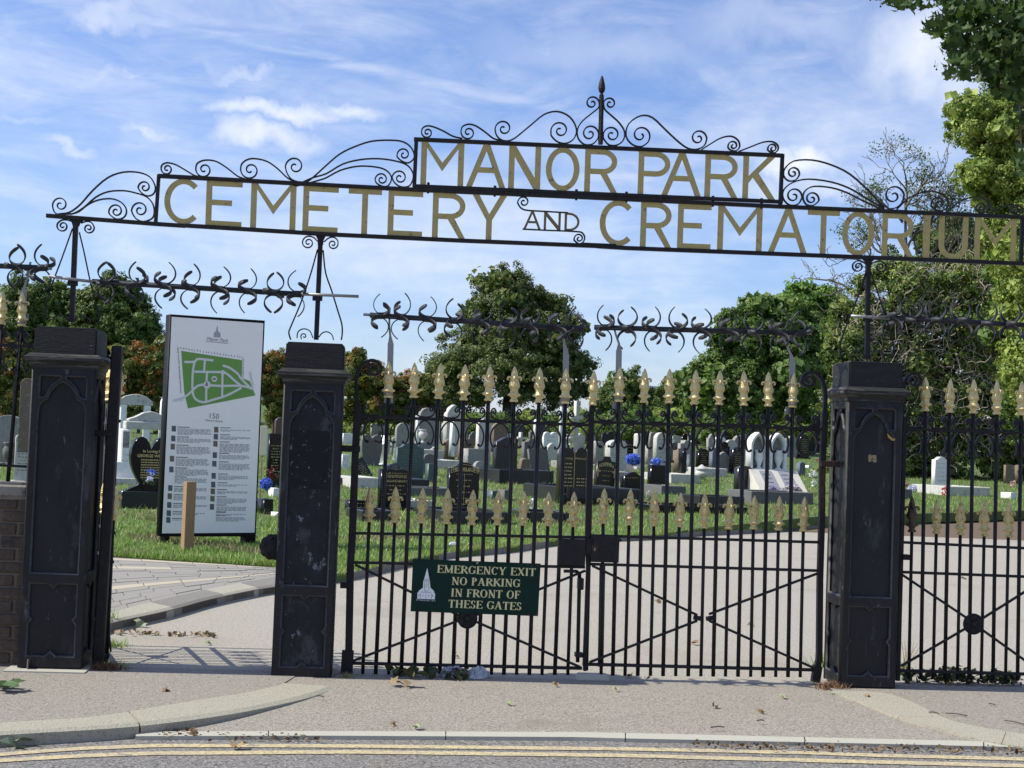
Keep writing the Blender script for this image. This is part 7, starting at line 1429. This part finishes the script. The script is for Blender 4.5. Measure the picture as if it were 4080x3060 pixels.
# fringe along the kerb and longer tufts by the stones
fx = rng.uniform(-5.2, 9, 9000); fP = np.column_stack([fx, np.interp(fx, ex_, ey_)+rng.uniform(-.03, .15, 9000), np.full(9000, LZ)]); blades('grass_fringe', fP, .07, .008, GRM, label='uncut grass fringe hanging over the lawn edge')
P = scat(9000, 24, 50); blades('grass_tufts', P, .12, .010, GRM, label='longer grass tufts around the graves')
def weed(u, v, w, h, label, m=GRM, n=220, z=.0, name='weed_clump'):
    p = ground(u, v, z); q = np.column_stack([p.x+rng.normal(size=n)*w*.4, p.y+rng.normal(size=n)*w*.25, np.full(n, z)]); t = thing(name, label, 'weeds', p); o = blades('stems', q-np.array(p), h, .004, m, t, spread=.5); 
    return t
weed(226, 1396, .20, .05, 'green weeds growing at the kerb foot behind the open side gate'); weed(236, 1442, .14, .05, 'small weeds at the foot of the open side gate leaf', n=120); weed(232, 1345, .12, .12, 'grass tuft beside the paved path kerb', n=60, z=.05)
weed(1950, 1458, .08, .26, 'dry tall grass stalks against the right pillar', DRY, 40); weed(1800, 1488, .13, .05, 'matted dry brown stalks at the foot of the right pillar', mat('straw', (.30, .18, .09), .9, island=[(.30, .16, .08), (.16, .09, .05), (.4, .28, .16)]), 420); weed(232, 1448, .12, .05, 'brown leaf scraps at the foot of the leftmost pillar', mat('brown_scraps', (.10, .05, .03), .9, island=[(.09, .045, .03), (.16, .09, .05)]), 260)
weed(748, 1463, .08, .03, 'dry stalks at the heel of the left gate leaf', DRY, n=60); weed(1775, 1440, .10, .09, 'weeds behind the heel of the right gate leaf', n=120)
def leafheap(u0, u1, v, n, label, m, s=.06, z=.0, name='leaf_litter', cat='litter', hgt=.05):
    a, b = ground(u0, v, z), ground(u1, v, z); c = (a+b)/2; P = np.column_stack([rng.uniform(min(a.x, b.x), max(a.x, b.x), n), c.y+rng.normal(size=n)*.05+(rng.uniform(size=n))*0, z+.01+rng.uniform(0, hgt, n)]); P[:, 1] += (P[:, 0]-c.x)*math.tan(PHI)
    t = thing(name, label, cat, c); link('leaves', leafmesh('lv', P-np.array(c), rng.uniform(.6, 1.3, n)*s, rng.normal(size=(n, 3))+np.array([0, 0, 1.2]), m, .7, .12), t, kind='stuff'); return t
DL = mat('dark_green_litter', (.03, .045, .015), .7, island=[(.02, .035, .012), (.05, .07, .02), (.11, .09, .04)]); BL_ = mat('brown_litter', (.12, .07, .03), .8, island=[(.07, .04, .02), (.16, .10, .045), (.24, .17, .09)])
leafheap(835, 945, 1462, 42, 'drift of dark fallen leaves under the left gate leaf', DL, .075, hgt=.05); leafheap(960, 1010, 1466, 26, 'few curled leaves under the plastic bags', DL, .07); leafheap(1955, 2190, 1476, 260, 'weedy leaf drift along the foot of the right-hand gate leaf', DL, .06, hgt=.07); leafheap(2030, 2110, 1464, 30, 'ivy seedlings at the foot of the right-hand gate leaf', DL, .05, hgt=.07)
leafheap(150, 420, 1582, 110, 'brown leaf debris in the gutter beside the curved kerb', BL_, .035, z=-.06, hgt=.01); leafheap(330, 700, 1596, 90, 'dark debris along the flush kerb gutter', BL_, .03, z=-.062, hgt=.008); leafheap(1500, 2200, 1620, 240, 'fine twig debris along the gutter on the right', BL_, .03, z=-.062, hgt=.008)
leafheap(240, 470, 1372, 90, 'pale leaf scraps along the paved path kerb', mat('pale_litter', (.35, .28, .17), .8, island=[(.35, .28, .17), (.22, .15, .08), (.45, .40, .28)]), .045, z=0, hgt=.01)
def where2(u):
    if u < 560: return 'below the footpath opening' if u > 200 else 'at the far left'
    if u > 1800: return 'below the right pillar' if u < 1950 else 'below the right-hand leaf'
    xs_ = [784, 840, 895, 951, 1006, 1062, 1116, 1171, 1227, 1299, 1350, 1405, 1460, 1514, 1567, 1622, 1676, 1729]; i = min(range(18), key=lambda i: abs(xs_[i]-u))
    return 'below the %s short bar of the %s leaf' % (ORD[i % 9], 'left' if i < 9 else 'right')
def groundleaf(u, v, s, m, label, z=None, flat=.3, grp=None):
    p = ground(u, v, 0); 
    if z is None: z = cz(p.x, p.y) if p.y < gline(p.x) else 0
    p = ground(u, v, z+.012); t = thing('fallen_leaf', label, 'leaf', p, rng.uniform(0, 6.28), grp, lean=(rng.normal()*flat, rng.normal()*flat)); me = tomesh('leaf', [(x*s, (y-.5)*s, q*s*2.2+.01*math.sin(x*9)) for x, y, q in LV], LF, m); link('blade', me, t)
GL = mat('grey_green_leaf', (.26, .30, .17), .7, 0, .15, 40); TL = mat('tan_leaf', (.32, .22, .11), .8, 0, .2, 40); LL = mat('green_leaf', (.04, .09, .02), .6)
groundleaf(18, 1611, .17, GL, 'large pale green lobed leaf in the gutter at the lower left corner', -.065); groundleaf(60, 1606, .15, GL, 'second pale lobed leaf in the gutter, right of the first', -.065); groundleaf(15, 1489, .20, LL, 'dark green leaf sprig on the left pavement', .004); groundleaf(5, 1484, .16, LL, 'dark leaf at the left edge of the pavement', .004)
groundleaf(300, 1352, .12, GL, 'pale green leaf beside the paved path kerb'); groundleaf(880, 1481, .15, TL, 'large curled tan leaf in front of the left gate leaf', flat=.12); groundleaf(858, 1478, .12, TL, 'smaller tan leaf touching the large curled one', flat=.15); groundleaf(520, 1612, .10, TL, 'tan leaf lying on the yellow lines', -.062); groundleaf(248, 1582, .10, BL_, 'brown curled leaf in the gutter by the kerb joint', -.062, .6)
for i, (u, v, s) in enumerate([(1362, 1461, .07), (1400, 1466, .05), (1690, 1505, .06), (1875, 1506, .05), (850, 1566, .05), (900, 1572, .06), (1200, 1480, .06), (1545, 1526, .05), (700, 1418, .06), (985, 1418, .06), (418, 1585, .06), (110, 1530, .05), (245, 1528, .05), (360, 1494, .06), (1330, 1490, .05), (1640, 1538, .06), (2050, 1480, .06), (1100, 1520, .05), (1420, 1300, .09), (1500, 1390, .09), (1620, 1350, .08), (1890, 1300, .08), (2080, 1250, .09), (450, 1390, .06)]):
    zone = 'drive' if v < 1445 else ('left pavement' if u < 520 else ('crossing' if u < 1850 else 'right pavement'))
    lb = 'tiny %s leaf scrap on the %s %s' % (['tan', 'brown', 'green'][i % 3], zone, where2(u)); lb += ', nearer the road' if lb in used else ''; used.add(lb)
    groundleaf(u, v, s, [TL, BL_, GL][i % 3], lb, grp='tiny leaf scraps on the tarmac')
tw = []
for (a, b) in [((2006, 1540), (2028, 1542)), ((2042, 1542), (2090, 1546)), ((2170, 1555), (2215, 1562)), ((1535, 1563), (1565, 1562)), ((2135, 1525), (2150, 1527)), ((1635, 1553), (1650, 1552)), ((680, 1507), (700, 1508))]:
    A, B = ground(*a, 0), ground(*b, 0); A.z = cz(A.x, A.y)+.024; B.z = cz(B.x, B.y)+.022; lb = ('long ' if abs(b[0]-a[0]) > 40 else '')+'thin twig on the tarmac %s' % where2(a[0]); lb += ', nearer the road' if lb in used else ''; lb += ', longer one' if lb in used else ''; used.add(lb); t = thing('twig', lb, 'twig', (A+B)/2, group='twigs on the tarmac'); V_, F_ = tube([A, (A+B)/2+Vector((0, .006, .003)), B], .004, 5); wmesh('stem', V_, F_, BARK, t)
# crumpled plastic bags under the left gate leaf
PL = mat('thin_white_plastic', (.62, .64, .68), .35, 0, .1, 20, transl=.35)
def bag(u0, u1, v, h, label, seed):
    rr = random.Random(seed); a, b = ground(u0, v, .0), ground(u1, v, .0); n = 16; m_ = 9; V_ = []
    for i in range(n+1):
        for j in range(m_+1):
            s = i/n; q = j/m_; x = a.x+(b.x-a.x)*s; w = math.sin(math.pi*s)**.5; V_.append((x+rr.uniform(-.012, .012), a.y+(b.y-a.y)*s+(q-.5)*.20*w+rr.uniform(-.015, .015), .004+h*w*math.sin(math.pi*q)*(.55+.6*rr.random())))
    F_ = []
    for i in range(n):
        for j in range(m_): k = i*(m_+1)+j; F_ += [(k, k+m_+1, k+m_+2), (k, k+m_+2, k+1)]
    t = thing('plastic_bag', label, 'plastic bag', (a+b)/2); wmesh('film', V_, F_, PL, t)
bag(950, 1006, 1460, .075, 'crumpled translucent plastic bag under the left gate leaf, the left one', 3); bag(1002, 1058, 1463, .07, 'crumpled translucent plastic bag under the left gate leaf, the right one', 5)
c = ground(979, 1178, .1); t = thing('plastic_scrap', 'scrap of white plastic lying in the grass beyond the gate', 'litter', c); me = bevel(MB().box(-.07, .07, -.05, .05, 0, .05, tx=.03, ty=.02).me('scrap', PL), .015); link('film', me, t)
c = ground(1285, 1467, 0); t = thing('gate_stop', 'low concrete gate stop under the meeting point of the double gates', 'gate stop', c, PHI); link('block', bevel(MB().box(-.13, .10, -.05, .07, -.02, .035, tx=.01, ty=.01).me('blk', KERBC), .01), t)
# pale building far behind the trees
c = near(1425, 850, 210); k = ppm(210); BD = thing('office_block', 'pale distant office block glimpsed between the trees right of the gate centre', 'building', (c.x, c.y, 0), R(15))
H_ = c.z+14/k; WB = mat('pale_render', (.55, .56, .58), .8); link('walls', MB().box(-3, 3, -2, 2, 0, H_).me('w', WB), BD)
for r in range(3):
    for q in range(6): link('window', MB().box(-2.8+q*.95, -2.15+q*.95, -2.04, -2.005, H_-.9-r*1.0, H_-.3-r*1.0).me('win', mat('window_glass', (.10, .13, .17), .1)), BD)
